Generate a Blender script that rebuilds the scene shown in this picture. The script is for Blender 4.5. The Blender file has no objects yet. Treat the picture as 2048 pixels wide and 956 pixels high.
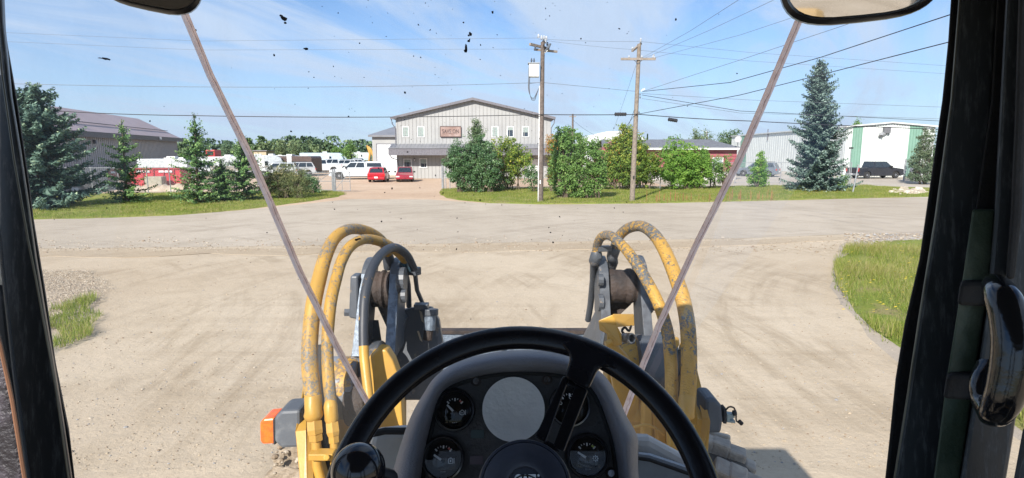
import bpy, bmesh, math, random
import numpy as np
from mathutils import Vector, Matrix
R_ = math.radians
rnd = random.Random(7)

# ---------------------------------------------------------------- camera, world, sun, exposure
F_PX = 1150.0                       # focal length in pixels of a 2048 wide picture
TILT = math.atan(176 / F_PX)
CZ = 3.1
scn = bpy.context.scene
COL = scn.collection
cam_d = bpy.data.cameras.new('camera'); cam = bpy.data.objects.new('camera', cam_d); COL.objects.link(cam)
cam.location = (0, 0, CZ); cam.rotation_euler = (math.pi / 2 - TILT, 0, 0)
cam_d.sensor_width = 36; cam_d.lens = 36 * F_PX / 2048; cam_d.clip_start = 0.02; cam_d.clip_end = 5000
scn.camera = cam
SUN_AZ, SUN_EL = R_(23), R_(34.5)   # azimuth the light travels towards, measured from +Y to +X
sl = bpy.data.lights.new('sun', 'SUN'); sl.energy = 4.2; sl.angle = R_(0.5); sl.color = (1, .94, .86)
sun = bpy.data.objects.new('sun', sl); COL.objects.link(sun)
ldir = Vector((math.sin(SUN_AZ) * math.cos(SUN_EL), math.cos(SUN_AZ) * math.cos(SUN_EL), -math.sin(SUN_EL)))
sun.rotation_euler = ldir.to_track_quat('-Z', 'Y').to_euler()
w = bpy.data.worlds.new('World'); scn.world = w; w.use_nodes = True
nt = w.node_tree; N = nt.nodes; L = nt.links; N.clear()
wo = N.new('ShaderNodeOutputWorld'); bg = N.new('ShaderNodeBackground'); bg.inputs[1].default_value = 0.085
sky = N.new('ShaderNodeTexSky'); sky.sky_type = 'NISHITA'; sky.sun_disc = False
sky.sun_elevation = SUN_EL; sky.sun_rotation = math.atan2(-ldir.x, -ldir.y); sky.altitude = 600; sky.air_density = 1.0; sky.dust_density = 0.3; sky.ozone_density = 3.0
def wm(op, a, b=None, v=None):
    n = N.new('ShaderNodeMath'); n.operation = op
    for k, x in enumerate((a, b, v)):
        if x is None: continue
        if isinstance(x, (int, float)): n.inputs[k].default_value = x
        else: L.new(x, n.inputs[k])
    return n.outputs[0]
tc = N.new('ShaderNodeTexCoord'); sp = N.new('ShaderNodeSeparateXYZ'); L.new(tc.outputs['Generated'], sp.inputs[0])
zz = wm('ADD', wm('MAXIMUM', sp.outputs[2], 0.0), 0.16)
cb = N.new('ShaderNodeCombineXYZ'); L.new(wm('DIVIDE', sp.outputs[0], zz), cb.inputs[0]); L.new(wm('DIVIDE', sp.outputs[1], zz), cb.inputs[1])
mp0 = N.new('ShaderNodeMapping'); mp0.inputs['Rotation'].default_value = (0, 0, R_(32)); L.new(cb.outputs[0], mp0.inputs[0])
mp = N.new('ShaderNodeMapping'); mp.inputs['Scale'].default_value = (1.9, 0.5, 1); mp.inputs['Location'].default_value = (3.4, 1.7, 0)
L.new(mp0.outputs[0], mp.inputs[0])
n1 = N.new('ShaderNodeTexNoise'); n1.inputs['Scale'].default_value = 1.1; n1.inputs['Detail'].default_value = 7; n1.inputs['Roughness'].default_value = .58; n1.inputs['Distortion'].default_value = .7; L.new(mp.outputs[0], n1.inputs[0])
n2 = N.new('ShaderNodeTexNoise'); n2.inputs['Scale'].default_value = .42; n2.inputs['Detail'].default_value = 3; L.new(cb.outputs[0], n2.inputs[0])
r1 = N.new('ShaderNodeMapRange'); r1.interpolation_type = 'SMOOTHSTEP'; r1.inputs[1].default_value = .43; r1.inputs[2].default_value = .60; L.new(wm('ADD', wm('MULTIPLY', n1.outputs[0], .62), wm('MULTIPLY', n2.outputs[0], .42)), r1.inputs[0])
hz = N.new('ShaderNodeMapRange'); hz.inputs[1].default_value = 0.0; hz.inputs[2].default_value = .27; hz.inputs[3].default_value = .8; hz.inputs[4].default_value = 0.0; L.new(sp.outputs[2], hz.inputs[0])
msk = wm('MULTIPLY', r1.outputs[0], .88)
mx = N.new('ShaderNodeMixRGB'); L.new(msk, mx.inputs[0]); sd = N.new('ShaderNodeMixRGB'); sd.blend_type = 'MULTIPLY'; sd.inputs[0].default_value = 1; sd.inputs[2].default_value = (.70, .85, 1.0, 1); L.new(sky.outputs[0], sd.inputs[1]); L.new(sd.outputs[0], mx.inputs[1]); mx.inputs[2].default_value = (4.0, 4.85, 6.1, 1)
mh = N.new('ShaderNodeMixRGB'); L.new(hz.outputs[0], mh.inputs[0]); L.new(mx.outputs[0], mh.inputs[1]); mh.inputs[2].default_value = (3.25, 4.1, 5.5, 1)
L.new(mh.outputs[0], bg.inputs[0]); L.new(bg.outputs[0], wo.inputs[0])
scn.view_settings.view_transform = 'Standard'; scn.view_settings.look = 'None'; scn.view_settings.gamma = 1
scn.view_settings.exposure = 0.93
scn.render.engine = 'CYCLES'
scn.cycles.max_bounces = 6; scn.cycles.transparent_max_bounces = 12; scn.cycles.diffuse_bounces = 3; scn.cycles.glossy_bounces = 3
scn.cycles.caustics_reflective = False; scn.cycles.caustics_refractive = False

# ---------------------------------------------------------------- where things in the photo stand
CAM = Vector((0, 0, CZ)); FW = Vector((0, math.cos(TILT), -math.sin(TILT))); UP = Vector((0, math.sin(TILT), math.cos(TILT))); RT = Vector((1, 0, 0))
def ray(px, py): return FW + RT * ((px - 1024) / F_PX) + UP * ((478 - py) / F_PX)
def cm(px, py, d): return CAM + ray(px, py) * d                   # at axial distance d
def at(px, py, Y): r = ray(px, py); return CAM + r * (Y / r.y)     # at forward distance Y
def gn(px, py, z=0.0): r = ray(px, py); p = CAM + r * ((z - CZ) / r.z); return Vector((p.x, p.y, z))
class Plane:
    def __init__(s, o, lean):                                      # lean: angle of the face's up direction from vertical, forward
        s.o = o; s.x = Vector((1, 0, 0)); s.y = Vector((0, math.sin(lean), math.cos(lean))); s.n = Vector((0, -math.cos(lean), math.sin(lean)))
    def pt(s, px, py, off=0.0):
        r = ray(px, py); o = s.o + s.n * off
        return CAM + r * ((o - CAM).dot(s.n) / r.dot(s.n))

# ---------------------------------------------------------------- materials
def lin(r, g, b): return tuple((c / 255 / 12.92 if c / 255 <= .04045 else ((c / 255 + .055) / 1.055) ** 2.4) for c in (r, g, b)) + (1,)
class NT:
    def __init__(s, name):
        s.m = bpy.data.materials.new(name); s.m.use_nodes = True; s.t = s.m.node_tree; s.n = s.t.nodes; s.l = s.t.links
        s.b = s.n['Principled BSDF']; s.out = s.n['Material Output']
    def new(s, k, **kw):
        n = s.n.new('ShaderNode' + k)
        for a, v in kw.items(): setattr(n, a, v)
        return n
    def math(s, op, a, b=None):
        n = s.new('Math', operation=op)
        for k, x in enumerate((a, b)):
            if x is None: continue
            if isinstance(x, (int, float)): n.inputs[k].default_value = x
            else: s.l.new(x, n.inputs[k])
        return n.outputs[0]
    def pos(s, kind='pos'):
        if kind == 'pos': return s.new('NewGeometry').outputs['Position']
        return s.new('TexCoord').outputs['Object']
    def noise(s, scale, detail=5, rough=.55, co=None, stretch=None, dist=0):
        co = co or s.pos()
        if stretch:
            mp = s.new('Mapping'); mp.inputs['Scale'].default_value = stretch; s.l.new(co, mp.inputs[0]); co = mp.outputs[0]
        n = s.new('TexNoise'); n.inputs['Scale'].default_value = scale; n.inputs['Detail'].default_value = detail; n.inputs['Roughness'].default_value = rough; n.inputs['Distortion'].default_value = dist
        s.l.new(co, n.inputs[0]); return n.outputs[0]
    def ramp(s, f, a, b, ca=0.0, cb=1.0):
        n = s.new('MapRange', interpolation_type='SMOOTHSTEP'); n.inputs[1].default_value = a; n.inputs[2].default_value = b; n.inputs[3].default_value = ca; n.inputs[4].default_value = cb
        s.l.new(f, n.inputs[0]); return n.outputs[0]
    def mix(s, f, a, b):
        n = s.new('MixRGB')
        for k, x in enumerate((f, a, b)):
            if isinstance(x, (int, float)): n.inputs[k].default_value = x
            elif isinstance(x, tuple): n.inputs[k].default_value = x
            else: s.l.new(x, n.inputs[k])
        return n.outputs[0]
    def bump(s, h, st=.3, d=.01, prev=None):
        n = s.new('Bump'); n.inputs['Strength'].default_value = st; n.inputs['Distance'].default_value = d; s.l.new(h, n.inputs['Height'])
        if prev: s.l.new(prev, n.inputs['Normal'])
        s.l.new(n.outputs[0], s.b.inputs['Normal']); return n.outputs[0]
    def col(s, c):
        if isinstance(c, tuple): s.b.inputs['Base Color'].default_value = c
        else: s.l.new(c, s.b.inputs['Base Color'])
    def set(s, rough=None, metal=None, spec=None, coat=None):
        for k, v in (('Roughness', rough), ('Metallic', metal), ('Specular IOR Level', spec), ('Coat Weight', coat)):
            if v is None: continue
            if isinstance(v, (int, float)): s.b.inputs[k].default_value = v
            else: s.l.new(v, s.b.inputs[k])
MATS = {}
def pm(name, c, c2=None, scale=6, rough=.6, metal=0, bump=0, bscale=40, amount=1.0, spec=.5, lo=.4, hi=.62, coat=0):
    if name in MATS: return MATS[name]
    t = NT(name); co = t.pos()
    if c2 is None: c2 = tuple(x * .8 for x in c[:3]) + (1,)
    t.col(t.mix(t.ramp(t.noise(scale, co=co), lo, hi, 0, amount), c, c2)); t.set(rough=rough, metal=metal, spec=spec, coat=coat)
    if bump: t.bump(t.noise(bscale, 4, co=co), bump, .01)
    MATS[name] = t.m; return t.m

def make_ground(name, base, dark, pale, tracks=True, speck=1.0):
    t = NT(name); co = t.pos()
    big = t.noise(.11, 4, .6, co); mid = t.noise(.9, 6, .65, co, dist=.4); fine = t.noise(22, 6, .75, co); grit = t.noise(110, 3, .7, co)
    c = t.mix(t.ramp(big, .3, .7), base, pale)
    c = t.mix(t.ramp(mid, .48, .75, 0, .38), c, dark)
    c = t.mix(t.ramp(fine, .4, .8, 0, .35), c, dark)
    if tracks:
        s = t.new('SeparateXYZ'); t.l.new(co, s.inputs[0])
        for (cx, cy, f, amt, th) in ((-19, 6.0, 2.6, .48, .56), (15.5, 7.5, 2.4, .48, .55), (0, 300, 1.5, .28, .57)):   # turning circles worn by tyres
            dx = t.math('SUBTRACT', s.outputs[0], cx); dy = t.math('SUBTRACT', s.outputs[1], cy)
            rr = t.math('SQRT', t.math('ADD', t.math('MULTIPLY', dx, dx), t.math('MULTIPLY', dy, dy)))
            cbn = t.new('CombineXYZ'); t.l.new(rr, cbn.inputs[0]); t.l.new(t.math('MULTIPLY', t.math('ARCTAN2', dy, dx), 1.2), cbn.inputs[1])
            ns = t.noise(f, 5, .7, cbn.outputs[0])
            c = t.mix(t.math('MULTIPLY', t.ramp(ns, th - .1, th + .12, 0, amt), t.ramp(t.noise(.35, 2, .5, co), .4, .6)), c, dark)
            c = t.mix(t.math('MULTIPLY', t.ramp(ns, .46, .3, 0, amt), t.ramp(t.noise(.3, 2, .5, co), .45, .6)), c, pale)
    vo = t.new('TexVoronoi'); vo.inputs['Scale'].default_value = 16; t.l.new(co, vo.inputs[0])
    sel = t.math('MULTIPLY', t.ramp(vo.outputs[0], .16, .09), t.ramp(t.noise(1.7, 3, .6, co), .5, .62))
    c = t.mix(t.math('MULTIPLY', sel, .55 * speck), c, tuple(x * .45 for x in base[:3]) + (1,))
    vo2 = t.new('TexVoronoi'); vo2.inputs['Scale'].default_value = 9; t.l.new(co, vo2.inputs[0])
    c = t.mix(t.math('MULTIPLY', t.math('MULTIPLY', t.ramp(vo2.outputs[0], .07, .04), t.ramp(t.noise(.8, 3, .6, co), .52, .62)), .4 * speck), c, (.56, .50, .42, 1))
    t.col(c); t.set(rough=.95, spec=.15)
    b = t.bump(t.noise(3.2, 5, .7, co), .5, .05); t.bump(t.math('ADD', fine, t.math('MULTIPLY', grit, .5)), .55, .018, b)
    return t.m
M_road = make_ground('dusty_asphalt', (.40, .345, .275, 1), (.29, .245, .19, 1), (.47, .41, .335, 1))
M_dust = make_ground('compacted_dust', (.43, .35, .255, 1), (.27, .21, .14, 1), (.52, .44, .335, 1))
M_yard = make_ground('sandy_yard', (.47, .34, .24, 1), (.33, .23, .16, 1), (.55, .42, .31, 1), tracks=False)
M_gravel = make_ground('loose_gravel', (.36, .30, .24, 1), (.18, .15, .12, 1), (.46, .41, .35, 1), tracks=False, speck=1.6)
M_field = pm('far_field', (.10, .13, .05, 1), (.22, .20, .10, 1), .05, .95, lo=.3, hi=.7)
def make_turf():
    t = NT('turf'); co = t.pos()
    c = t.mix(t.ramp(t.noise(.35, 5, .65, co), .38, .64), (.20, .25, .045, 1), (.31, .31, .085, 1))
    c = t.mix(t.ramp(t.noise(.9, 5, .7, co), .48, .66, 0, .8), c, (.34, .265, .14, 1))
    c = t.mix(t.ramp(t.noise(25, 5, .7, co), .3, .7, 0, .45), c, (.08, .11, .025, 1))
    t.col(c); t.set(rough=1, spec=.1); t.bump(t.noise(30, 4, .7, co), .8, .05); return t.m
M_turf = make_turf()
def leafmat(name, cols, trans=.35, rough=.6, att='tone', spec=.3):
    """cols: list of (position, colour) over a per-leaf tone value"""
    t = NT(name); a = t.new('Attribute'); a.attribute_name = att
    cr = t.new('ValToRGB'); e = cr.color_ramp.elements
    e[0].position, e[0].color = cols[0]; e[1].position, e[1].color = cols[-1]
    for p, c in cols[1:-1]:
        k = e.new(p); k.color = c
    t.l.new(a.outputs['Fac'], cr.inputs[0])
    t.col(cr.outputs[0]); t.set(rough=rough, spec=spec)
    if trans:
        tr = t.new('BsdfTranslucent'); t.l.new(cr.outputs[0], tr.inputs[0]); ms = t.new('MixShader'); ms.inputs[0].default_value = trans
        t.l.new(t.b.outputs[0], ms.inputs[1]); t.l.new(tr.outputs[0], ms.inputs[2]); t.l.new(ms.outputs[0], t.out.inputs[0])
    return t.m
def flaked(name, paint, under, edge, scale, th, wave=0, rough=.5):
    """paint flaking off to what is under it"""
    t = NT(name); co = t.pos()
    f = t.ramp(t.noise(scale, 8, .72, co, dist=.6), th, th + .03)
    pat = t.ramp(t.noise(5, 3, .5, co), .38, .6, -.05, .10)
    f = t.ramp(t.math('ADD', t.noise(scale, 8, .72, co, dist=.6), pat), th, th + .025)
    c = t.mix(t.ramp(t.noise(9, 5, .6, co), .35, .7, 0, .6), paint, tuple(x * .72 for x in paint[:3]) + (1,))
    c = t.mix(f, c, t.mix(t.ramp(t.noise(60, 4, .6, co), .4, .6), under, edge))
    t.col(c); t.set(rough=rough); h = f
    b = t.bump(t.math('MULTIPLY', f, -1), .6, .003)
    if wave:
        wv = t.new('TexWave'); wv.bands_direction = 'DIAGONAL'; wv.inputs['Scale'].default_value = wave; wv.inputs['Distortion'].default_value = 6; wv.inputs['Detail'].default_value = 3; wv.inputs['Detail Scale'].default_value = 2.5
        t.l.new(co, wv.inputs[0]); t.bump(t.ramp(wv.outputs[1], .0, .35), .8, .004, b)
    return t.m
YEL = (.50, .285, .05, 1); YEL2 = (.52, .30, .06, 1)
M_yellow = pm('yellow_machine_paint', YEL, (.41, .235, .05, 1), 7, .42, bump=.08, bscale=70, lo=.35, hi=.7)
M_yellow_worn = flaked('worn_yellow_paint', YEL, (.07, .075, .085, 1), (.25, .2, .13, 1), 8, .60)
M_hose = flaked('flaking_yellow_hose', YEL2, (.15, .155, .15, 1), (.22, .21, .19, 1), 95, .575, 55)
M_hose2 = flaked('flaking_hose_right', YEL2, (.09, .105, .115, 1), (.15, .155, .155, 1), 72, .555, 40)
M_hose_black = flaked('black_hose_yellow_flakes', (.035, .04, .05, 1), YEL2, YEL, 14, .66, 0, .5)
M_blacksteel = flaked('black_steel_paint', (.075, .085, .10, 1), (.20, .165, .13, 1), (.12, .13, .15, 1), 14, .655, 0, .42)
M_edgesteel = pm('blue_grey_steel_edge', (.17, .21, .26, 1), (.10, .125, .16, 1), 30, .4, .25, .3, 160)
M_rust = pm('rusty_greasy_steel', (.06, .042, .034, 1), (.025, .02, .019, 1), 9, .75, 0, .7, 60, lo=.3, hi=.7)
M_blackpl = pm('black_plastic', (.012, .012, .014, 1), (.018, .018, .02, 1), 20, .28, bump=.04, bscale=300, spec=.5)
M_rim = pm('black_wheel_plastic', (.006, .006, .0075, 1), (.010, .010, .013, 1), 12, .27, bump=.03, bscale=150, spec=.34)
M_knob = pm('glossy_black_knob', (.008, .008, .010, 1), (.012, .012, .015, 1), 12, .12, spec=.6)
M_blackm = pm('matte_black_rubber', (.012, .012, .013, 1), (.02, .02, .02, 1), 20, .75, bump=.2, bscale=120)
def make_pillar():
    t = NT('scuffed_black_pillar'); co = t.pos()
    streak = t.noise(16, 6, .75, co, stretch=(9, 9, .45)); sc = t.noise(60, 5, .8, co, stretch=(2, 2, .35))
    c = t.mix(t.ramp(streak, .48, .72, 0, .7), (.055, .062, .068, 1), (.20, .22, .235, 1))
    c = t.mix(t.ramp(sc, .66, .78, 0, .45), c, (.09, .10, .11, 1)); t.set(spec=.28)
    t.col(c); t.set(rough=t.ramp(streak, .4, .7, .32, .6)); t.bump(t.noise(90, 3, .6, co), .15, .002); return t.m
M_pillar = make_pillar()
M_pillar2 = pm('green_black_door_strip', (.045, .07, .045, 1), (.11, .14, .10, 1), 9, .5, bump=.2, bscale=90, lo=.45, hi=.7)
M_panel = pm('scuffed_dash_panel', (.036, .035, .036, 1), (.12, .112, .108, 1), 11, .58, bump=.25, bscale=190, lo=.42, hi=.75)
M_cowl = pm('grey_dash_plastic', (.195, .20, .23, 1), (.26, .26, .285, 1), 6, .55, bump=.35, bscale=420, lo=.35, hi=.7)
M_disc = pm('scratched_aluminium', (.82, .81, .78, 1), (.68, .68, .67, 1), 14, .5, .15, .2, 120, lo=.3, hi=.7)
M_chrome = pm('bezel_metal', (.10, .10, .11, 1), (.2, .2, .2, 1), 30, .22, .8)
M_dial = pm('gauge_dial_black', (.004, .004, .005, 1), rough=.6, spec=.08)
M_white = pm('white_marking', (.75, .78, .80, 1), rough=.5)
M_red = pm('red_marking', (.62, .12, .08, 1), rough=.5)
M_lime = pm('lime_marking', (.55, .62, .08, 1), rough=.5)
def make_bead(name, c, c2):
    t = NT(name); k = t.mix(t.ramp(t.noise(70, 4, .6), .35, .65), c, c2); t.col(k); t.set(rough=.6)
    tr = t.new('BsdfTranslucent'); t.l.new(k, tr.inputs[0]); ms = t.new('MixShader'); ms.inputs[0].default_value = 1.0; t.l.new(t.b.outputs[0], ms.inputs[1]); t.l.new(tr.outputs[0], ms.inputs[2]); t.l.new(ms.outputs[0], t.out.inputs[0]); return t.m
M_bead = make_bead('polyurethane_seam', (1, .86, .80, 1), (.90, .72, .66, 1))
M_bead2 = make_bead('seam_edge_brown', (.80, .64, .58, 1), (.45, .33, .28, 1))
M_bug = pm('dried_mud_speck', (.008, .008, .012, 1), rough=.8)
M_tyre = pm('dusty_tyre', (.26, .24, .215, 1), (.38, .35, .30, 1), 9, .9, 0, .6, 60, lo=.35, hi=.65)
M_mud = pm('dried_mud', (.20, .155, .105, 1), (.33, .27, .2, 1), 14, .95, 0, 1, 50, lo=.35, hi=.65)
M_lampgrey = pm('signal_housing_grey', (.085, .095, .11, 1), (.15, .16, .17, 1), 14, .55, 0, .1, 100, lo=.5, hi=.75)
M_amber = pm('amber_lens', (.80, .16, .02, 1), (.70, .12, .02, 1), 40, .18, spec=.6)
M_creampl = pm('cab_front_ledge_plastic', (.60, .58, .54, 1), (.5, .48, .45, 1), 9, .55, 0, .15, 120)
M_ledge2 = pm('cab_front_ledge_grey', (.30, .34, .38, 1), (.24, .27, .31, 1), 9, .5, 0, .15, 120)
def make_glass(name, tint=(1, 1, 1, 1), gloss=.05, dirt=.012):
    t = NT(name); tr = t.new('BsdfTransparent'); tr.inputs[0].default_value = tint
    gl = t.new('BsdfGlossy'); gl.inputs['Roughness'].default_value = .02; gl.inputs[0].default_value = (1, 1, 1, 1)
    df = t.new('BsdfDiffuse'); df.inputs[0].default_value = (.75, .72, .66, 1)
    lw = t.new('LayerWeight'); lw.inputs[0].default_value = .18
    m1 = t.new('MixShader'); t.l.new(t.math('MINIMUM', t.math('MULTIPLY', lw.outputs['Fresnel'], gloss / .05), gloss * 1.3), m1.inputs[0]); t.l.new(tr.outputs[0], m1.inputs[1]); t.l.new(gl.outputs[0], m1.inputs[2])
    m2 = t.new('MixShader'); co = t.pos()
    t.l.new(t.ramp(t.noise(5, 6, .7, co, stretch=(1.6, 1, .7)), .35, .8, dirt * .4, dirt * 3.2), m2.inputs[0]); t.l.new(m1.outputs[0], m2.inputs[1]); t.l.new(df.outputs[0], m2.inputs[2])
    t.l.new(m2.outputs[0], t.out.inputs[0]); return t.m
M_glass = make_glass('dusty_windshield_glass', dirt=.03)
M_mirror = pm('mirror_glass', (.8, .8, .8, 1), (.78, .78, .78, 1), 5, .03, 1.0)
def make_cargl():
    t = NT('vehicle_glass'); t.col((.02, .03, .04, 1)); t.set(rough=.06, spec=.8); return t.m
M_cargl = make_cargl()
M_gauge_glass = make_glass('gauge_glass', gloss=.10, dirt=.0)

# ---------------------------------------------------------------- mesh builder
class MB:
    def __init__(s): s.v = []; s.f = []; s.mi = []; s.mats = []; s.cur = 0
    def m(s, mat):
        if mat not in s.mats: s.mats.append(mat)
        s.cur = s.mats.index(mat); return s
    def add(s, vs, fs):
        o = len(s.v); s.v += [tuple(v) for v in vs]; s.f += [tuple(i + o for i in f) for f in fs]; s.mi += [s.cur] * len(fs); return s
    def box(s, c, d, rot=0.0, ax=None):
        """centre, full sizes, rotation about z, or axes (x,y,z vectors)"""
        c = Vector(c)
        if ax is None: ax = (Vector((math.cos(rot), math.sin(rot), 0)), Vector((-math.sin(rot), math.cos(rot), 0)), Vector((0, 0, 1)))
        vs = [c + ax[0] * (d[0] / 2 * i) + ax[1] * (d[1] / 2 * j) + ax[2] * (d[2] / 2 * k) for i in (-1, 1) for j in (-1, 1) for k in (-1, 1)]
        return s.add(vs, [(0, 1, 3, 2), (4, 6, 7, 5), (0, 4, 5, 1), (2, 3, 7, 6), (0, 2, 6, 4), (1, 5, 7, 3)])
    def quad(s, a, b, c, d): return s.add([a, b, c, d], [(0, 1, 2, 3)])
    def prism(s, a, b):
        """two matching loops of points"""
        n = len(a)
        return s.add(list(a) + list(b), [tuple(range(n - 1, -1, -1)), tuple(range(n, 2 * n))] + [(i, (i + 1) % n, n + (i + 1) % n, n + i) for i in range(n)])
    def ext(s, a, d): d = Vector(d); return s.prism(a, [Vector(p) + d for p in a])
    def tube(s, pts, r, n=10, caps=True, smooth=0):
        pts = [Vector(p) for p in pts]; rs = [r] * len(pts) if isinstance(r, (int, float)) else list(r)
        if smooth:
            q = []; qr = []
            for i in range(len(pts) - 1):
                p0 = pts[max(i - 1, 0)]; p1 = pts[i]; p2 = pts[i + 1]; p3 = pts[min(i + 2, len(pts) - 1)]
                for k in range(smooth):
                    t = k / smooth
                    q.append(.5 * ((2 * p1) + (p2 - p0) * t + (2 * p0 - 5 * p1 + 4 * p2 - p3) * t * t + (3 * p1 - p0 - 3 * p2 + p3) * t ** 3)); qr.append(rs[i] * (1 - t) + rs[i + 1] * t)
            q.append(pts[-1]); qr.append(rs[-1]); pts, rs = q, qr
        o = []; up = None
        for i, p in enumerate(pts):
            d = (pts[min(i + 1, len(pts) - 1)] - pts[max(i - 1, 0)]).normalized()
            if up is None: up = d.orthogonal().normalized()
            up = (up - d * up.dot(d)).normalized(); b = d.cross(up)
            for k in range(n):
                a = 2 * math.pi * k / n; o.append(p + (up * math.cos(a) + b * math.sin(a)) * rs[i])
        fs = [(i * n + k, i * n + (k + 1) % n, (i + 1) * n + (k + 1) % n, (i + 1) * n + k) for i in range(len(pts) - 1) for k in range(n)]
        if caps: fs += [tuple(range(n - 1, -1, -1)), tuple((len(pts) - 1) * n + k for k in range(n))]
        return s.add(o, fs)
    def lathe(s, c, axis, prof, n=32, closed=False):
        """prof: (radius, height along axis)"""
        c = Vector(c); ax = Vector(axis).normalized(); u = ax.orthogonal().normalized(); v = ax.cross(u)
        o = [c + ax * h + (u * math.cos(2 * math.pi * k / n) + v * math.sin(2 * math.pi * k / n)) * r for r, h in prof for k in range(n)]
        m = len(prof); rng = m if closed else m - 1
        fs = [(i * n + k, i * n + (k + 1) % n, ((i + 1) % m) * n + (k + 1) % n, ((i + 1) % m) * n + k) for i in range(rng) for k in range(n)]
        if not closed:
            if prof[0][0] > 1e-6: fs.append(tuple(range(n - 1, -1, -1)))
            if prof[-1][0] > 1e-6: fs.append(tuple((m - 1) * n + k for k in range(n)))
        return s.add(o, fs)
    def sphere(s, c, r, n=20, ax=(0, 0, 1), sq=1.0):
        return s.lathe(c, ax, [(max(r * math.sin(math.pi * i / 12), 1e-7), -r * sq * math.cos(math.pi * i / 12)) for i in range(13)], n)
    def build(s, name, parent=None, smooth=False, bevel=0, seg=2, tone=None):
        me = bpy.data.meshes.new(name); off = Vector((0, 0, 0))
        if parent is not None: off = ORG.get(parent.name, Vector((0, 0, 0)))
        a = np.array(s.v, dtype=np.float64).reshape(-1, 3) - np.array(off)
        me.from_pydata(a.tolist(), [], s.f); 
        for m in s.mats: me.materials.append(m)
        me.polygons.foreach_set('material_index', s.mi)
        if tone is not None:
            at_ = me.attributes.new('tone', 'FLOAT', 'FACE'); at_.data.foreach_set('value', tone)
        bm = bmesh.new(); bm.from_mesh(me)
        if tone is None:
            bmesh.ops.recalc_face_normals(bm, faces=bm.faces)
            big = [f for f in bm.faces if len(f.verts) > 4]
            if big: bmesh.ops.triangulate(bm, faces=big) if not bevel else None
        bm.to_mesh(me); bm.free()
        if smooth: 
            me.polygons.foreach_set('use_smooth', [True] * len(me.polygons)); me.set_sharp_from_angle(angle=R_(40))
        o = bpy.data.objects.new(name, me); COL.objects.link(o)
        if bevel:
            b = o.modifiers.new('b', 'BEVEL'); b.width = bevel; b.segments = seg; b.limit_method = 'ANGLE'; b.angle_limit = R_(35)
        if parent is not None: o.parent = parent; ORG[o.name] = off
        return o
ORG = {}
def thing(name, label, cat, loc=(0, 0, 0), group=None, rotz=0.0):
    o = bpy.data.objects.new(name, None); COL.objects.link(o); o.location = loc; o.rotation_euler = (0, 0, rotz); o.empty_display_size = .2
    o['label'] = label; o['category'] = cat
    if group: o['group'] = group
    ORG[o.name] = Vector(loc) if rotz == 0 and True else Vector((0, 0, 0))
    return o
def local_thing(name, label, cat, loc, rotz, group=None):
    o = thing(name, label, cat, loc, group, rotz); ORG[o.name] = Vector((0, 0, 0)); return o
def tag(o, label, cat, group=None):
    o['label'] = label; o['category'] = cat
    if group: o['group'] = group
    return o
def struct(o): o['kind'] = 'structure'; return o
def stuff(o): o['kind'] = 'stuff'; return o
def copy_tree(o, parent=None):
    c = o.copy(); COL.objects.link(c)
    if parent is not None: c.parent = parent
    for ch in list(o.children): copy_tree(ch, c)
    return c
def leaves_mesh(name, C, Nn, S, Asp, mat, parent, tone, shape='quad'):
    """many small leaf faces: centres, normals, sizes, aspect"""
    n = len(C); rg = np.random.default_rng(len(C))
    Nn = Nn / np.linalg.norm(Nn, axis=1, keepdims=True)
    t = rg.normal(size=(n, 3)); t -= (t * Nn).sum(1, keepdims=True) * Nn; t /= np.linalg.norm(t, axis=1, keepdims=True); b = np.cross(Nn, t)
    h = (S / 2)[:, None]; wd = (S * Asp / 2)[:, None]
    if shape == 'quad': V = np.stack([C - t * h, C + b * wd, C + t * h, C - b * wd], 1)
    me = bpy.data.meshes.new(name); off = np.array(ORG.get(parent.name, Vector((0, 0, 0)))) if parent is not None else np.zeros(3)
    V = (V.reshape(-1, 3) - off).astype(np.float32)
    quads(me, V, n); me.materials.append(mat)
    a = me.attributes.new('tone', 'FLOAT', 'FACE'); a.data.foreach_set('value', np.clip(tone, 0, 1).astype(np.float32))
    o = bpy.data.objects.new(name, me); COL.objects.link(o)
    if parent is not None: o.parent = parent
    return o
def quads(me, V, n):
    me.vertices.add(4 * n); me.vertices.foreach_set('co', V.ravel()); me.loops.add(4 * n); me.loops.foreach_set('vertex_index', np.arange(4 * n, dtype=np.int32))
    me.polygons.add(n); me.polygons.foreach_set('loop_start', np.arange(0, 4 * n, 4, dtype=np.int32)); me.polygons.foreach_set('loop_total', np.full(n, 4, dtype=np.int32)); me.update(calc_edges=True)
# ---------------------------------------------------------------- the ground
def sheet(name, pts, mat, z, sub=0):
    b = MB().m(mat); b.add([(p[0], p[1], z) for p in pts], [tuple(range(len(pts)))]); o = b.build(name)
    if o.data.polygons[0].normal.z < 0: o.data.flip_normals()
    return struct(o)
sheet('ground', [(-900, -300), (900, -300), (900, 1500), (-900, 1500)], M_field, -.02)
def G(px, py): p = gn(px, py); return (p.x, p.y)
sheet('yard_left', [(-75, 24), (-12, 30), (14, 36), (14, 130), (-75, 150)], M_yard, -.008)
sheet('yard_right', [(14, 34), (90, 38), (90, 140), (14, 130)], make_ground('right_yard', (.40, .35, .29, 1), (.28, .24, .2, 1), (.46, .42, .36, 1), tracks=False), -.008)
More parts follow.
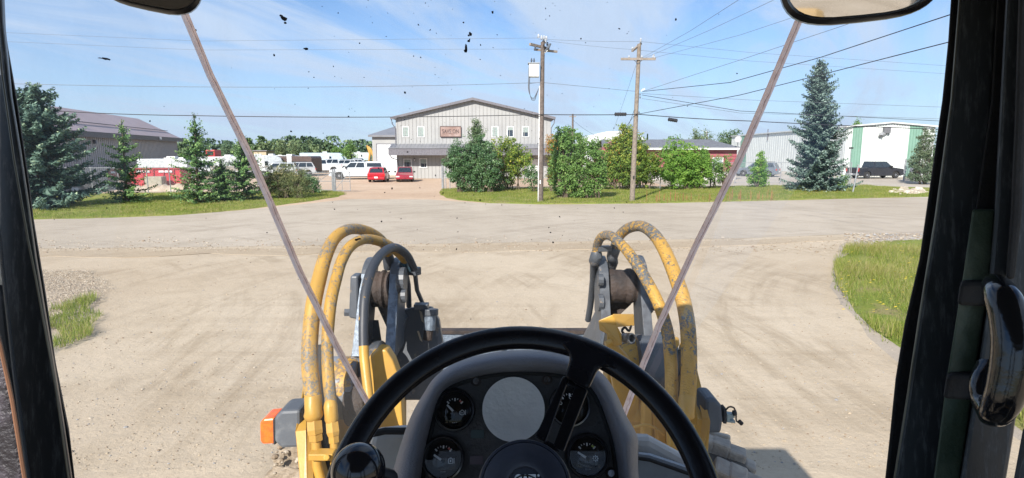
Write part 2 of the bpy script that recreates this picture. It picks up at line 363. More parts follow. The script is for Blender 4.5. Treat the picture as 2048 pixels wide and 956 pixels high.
# the dusty apron this side of the road, and the road crossing in front
sheet('apron', [(-45, -25), (45, -25), (45, 26), (-45, 19)], M_dust, 0.0)
far_l = [G(-200, 449), G(70, 439), G(215, 436), G(350, 431), G(480, 421), G(600, 409), G(700, 398)]
far_r = [G(860, 399), G(900, 402), G(960, 406), G(1080, 409), G(1300, 407), G(1600, 400), G(1840, 394), G(2300, 382)]
near = [G(2300, 440), G(1840, 463), G(1500, 476), G(1100, 484), G(700, 490), G(400, 494), G(80, 497), G(-200, 503)]
sheet('road', far_l + far_r + near, M_road, .004)
sheet('driveway', [G(700, 399), G(640, 383), G(650, 372), G(690, 362), G(900, 362), G(884, 378), G(878, 386), G(900, 402)], M_yard, .002)
# verges as low banks with rough edges
def verge(name, pts, z=.07, mat=None, seed=1, inset=.35):
    r = random.Random(seed); q = []
    for i in range(len(pts)):
        a = Vector(pts[i]); b = Vector(pts[(i + 1) % len(pts)]); n = max(1, int((b - a).length / .8))
        for k in range(n):
            p = a.lerp(b, k / n); q.append((p.x + r.uniform(-.13, .13), p.y + r.uniform(-.13, .13)))
    cx = sum(p[0] for p in q) / len(q); cy = sum(p[1] for p in q) / len(q)
    b = MB().m(mat or M_turf); n = len(q)
    b.add([(x, y, -.01) for x, y in q] + [(x + (cx - x) / max(1, math.hypot(cx - x, cy - y)) * inset, y + (cy - y) / max(1, math.hypot(cx - x, cy - y)) * inset, z) for x, y in q],
          [(i, (i + 1) % n, n + (i + 1) % n, n + i) for i in range(n)] + [tuple(range(n, 2 * n))])
    return struct(b.build(name)), q
vl_pts = [G(-300, 452), G(60, 440), G(215, 436), G(350, 431), G(480, 420), G(600, 405), G(680, 393), G(694, 388), G(676, 384), G(640, 381), G(560, 384), G(400, 386), G(250, 386), G(100, 392), G(-300, 398)]
vr_pts = [G(878, 388), G(892, 396), G(930, 402), G(980, 406), G(1080, 409), G(1300, 407), G(1600, 400), G(1840, 394), G(2200, 385), G(2200, 372), G(1860, 376), G(1700, 371), G(1640, 370), G(1500, 373), G(1250, 376), G(1100, 376), G(960, 377), G(900, 377), G(884, 379)]
verge('grass_verge', vl_pts, .06, seed=1); verge('grass_verge', vr_pts, .06, seed=2)
isl_r = [G(1668, 540), G(1672, 518), G(1695, 497), G(1750, 482), G(1850, 474), G(2400, 455), G(2500, 900), G(2100, 900), G(1960, 800), G(1800, 695), G(1740, 660), G(1690, 600), G(1672, 570)]
isl_rg = [G(1664, 545), G(1668, 512), G(1690, 488), G(1745, 474), G(1850, 464), G(2420, 446), G(2540, 930), G(2100, 930), G(1950, 815), G(1792, 706), G(1732, 666), G(1683, 605), G(1665, 572)]
ridge = [G(-200, 508), G(80, 502), G(400, 499), G(700, 495), G(1100, 489), G(1500, 481), G(1700, 473), G(1700, 480), G(1500, 491), G(1280, 501), G(1100, 500), G(900, 507), G(700, 504), G(560, 512), G(400, 508), G(220, 518), G(80, 513), G(-200, 520)]
verge('dirt_ridge', ridge, .012, make_ground('brown_dirt_ridge', (.36, .285, .20, 1), (.24, .18, .12, 1), (.44, .365, .27, 1), tracks=False, speck=1.5), 34, .2)
isl_ra = [G(1650, 545), G(1650, 510), G(1672, 484), G(1745, 468), G(1850, 458), G(2420, 436), G(2600, 960), G(2120, 950), G(1930, 830), G(1778, 722), G(1716, 676), G(1668, 612), G(1650, 575)]
verge('asphalt_edge', isl_ra, .003, make_ground('bare_asphalt_edge', (.33, .285, .235, 1), (.23, .20, .165, 1), (.42, .36, .29, 1), tracks=False), 33)
verge('gravel_margin', isl_rg, .012, M_gravel, 3, .8)
verge('grass_island', isl_r, .06, seed=4, inset=.8)
isl_l = [G(-300, 560), G(60, 542), G(140, 548), G(200, 560), G(232, 572), G(238, 582), G(214, 620), G(180, 665), G(135, 715), G(110, 760), G(-300, 1000)]
verge('gravel_bank', isl_l, .03, make_ground('bank_gravel', (.38, .31, .235, 1), (.21, .17, .125, 1), (.46, .40, .32, 1), tracks=False, speck=1.6), 5, 1.2)

def inside(x, y, poly):
    c = np.zeros(len(x), bool); j = len(poly) - 1
    for i in range(len(poly)):
        xi, yi = poly[i]; xj, yj = poly[j]
        c ^= ((yi > y) != (yj > y)) & (x < (xj - xi) * (y - yi) / (yj - yi + 1e-12) + xi); j = i
    return c
M_blade = leafmat('grass_blades', [(0, (.10, .17, .025, 1)), (.5, (.21, .29, .045, 1)), (.8, (.34, .37, .08, 1)), (1, (.50, .43, .19, 1))], .5)
M_flower = pm('yellow_flower', (.75, .55, .02, 1), rough=.7)
def blades(name, poly, n, hmin, hmax, wd, seed, ymax=None, z0=.04, tonebias=0, patch=.4, clump=0, xr=None):
    rg = np.random.default_rng(seed); xs = [p[0] for p in poly]; ys = [p[1] for p in poly]
    x0, x1 = xr or (min(xs), max(xs))
    X = rg.uniform(x0, x1, n * 3); Y = rg.uniform(min(ys), max(ys), n * 3)
    k = inside(X, Y, poly)
    if ymax: k &= (Y < ymax)
    pat = np.sin(X * 1.3 + 2 * np.sin(Y * .7)) * np.cos(Y * 1.1 + np.sin(X * 2.1)); k &= rg.random(n * 3) < (.6 + patch * pat)
    if clump: k &= (np.sin(X * 3.1 + seed) * np.sin(Y * 2.7 + 1.3 * seed) + .5 * np.sin(X * 7 + Y * 5)) > clump
    X = X[k][:n]; Y = Y[k][:n]; m = len(X)
    h = rg.uniform(hmin, hmax, m) * (1 + .3 * pat[k][:n]); a = rg.uniform(0, 2 * np.pi, m); ww = wd * rg.uniform(.6, 1.3, m)
    lx = rg.normal(0, .28, m) * h; ly = rg.normal(0, .28, m) * h
    dx = np.cos(a) * ww / 2; dy = np.sin(a) * ww / 2; z = np.full(m, z0)
    V = np.stack([np.stack([X - dx, Y - dy, z], 1), np.stack([X + dx, Y + dy, z], 1), np.stack([X + lx + dx * .2, Y + ly + dy * .2, z + h], 1), np.stack([X + lx - dx * .2, Y + ly - dy * .2, z + h], 1)], 1).reshape(-1, 3).astype(np.float32)
    me = bpy.data.meshes.new(name); quads(me, V, m); me.materials.append(M_blade)
    t = me.attributes.new('tone', 'FLOAT', 'FACE'); t.data.foreach_set('value', np.clip(rg.beta(2, 2.6, m) + tonebias + .18 * pat[k][:n], 0, 1).astype(np.float32))
    o = bpy.data.objects.new(name, me); COL.objects.link(o); return stuff(o)
tag(blades('verge_grass', vl_pts, 60000, .05, .13, .022, 11, xr=(-26, 0), tonebias=.2), 'short mown grass on the verge before the spruces', 'grass')
tag(blades('verge_grass', vr_pts, 90000, .05, .14, .022, 12, xr=(-6, 32), tonebias=.18), 'short mown grass on the verge below the power poles', 'grass')
tag(blades('island_grass', isl_r, 110000, .06, .24, .011, 13, xr=(5, 15), tonebias=.30, ymax=18, patch=.7), 'tall grass on the rounded corner right of the cab', 'grass')
tag(blades('island_fringe', isl_rg, 26000, .03, .13, .011, 15, xr=(5, 15), tonebias=.3, ymax=18, clump=-.3, z0=.01), 'sparse low weeds along the gravel edge of the right grass corner', 'weeds')
tag(blades('bank_weeds', [G(-100, 572), G(60, 574), G(135, 588), G(212, 600), G(216, 622), G(182, 676), G(130, 700), G(-100, 760)], 22000, .03, .17, .011, 14, clump=-.28, tonebias=.22, xr=(-9, -4)), 'sparse weeds on the gravel bank left of the cab', 'weeds')
def reddish(name, poly, n, seed, h=(.3, .7)):   # dock stems on the far verge
    rg = random.Random(seed); b = MB().m(pm('dock_stem', (.22, .10, .04, 1), (.3, .16, .07, 1), 9, .9))
    for i in range(n):
        p = poly[0].lerp(poly[1], rg.random()); p = p + Vector((rg.uniform(-.4, .4), rg.uniform(-.5, .5), 0)); hh = rg.uniform(*h)
        for k in range(2):
            a = rg.uniform(0, 6.28); d = Vector((math.cos(a), math.sin(a), 0)) * .018
            b.quad(p - d, p + d, p + d * .6 + Vector((0, 0, hh)), p - d * .6 + Vector((0, 0, hh)))
    return stuff(b.build(name))
tag(reddish('dock_stems', (gn(1300, 404, .03), gn(1560, 399, .03)), 60, 3), 'reddish dry dock stems along the far verge edge', 'weeds')
def flowers(name, pts, z, r, seed, label):
    rg = random.Random(seed); b = MB().m(M_flower)
    for (x, y) in pts:
        a = rg.uniform(0, 3); zz = z + rg.uniform(-.06, .08)
        b.add([(x + r * math.cos(a + k * 2.1), y + r * math.sin(a + k * 2.1), zz + (.3 * r if k else -.2 * r)) for k in range(3)] + [(x, y, zz - .25)], [(0, 1, 2)])
    o = stuff(b.build(name)); return tag(o, label, 'flowers')
rg = random.Random(5)
flowers('yellow_flowers', [(p.x, p.y) for p in [gn(rg.gauss(1628, 22), rg.gauss(389, 3.2)) for _ in range(170)]], .22, .055, 2, 'patch of small yellow flowers on verge before the big blue spruce')
flowers('yellow_flowers', [(p.x, p.y) for p in [gn(rg.uniform(1675, 1850), rg.uniform(500, 650)) for _ in range(190)] if p.x < 15], .27, .036, 3, 'tiny yellow flowers in the tall grass right of the cab')
# loose stones on the ground (uncountable)
def pebbles(name, regs, n, rr, seed, mats, label, z=0.0):
    rg = random.Random(seed); b = MB()
    for i in range(n):
        p = regs(rg); r = rg.uniform(*rr) * (1 if rg.random() > .05 else 1.9); b.m(rg.choice(mats)); h = r * rg.uniform(.35, .7)
        a0 = rg.uniform(0, 6); k = 5
        base = [(p[0] + r * math.cos(a0 + 6.283 * j / k) * rg.uniform(.7, 1.2), p[1] + r * math.sin(a0 + 6.283 * j / k) * rg.uniform(.6, 1.1), z) for j in range(k)]
        top = [(p[0] + (q[0] - p[0]) * .55, p[1] + (q[1] - p[1]) * .55, z + h) for q in base]
        b.add(base + top, [(j, (j + 1) % k, k + (j + 1) % k, k + j) for j in range(k)] + [tuple(range(k, 2 * k))])
    return tag(stuff(b.build(name)), label, 'stones')
M_st = [pm('stone_pale', (.40, .345, .27, 1), rough=.9), pm('stone_brown', (.26, .20, .14, 1), rough=.9), pm('stone_grey', (.30, .29, .28, 1), rough=.9)]
M_stg = M_st + [pm('clod_brown', (.27, .205, .14, 1), rough=.95), pm('clod_tan', (.38, .31, .22, 1), rough=.95), pm('clod_tan', (.38, .31, .22, 1), rough=.95)]
pebbles('loose_stones', lambda r: (lambda p: (p.x, p.y))(gn(r.uniform(110, 1800), r.uniform(500, 940))), 4500, (.004, .015), 8, M_stg, 'small loose stones scattered over the dusty apron', .002)
M_stt = [M_st[0], M_st[0], M_st[1], pm('stone_tan', (.36, .29, .21, 1), rough=.9), pm('stone_light_tan', (.47, .40, .31, 1), rough=.9)]
def bankpt(r):
    while True:
        x, y = r.uniform(40, 240), 543 + 190 * r.random() ** 1.6; p = gn(x, y)
        e = 236 - abs(y - 580) ** 1.25 * .5
        if x < e - abs(r.gauss(0, 22)) and (math.sin(p.x * 2.3) * math.sin(p.y * 2.9 + 1) > -.55 or r.random() < .3): return p
pebbles('loose_gravel', lambda r: (lambda p: (p.x, p.y))(bankpt(r)), 7500, (.006, .017), 9, M_stt, 'loose pale gravel on the bank left of the cab', .045)
pebbles('loose_gravel', lambda r: (lambda p: (p.x, p.y))(gn(r.uniform(1690, 1850), r.uniform(468, 500))), 900, (.015, .045), 10, M_st, 'loose gravel around the far end of the right grass corner', .02)
pebbles('clods', lambda r: (lambda p: (p.x, p.y))(gn(r.uniform(70, 1750), r.gauss(497, 5) - (r.random() < .3) * 14)), 1500, (.012, .04), 19, [M_st[1], M_mud, M_st[0]], 'windrow of dry clods along the near edge of the road', .004)
pebbles('rock_pile', lambda r: (lambda p: (p.x, p.y))(gn(r.gauss(1822, 16), r.gauss(385.5, 2.0))), 150, (.10, .24), 21, [pm('white_rock', (.62, .56, .48, 1), (.42, .36, .28, 1), 5, .9), M_st[0]], 'low pile of white rocks on the far right verge', .06)

# ---------------------------------------------------------------- buildings
M_sid = pm('light_grey_metal_siding', (.35, .355, .35, 1), (.32, .325, .325, 1), .6, .5)
M_sidrib = pm('siding_rib', (.29, .29, .285, 1), rough=.5)
M_roof = pm('charcoal_metal_roof', (.20, .205, .225, 1), (.17, .175, .19, 1), 1, .42)
M_fascia = pm('charcoal_fascia', (.155, .15, .17, 1), rough=.5)
M_trimw = pm('white_trim', (.72, .73, .72, 1), rough=.5)
M_pane = pm('window_pane', (.035, .05, .07, 1), rough=.08, spec=.8)
M_blind = pm('pale_window_blind', (.28, .34, .32, 1), rough=.5)
M_gdoor = pm('white_garage_door', (.72, .76, .78, 1), rough=.5)
def rib_wall(b, x0, x1, y, z0, ztop, step, rib, d=.03, w=.05, mat=M_sidrib):
    """raised ribs on a wall facing -Y"""
    b.m(mat); x = x0 + step / 2
    while x < x1 - .05:
        b.box((x, y - d / 2 - .002, (z0 + ztop(x)) / 2), (w, d, ztop(x) - z0 - .03)); x += step
def window(par, cx, y, z0, z1, wd, blind=.0, nrm=(0, -1), fmat=None):
    f = MB().m(fmat or M_trimw); t = .09; ux = Vector((-nrm[1], nrm[0], 0)); nv = Vector((nrm[0], nrm[1], 0)); c = Vector((cx, y, 0))
    ax = (ux, nv, Vector((0, 0, 1)))
    for (u, zc, a, h) in ((0, z0 - t / 2, wd + 2 * t, t), (0, z1 + t / 2, wd + 2 * t, t), (-(wd + t) / 2, (z0 + z1) / 2, t, z1 - z0), ((wd + t) / 2, (z0 + z1) / 2, t, z1 - z0)):
        f.box(c + ux * u + nv * .03 + Vector((0, 0, zc)), (a, .07, h), ax=ax)
    fo = f.build('window', par)
    p = MB().m(M_pane); p.box(c + nv * .01 + Vector((0, 0, (z0 + z1) / 2)), (wd, .02, z1 - z0), ax=ax)
    if blind: p.m(M_blind).box(c + nv * .024 + Vector((0, 0, z1 - (z1 - z0) * blind / 2)), (wd, .006, (z1 - z0) * blind), ax=ax)
    po = p.build('pane', fo); return fo
def X(px, Y): return at(px, 302, Y).x
def Z(py, Y, px=1024): return at(px, py, Y).z
YB = 66.0
def main_building():
    x0, x1, xp = X(793, YB), X(1101, YB), X(947, YB); ze = Z(236, YB); zp = Z(200, YB)
    t = thing('shop_building', 'two storey pale grey metal building with gabled charcoal roof behind the bushes', 'building', ((x0 + x1) / 2, YB, 0))
    zt = lambda x: ze + (zp - ze) * (1 - abs(x - xp) / ((x1 - x0) / 2))
    b = MB().m(M_sid); sec = [(x0, 0), (x1, 0), (x1, ze), (xp, zp), (x0, ze)]
    b.prism([(x, YB, z) for x, z in sec], [(x, YB + 26, z) for x, z in sec]); rib_wall(b, x0, x1, YB, 0, zt, .42, None)
    b.build('wall', t)
    r = MB().m(M_roof)
    for s, xa in ((-1, x0), (1, x1)):
        o = Vector((xa + s * .45, 0, ze - .10)); p = Vector((xp, 0, zp + .02)); h = Vector((0, 0, .2))
        r.prism([(o.x, YB - .5, o.z), (p.x, YB - .5, p.z), (p.x, YB - .5, p.z + .2), (o.x, YB - .5, o.z + .2)], [(o.x, YB + 26.4, o.z), (p.x, YB + 26.4, p.z), (p.x, YB + 26.4, p.z + .2), (o.x, YB + 26.4, o.z + .2)])
    ro = r.build('roof', t)
    g = MB().m(M_fascia)
    g.prism([(x0 - .5, YB - .54, ze - .18), (xp, YB - .54, zp - .04), (xp, YB - .54, zp + .24), (x0 - .5, YB - .54, ze + .08)], [(x0 - .5, YB - .46, ze - .18), (xp, YB - .46, zp - .04), (xp, YB - .46, zp + .24), (x0 - .5, YB - .46, ze + .08)])
    g.prism([(x1 + .5, YB - .54, ze - .18), (xp + .002, YB - .54, zp - .04), (xp + .002, YB - .54, zp + .24), (x1 + .5, YB - .54, ze + .08)], [(x1 + .5, YB - .46, ze - .18), (xp + .002, YB - .46, zp - .04), (xp + .002, YB - .46, zp + .24), (x1 + .5, YB - .46, ze + .08)])
    g.build('gable_trim', ro)
    # downpipes
    for s, xa in ((-1, x0), (1, x1)):
        MB().m(M_fascia).tube([(xa + s * .4, YB - .3, ze - .1), (xa + s * .35, YB - .3, ze - .6), (xa + s * .05, YB - .12, ze - 1.1), (xa + s * .05, YB - .12, ze - 3)], .05, 6).build('downpipe', t)
    # pent roof between the storeys
    z1, z2, z3 = Z(287, YB), Z(296.5, YB - 1.6), Z(309.5, YB - 1.6); xa, xb = X(783, YB), x1 + .35
    c = MB().m(M_roof); c.prism([(xa, YB + .2, z1), (xa, YB - 1.6, z2), (xa, YB - 1.6, z2 - .1), (xa, YB + .2, z1 - .1)], [(xb, YB + .2, z1), (xb, YB - 1.6, z2), (xb, YB - 1.6, z2 - .1), (xb, YB + .2, z1 - .1)])
    x = xa + .2
    while x < xb:
        c.add([(x - .02, YB - .01, z1 + .03), (x + .02, YB - .01, z1 + .03), (x + .02, YB - 1.62, z2 + .04), (x - .02, YB - 1.62, z2 + .04)], [(0, 1, 2, 3)]); x += .42
    co = c.build('canopy', t)
    f = MB().m(M_fascia).box(((xa + xb) / 2, YB - 1.65, (z2 + z3) / 2 - .05), (xb - xa, .08, z2 - z3)); f.m(pm('fascia_rib', (.20, .195, .215, 1), rough=.5)); x = xa + .2
    while x < xb: f.box((x, YB - 1.7, (z2 + z3) / 2 - .05), (.035, .02, z2 - z3 - .04)); x += .28
    f.m(M_roof).box(((xa + xb) / 2, YB - 1.68, z2 + .02), (xb - xa + .1, .16, .1)); f.build('fascia', co)
    so = MB().m(pm('soffit', (.3, .29, .28, 1))).box(((xa + xb) / 2, YB - .8, z3 + .06), (xb - xa - .1, 1.6, .05)); so.build('soffit', co)
    MB().m(M_fascia).tube([(xa + .1, YB - 1.6, z3), (xa + .3, YB - 1.3, z3 - .35), (x0 + .1, YB - .15, z3 - .6), (x0 + .1, YB - .15, .1)], .05, 6).build('downpipe', t)
    for a, b_, bl in ((806, 818.5, .95), (836, 849.5, .95), (984, 996.5, .95), (1014.5, 1027, .3), (1045, 1057.5, .55), (1078, 1087, .2)):
        window(t, (X(a, YB) + X(b_, YB)) / 2, YB, Z(273, YB), Z(254.5, YB), X(b_, YB) - X(a, YB) - .1, bl)
    window(t, (X(808, YB) + X(821, YB)) / 2, YB, Z(334.5, YB), Z(319, YB), X(821, YB) - X(808, YB), .35)
    window(t, (X(840, YB) + X(852.5, YB)) / 2, YB, Z(334.5, YB), Z(318, YB), X(852, YB) - X(840, YB), .55)
    ct = X(829, YB); MB().m(M_fascia).box((ct, YB - .08, Z(319, YB)), (.16, .16, .4)).m(M_trimw).box((ct, YB - .17, Z(320, YB)), (.12, .02, .2)).build('wall_lamp', t)
    ct = X(1066, YB); MB().m(M_fascia).box((ct, YB - .08, Z(316, YB)), (.16, .16, .3)).build('wall_lamp', t)
    MB().m(M_trimw).box(((X(1058, YB) + X(1085, YB)) / 2, YB - .05, 1.1), (X(1085, YB) - X(1058, YB), .06, 2.2)).build('door', t)
    # annex on the left, set back
    ya = YB + 9; xa, xb = X(745, ya), x0 + .2; zt_ = Z(272, ya); zr = Z(254, ya + 5)
    MB().m(M_sid).box(((xa + xb) / 2, ya + 5, zt_ / 2), (xb - xa, 10, zt_)).build('annex_wall', t)
    b = MB().m(M_roof); b.prism([(xa - .4, ya - .4, zt_ - .05), (xb, ya - .4, zt_ - .05), (xb, ya + 5, zr), (xa + 2.2, ya + 5, zr)], [(xa - .4, ya - .4, zt_ + .12), (xb, ya - .4, zt_ + .12), (xb, ya + 5, zr + .15), (xa + 2.2, ya + 5, zr + .15)])
    b.add([(xa - .4, ya - .4, zt_ + .06), (xa + 2.2, ya + 5, zr + .1), (xa - .4, ya + 10.5, zt_ + .06)], [(0, 1, 2)]); b.box(((xa + xb) / 2, ya - .42, zt_ - .02), (xb - xa + .8, .1, .22)); b.build('annex_roof', t)
    d0, d1 = X(755, ya), X(796, ya); g = MB().m(M_fascia).box(((d0 + d1) / 2, ya - .03, Z(289, ya) / 2 + .06), (d1 - d0 + .3, .05, Z(289, ya) + .12)); gf = g.build('door_frame', t)
    g = MB().m(M_gdoor)
    for k in range(7): g.box(((d0 + d1) / 2, ya - .08, (k + .5) * Z(289, ya) / 7), (d1 - d0, .04, Z(289, ya) / 7 - .02))
    g.build('garage_door', gf)
    # rusty sign
    sx0, sx1, sz0, sz1 = X(881.5, YB), X(922.5, YB), Z(273.3, YB), Z(253, YB); cx = (sx0 + sx1) / 2; cz = (sz0 + sz1) / 2
    M_sign = pm('rusty_sign_sheet', (.24, .155, .13, 1), (.36, .27, .245, 1), 1.6, .7, 0, lo=.3, hi=.7)
    sg = MB().m(M_sign).box((cx, YB - .11, cz), (sx1 - sx0, .08, sz1 - sz0)); M_sfr = pm('sign_dark_frame', (.13, .08, .07, 1), rough=.7)
    sg.m(M_sfr)
    for (ox, oz, a, h) in ((0, (sz1 - sz0) / 2, sx1 - sx0, .06), (0, -(sz1 - sz0) / 2, sx1 - sx0, .09), (-(sx1 - sx0) / 2, 0, .06, sz1 - sz0), ((sx1 - sx0) / 2, 0, .06, sz1 - sz0)): sg.box((cx + ox, YB - .14, cz + oz), (a, .11, h))
    so = sg.build('sign', t)
    M_let = pm('dark_sign_lettering', (.06, .04, .04, 1), rough=.7)
    text('lettering', 'SAVE ON', (cx, YB - .158, cz + .03), .60, .07, M_let, so, width=1.86, bold=.003, ht=.44)
    # the weathered second line is only a row of unreadable strokes
    q = MB().m(pm('faint_sign_lettering', (.19, .115, .095, 1), rough=.7)); r = random.Random(4); x = cx - .92
    while x < cx + .85:
        hh = r.uniform(.10, .18); ww = r.uniform(.03, .05); q.box((x, YB - .154, cz - .24), (ww, .008, hh)); 
        if r.random() < .6: q.box((x + .05, YB - .1545, cz - .24 + r.choice((-.06, 0, .06))), (.08, .008, .035))
        x += r.uniform(.09, .15)
    q.build('lettering', so)
def text(name, s, loc, size, ext, mat, par, rot=None, width=None, bold=0.0, ht=None, mtx=None):
    cu = bpy.data.curves.new(name, 'FONT'); cu.body = s; cu.size = size; cu.align_x = 'CENTER'; cu.align_y = 'CENTER'; cu.extrude = ext / 10; cu.offset = bold
    tmp = bpy.data.objects.new('tmp', cu); COL.objects.link(tmp); bpy.context.view_layer.update()
    me = bpy.data.meshes.new_from_object(tmp.evaluated_get(bpy.context.evaluated_depsgraph_get())); bpy.data.objects.remove(tmp)
    xs = [v.co.x for v in me.vertices]; ys = [v.co.y for v in me.vertices]; cx = (min(xs) + max(xs)) / 2; cy = (min(ys) + max(ys)) / 2
    sx = width / (max(xs) - min(xs)) if width else 1; sy = ht / (max(ys) - min(ys)) if ht else sx
    for v in me.vertices: v.co.x = (v.co.x - cx) * sx; v.co.y = (v.co.y - cy) * sy
    if mtx is None: mtx = Matrix.Rotation(math.pi / 2, 4, 'X')
    off = ORG.get(par.name, Vector((0, 0, 0)))
    me.transform(Matrix.Translation(Vector(loc) - off) @ mtx); me.materials.clear(); me.materials.append(mat)
    o = bpy.data.objects.new(name, me); COL.objects.link(o); o.parent = par; return o
main_building()

def left_building():
    A = Vector((-34.2, 36.0, 0)); B = Vector((-45.7, 79.5, 0)); d = (B - A).normalized(); n = Vector((-d.y, d.x, 0)) # to the left
    n = n if n.x < 0 else -n
    t = thing('long_shed', 'long dark grey shed with brown metal roof on the far left', 'building', tuple(A))
    H = 4.95; hw = 4.6; zr = 7.3
    M_w = pm('brown_grey_siding', (.43, .405, .385, 1), (.40, .38, .36, 1), .5, .55); M_r2 = pm('brown_metal_roof', (.40, .315, .31, 1), (.36, .285, .285, 1), .4, .5)
    b = MB().m(M_w); sec = [(0, 0), (0, H), (hw, zr - .12), (2 * hw, H), (2 * hw, 0)]
    b.prism([A + n * u + Vector((0, 0, z)) for u, z in sec], [B + n * u + Vector((0, 0, z)) for u, z in sec])
    b.m(pm('brown_grey_rib', (.37, .35, .335, 1), rough=.6)); L_ = (B - A).length; s = .4
    while s < L_: b.box(A + d * s - n * .02 + Vector((0, 0, H / 2)), (.06, .04, H - .1), ax=(d, n, Vector((0, 0, 1)))); s += .45
    b.build('wall', t)
    r = MB().m(M_r2); e = .55
    a0 = A - d * .6; b0 = B + d * .6
    for sgn in (0, 1):
        u0 = -e if sgn == 0 else 2 * hw + e
        zz0 = H - .02 - e * (zr - H) / hw
        r.prism([a0 + n * u0 + Vector((0, 0, zz0)), a0 + n * hw + Vector((0, 0, zr)), a0 + n * hw + Vector((0, 0, zr + .1)), a0 + n * u0 + Vector((0, 0, zz0 + .1))],
                [b0 + n * u0 + Vector((0, 0, zz0)), b0 + n * hw + Vector((0, 0, zr)), b0 + n * hw + Vector((0, 0, zr + .1)), b0 + n * u0 + Vector((0, 0, zz0 + .1))])
    ro = r.build('roof', t)
    f = MB().m(pm('dark_brown_fascia', (.07, .055, .055, 1), rough=.5)); zf = H - .32
    mid = (a0 + b0) / 2 - n * (e + .03) + Vector((0, 0, zf - .04)); f.box(mid, ((b0 - a0).length, .08, .5), ax=(d, n, Vector((0, 0, 1))))
    f.box((a0 + b0) / 2 + n * 1.2 + Vector((0, 0, H + .86)), ((b0 - a0).length, .10, .07), ax=(d, n, Vector((0, 0, 1)))); f.build('fascia', ro)
    for s, h in ((13.5, .5), (17.5, .65), (29, .4)):
        p = A + d * s + n * 1.1; MB().m(M_fascia).tube([p + Vector((0, 0, H + .5)), p + Vector((0, 0, H + .6 + h))], .12, 8).build('roof_vent', ro)
    p = A + d * 36 - n * .62 + Vector((0, 0, zf)); MB().m(M_trimw).box(p, (.5, .25, .3), ax=(d, n, Vector((0, 0, 1)))).build('floodlight', t)
    p = A + d * 19 - n * .15 + Vector((0, 0, H - 1.0)); MB().m(M_fascia).box(p, (.3, .25, .35), ax=(d, n, Vector((0, 0, 1)))).build('wall_lamp', t)
left_building()

def green_building():
    Y0 = 71.0; x0 = X(1690, Y0); x1 = X(1866, Y0); xp = (x0 + x1) / 2; ze = Z(254.5, Y0, 1700); zp = Z(247, Y0, 1775); LL = 46
    t = thing('metal_warehouse', 'white metal warehouse with green corner panels behind the black pickup', 'building', (x0, Y0, 0))
    M_w = pm('white_siding', (.64, .67, .655, 1), (.60, .63, .615, 1), .5, .5); M_g = pm('green_siding', (.19, .33, .26, 1), (.17, .30, .235, 1), .8, .5)
    b = MB().m(M_w); sec = [(x0, 0), (x1, 0), (x1, ze), (xp, zp), (x0, ze)]
    b.prism([(x, Y0, z) for x, z in sec], [(x + 3.4, Y0 + LL, z) for x, z in sec])
    ga, gb, gc, gd = x0 + .75, X(1722, Y0), X(1815, Y0), X(1842, Y0)
    zt = lambda x: ze + (zp - ze) * (1 - abs(x - xp) / ((x1 - x0) / 2))
    for a, c in ((ga, gb), (gc, gd)):
        b.m(M_g).prism([(a, Y0 - .03, .02), (c, Y0 - .03, .02), (c, Y0 - .03, zt(c) - .05), (a, Y0 - .03, zt(a) - .05)], [(a, Y0 - .004, .02), (c, Y0 - .004, .02), (c, Y0 - .004, zt(c) - .05), (a, Y0 - .004, zt(a) - .05)])
    x = x0 + .2
    while x < x1 - .1:
        g = ga < x < gb or gc < x < gd; b.m(M_g if g else M_w).box((x, Y0 - .05, zt(x) / 2), (.05, .09, zt(x) - .1)); x += .33
    s = .4; b.m(M_w)
    while s < LL: b.box((x0 + 3.4 * s / LL - .01, Y0 + s, ze / 2), (.03, .06, ze - .1)); s += .9
    s = 38; b.m(M_g).box((x0 + 3.4 * s / LL - .08, Y0 + s, ze / 2), (.06, 3, ze - .1))
    b.build('wall', t)
    r = MB().m(pm('pale_metal_roof', (.62, .64, .63, 1), rough=.45))
    for s_, xa in ((-1, x0), (1, x1)):
        r.prism([(xa + s_ * .25, Y0 - .3, ze + .0), (xp, Y0 - .3, zp + .04), (xp, Y0 - .3, zp + .2), (xa + s_ * .25, Y0 - .3, ze + .18)], [(xa + s_ * .25 + 3.4, Y0 + LL, ze + .0), (xp + 3.4, Y0 + LL, zp + .04), (xp + 3.4, Y0 + LL, zp + .2), (xa + s_ * .25 + 3.4, Y0 + LL, ze + .18)])
    r.build('roof', t)
    v = MB().m(pm('louvre_grey', (.20, .21, .22, 1), rough=.6)); vx = X(1767, Y0); vz = Z(260, Y0, 1767)
    v.box((vx, Y0 - .25, vz), (.75, .4, .75)); v.m(M_fascia)
    for k in range(6): v.box((vx, Y0 - .46, vz - .3 + k * .12), (.7, .03, .05))
    v.build('vent_hood', t)
    MB().m(pm('duct', (.30, .31, .32, 1), rough=.5)).tube([(vx - .2, Y0 - .2, vz - .45), (vx - .65, Y0 - .3, vz - .5), (vx - .75, Y0 - .45, vz - .75)], [.2, .24, .27], 12).build('exhaust_duct', t)
    MB().m(M_fascia).tube([(X(1518, 100) + 0, 97, Z(280, 97, 1518)), (X(1518, 100), 97, Z(258, 97, 1518))], .08, 6).build('chimney', t)
    MB().m(M_trimw).box((X(1847, Y0), Y0 - .09, 1.05), (1.0, .06, 2.1)).build('door', t)
green_building()

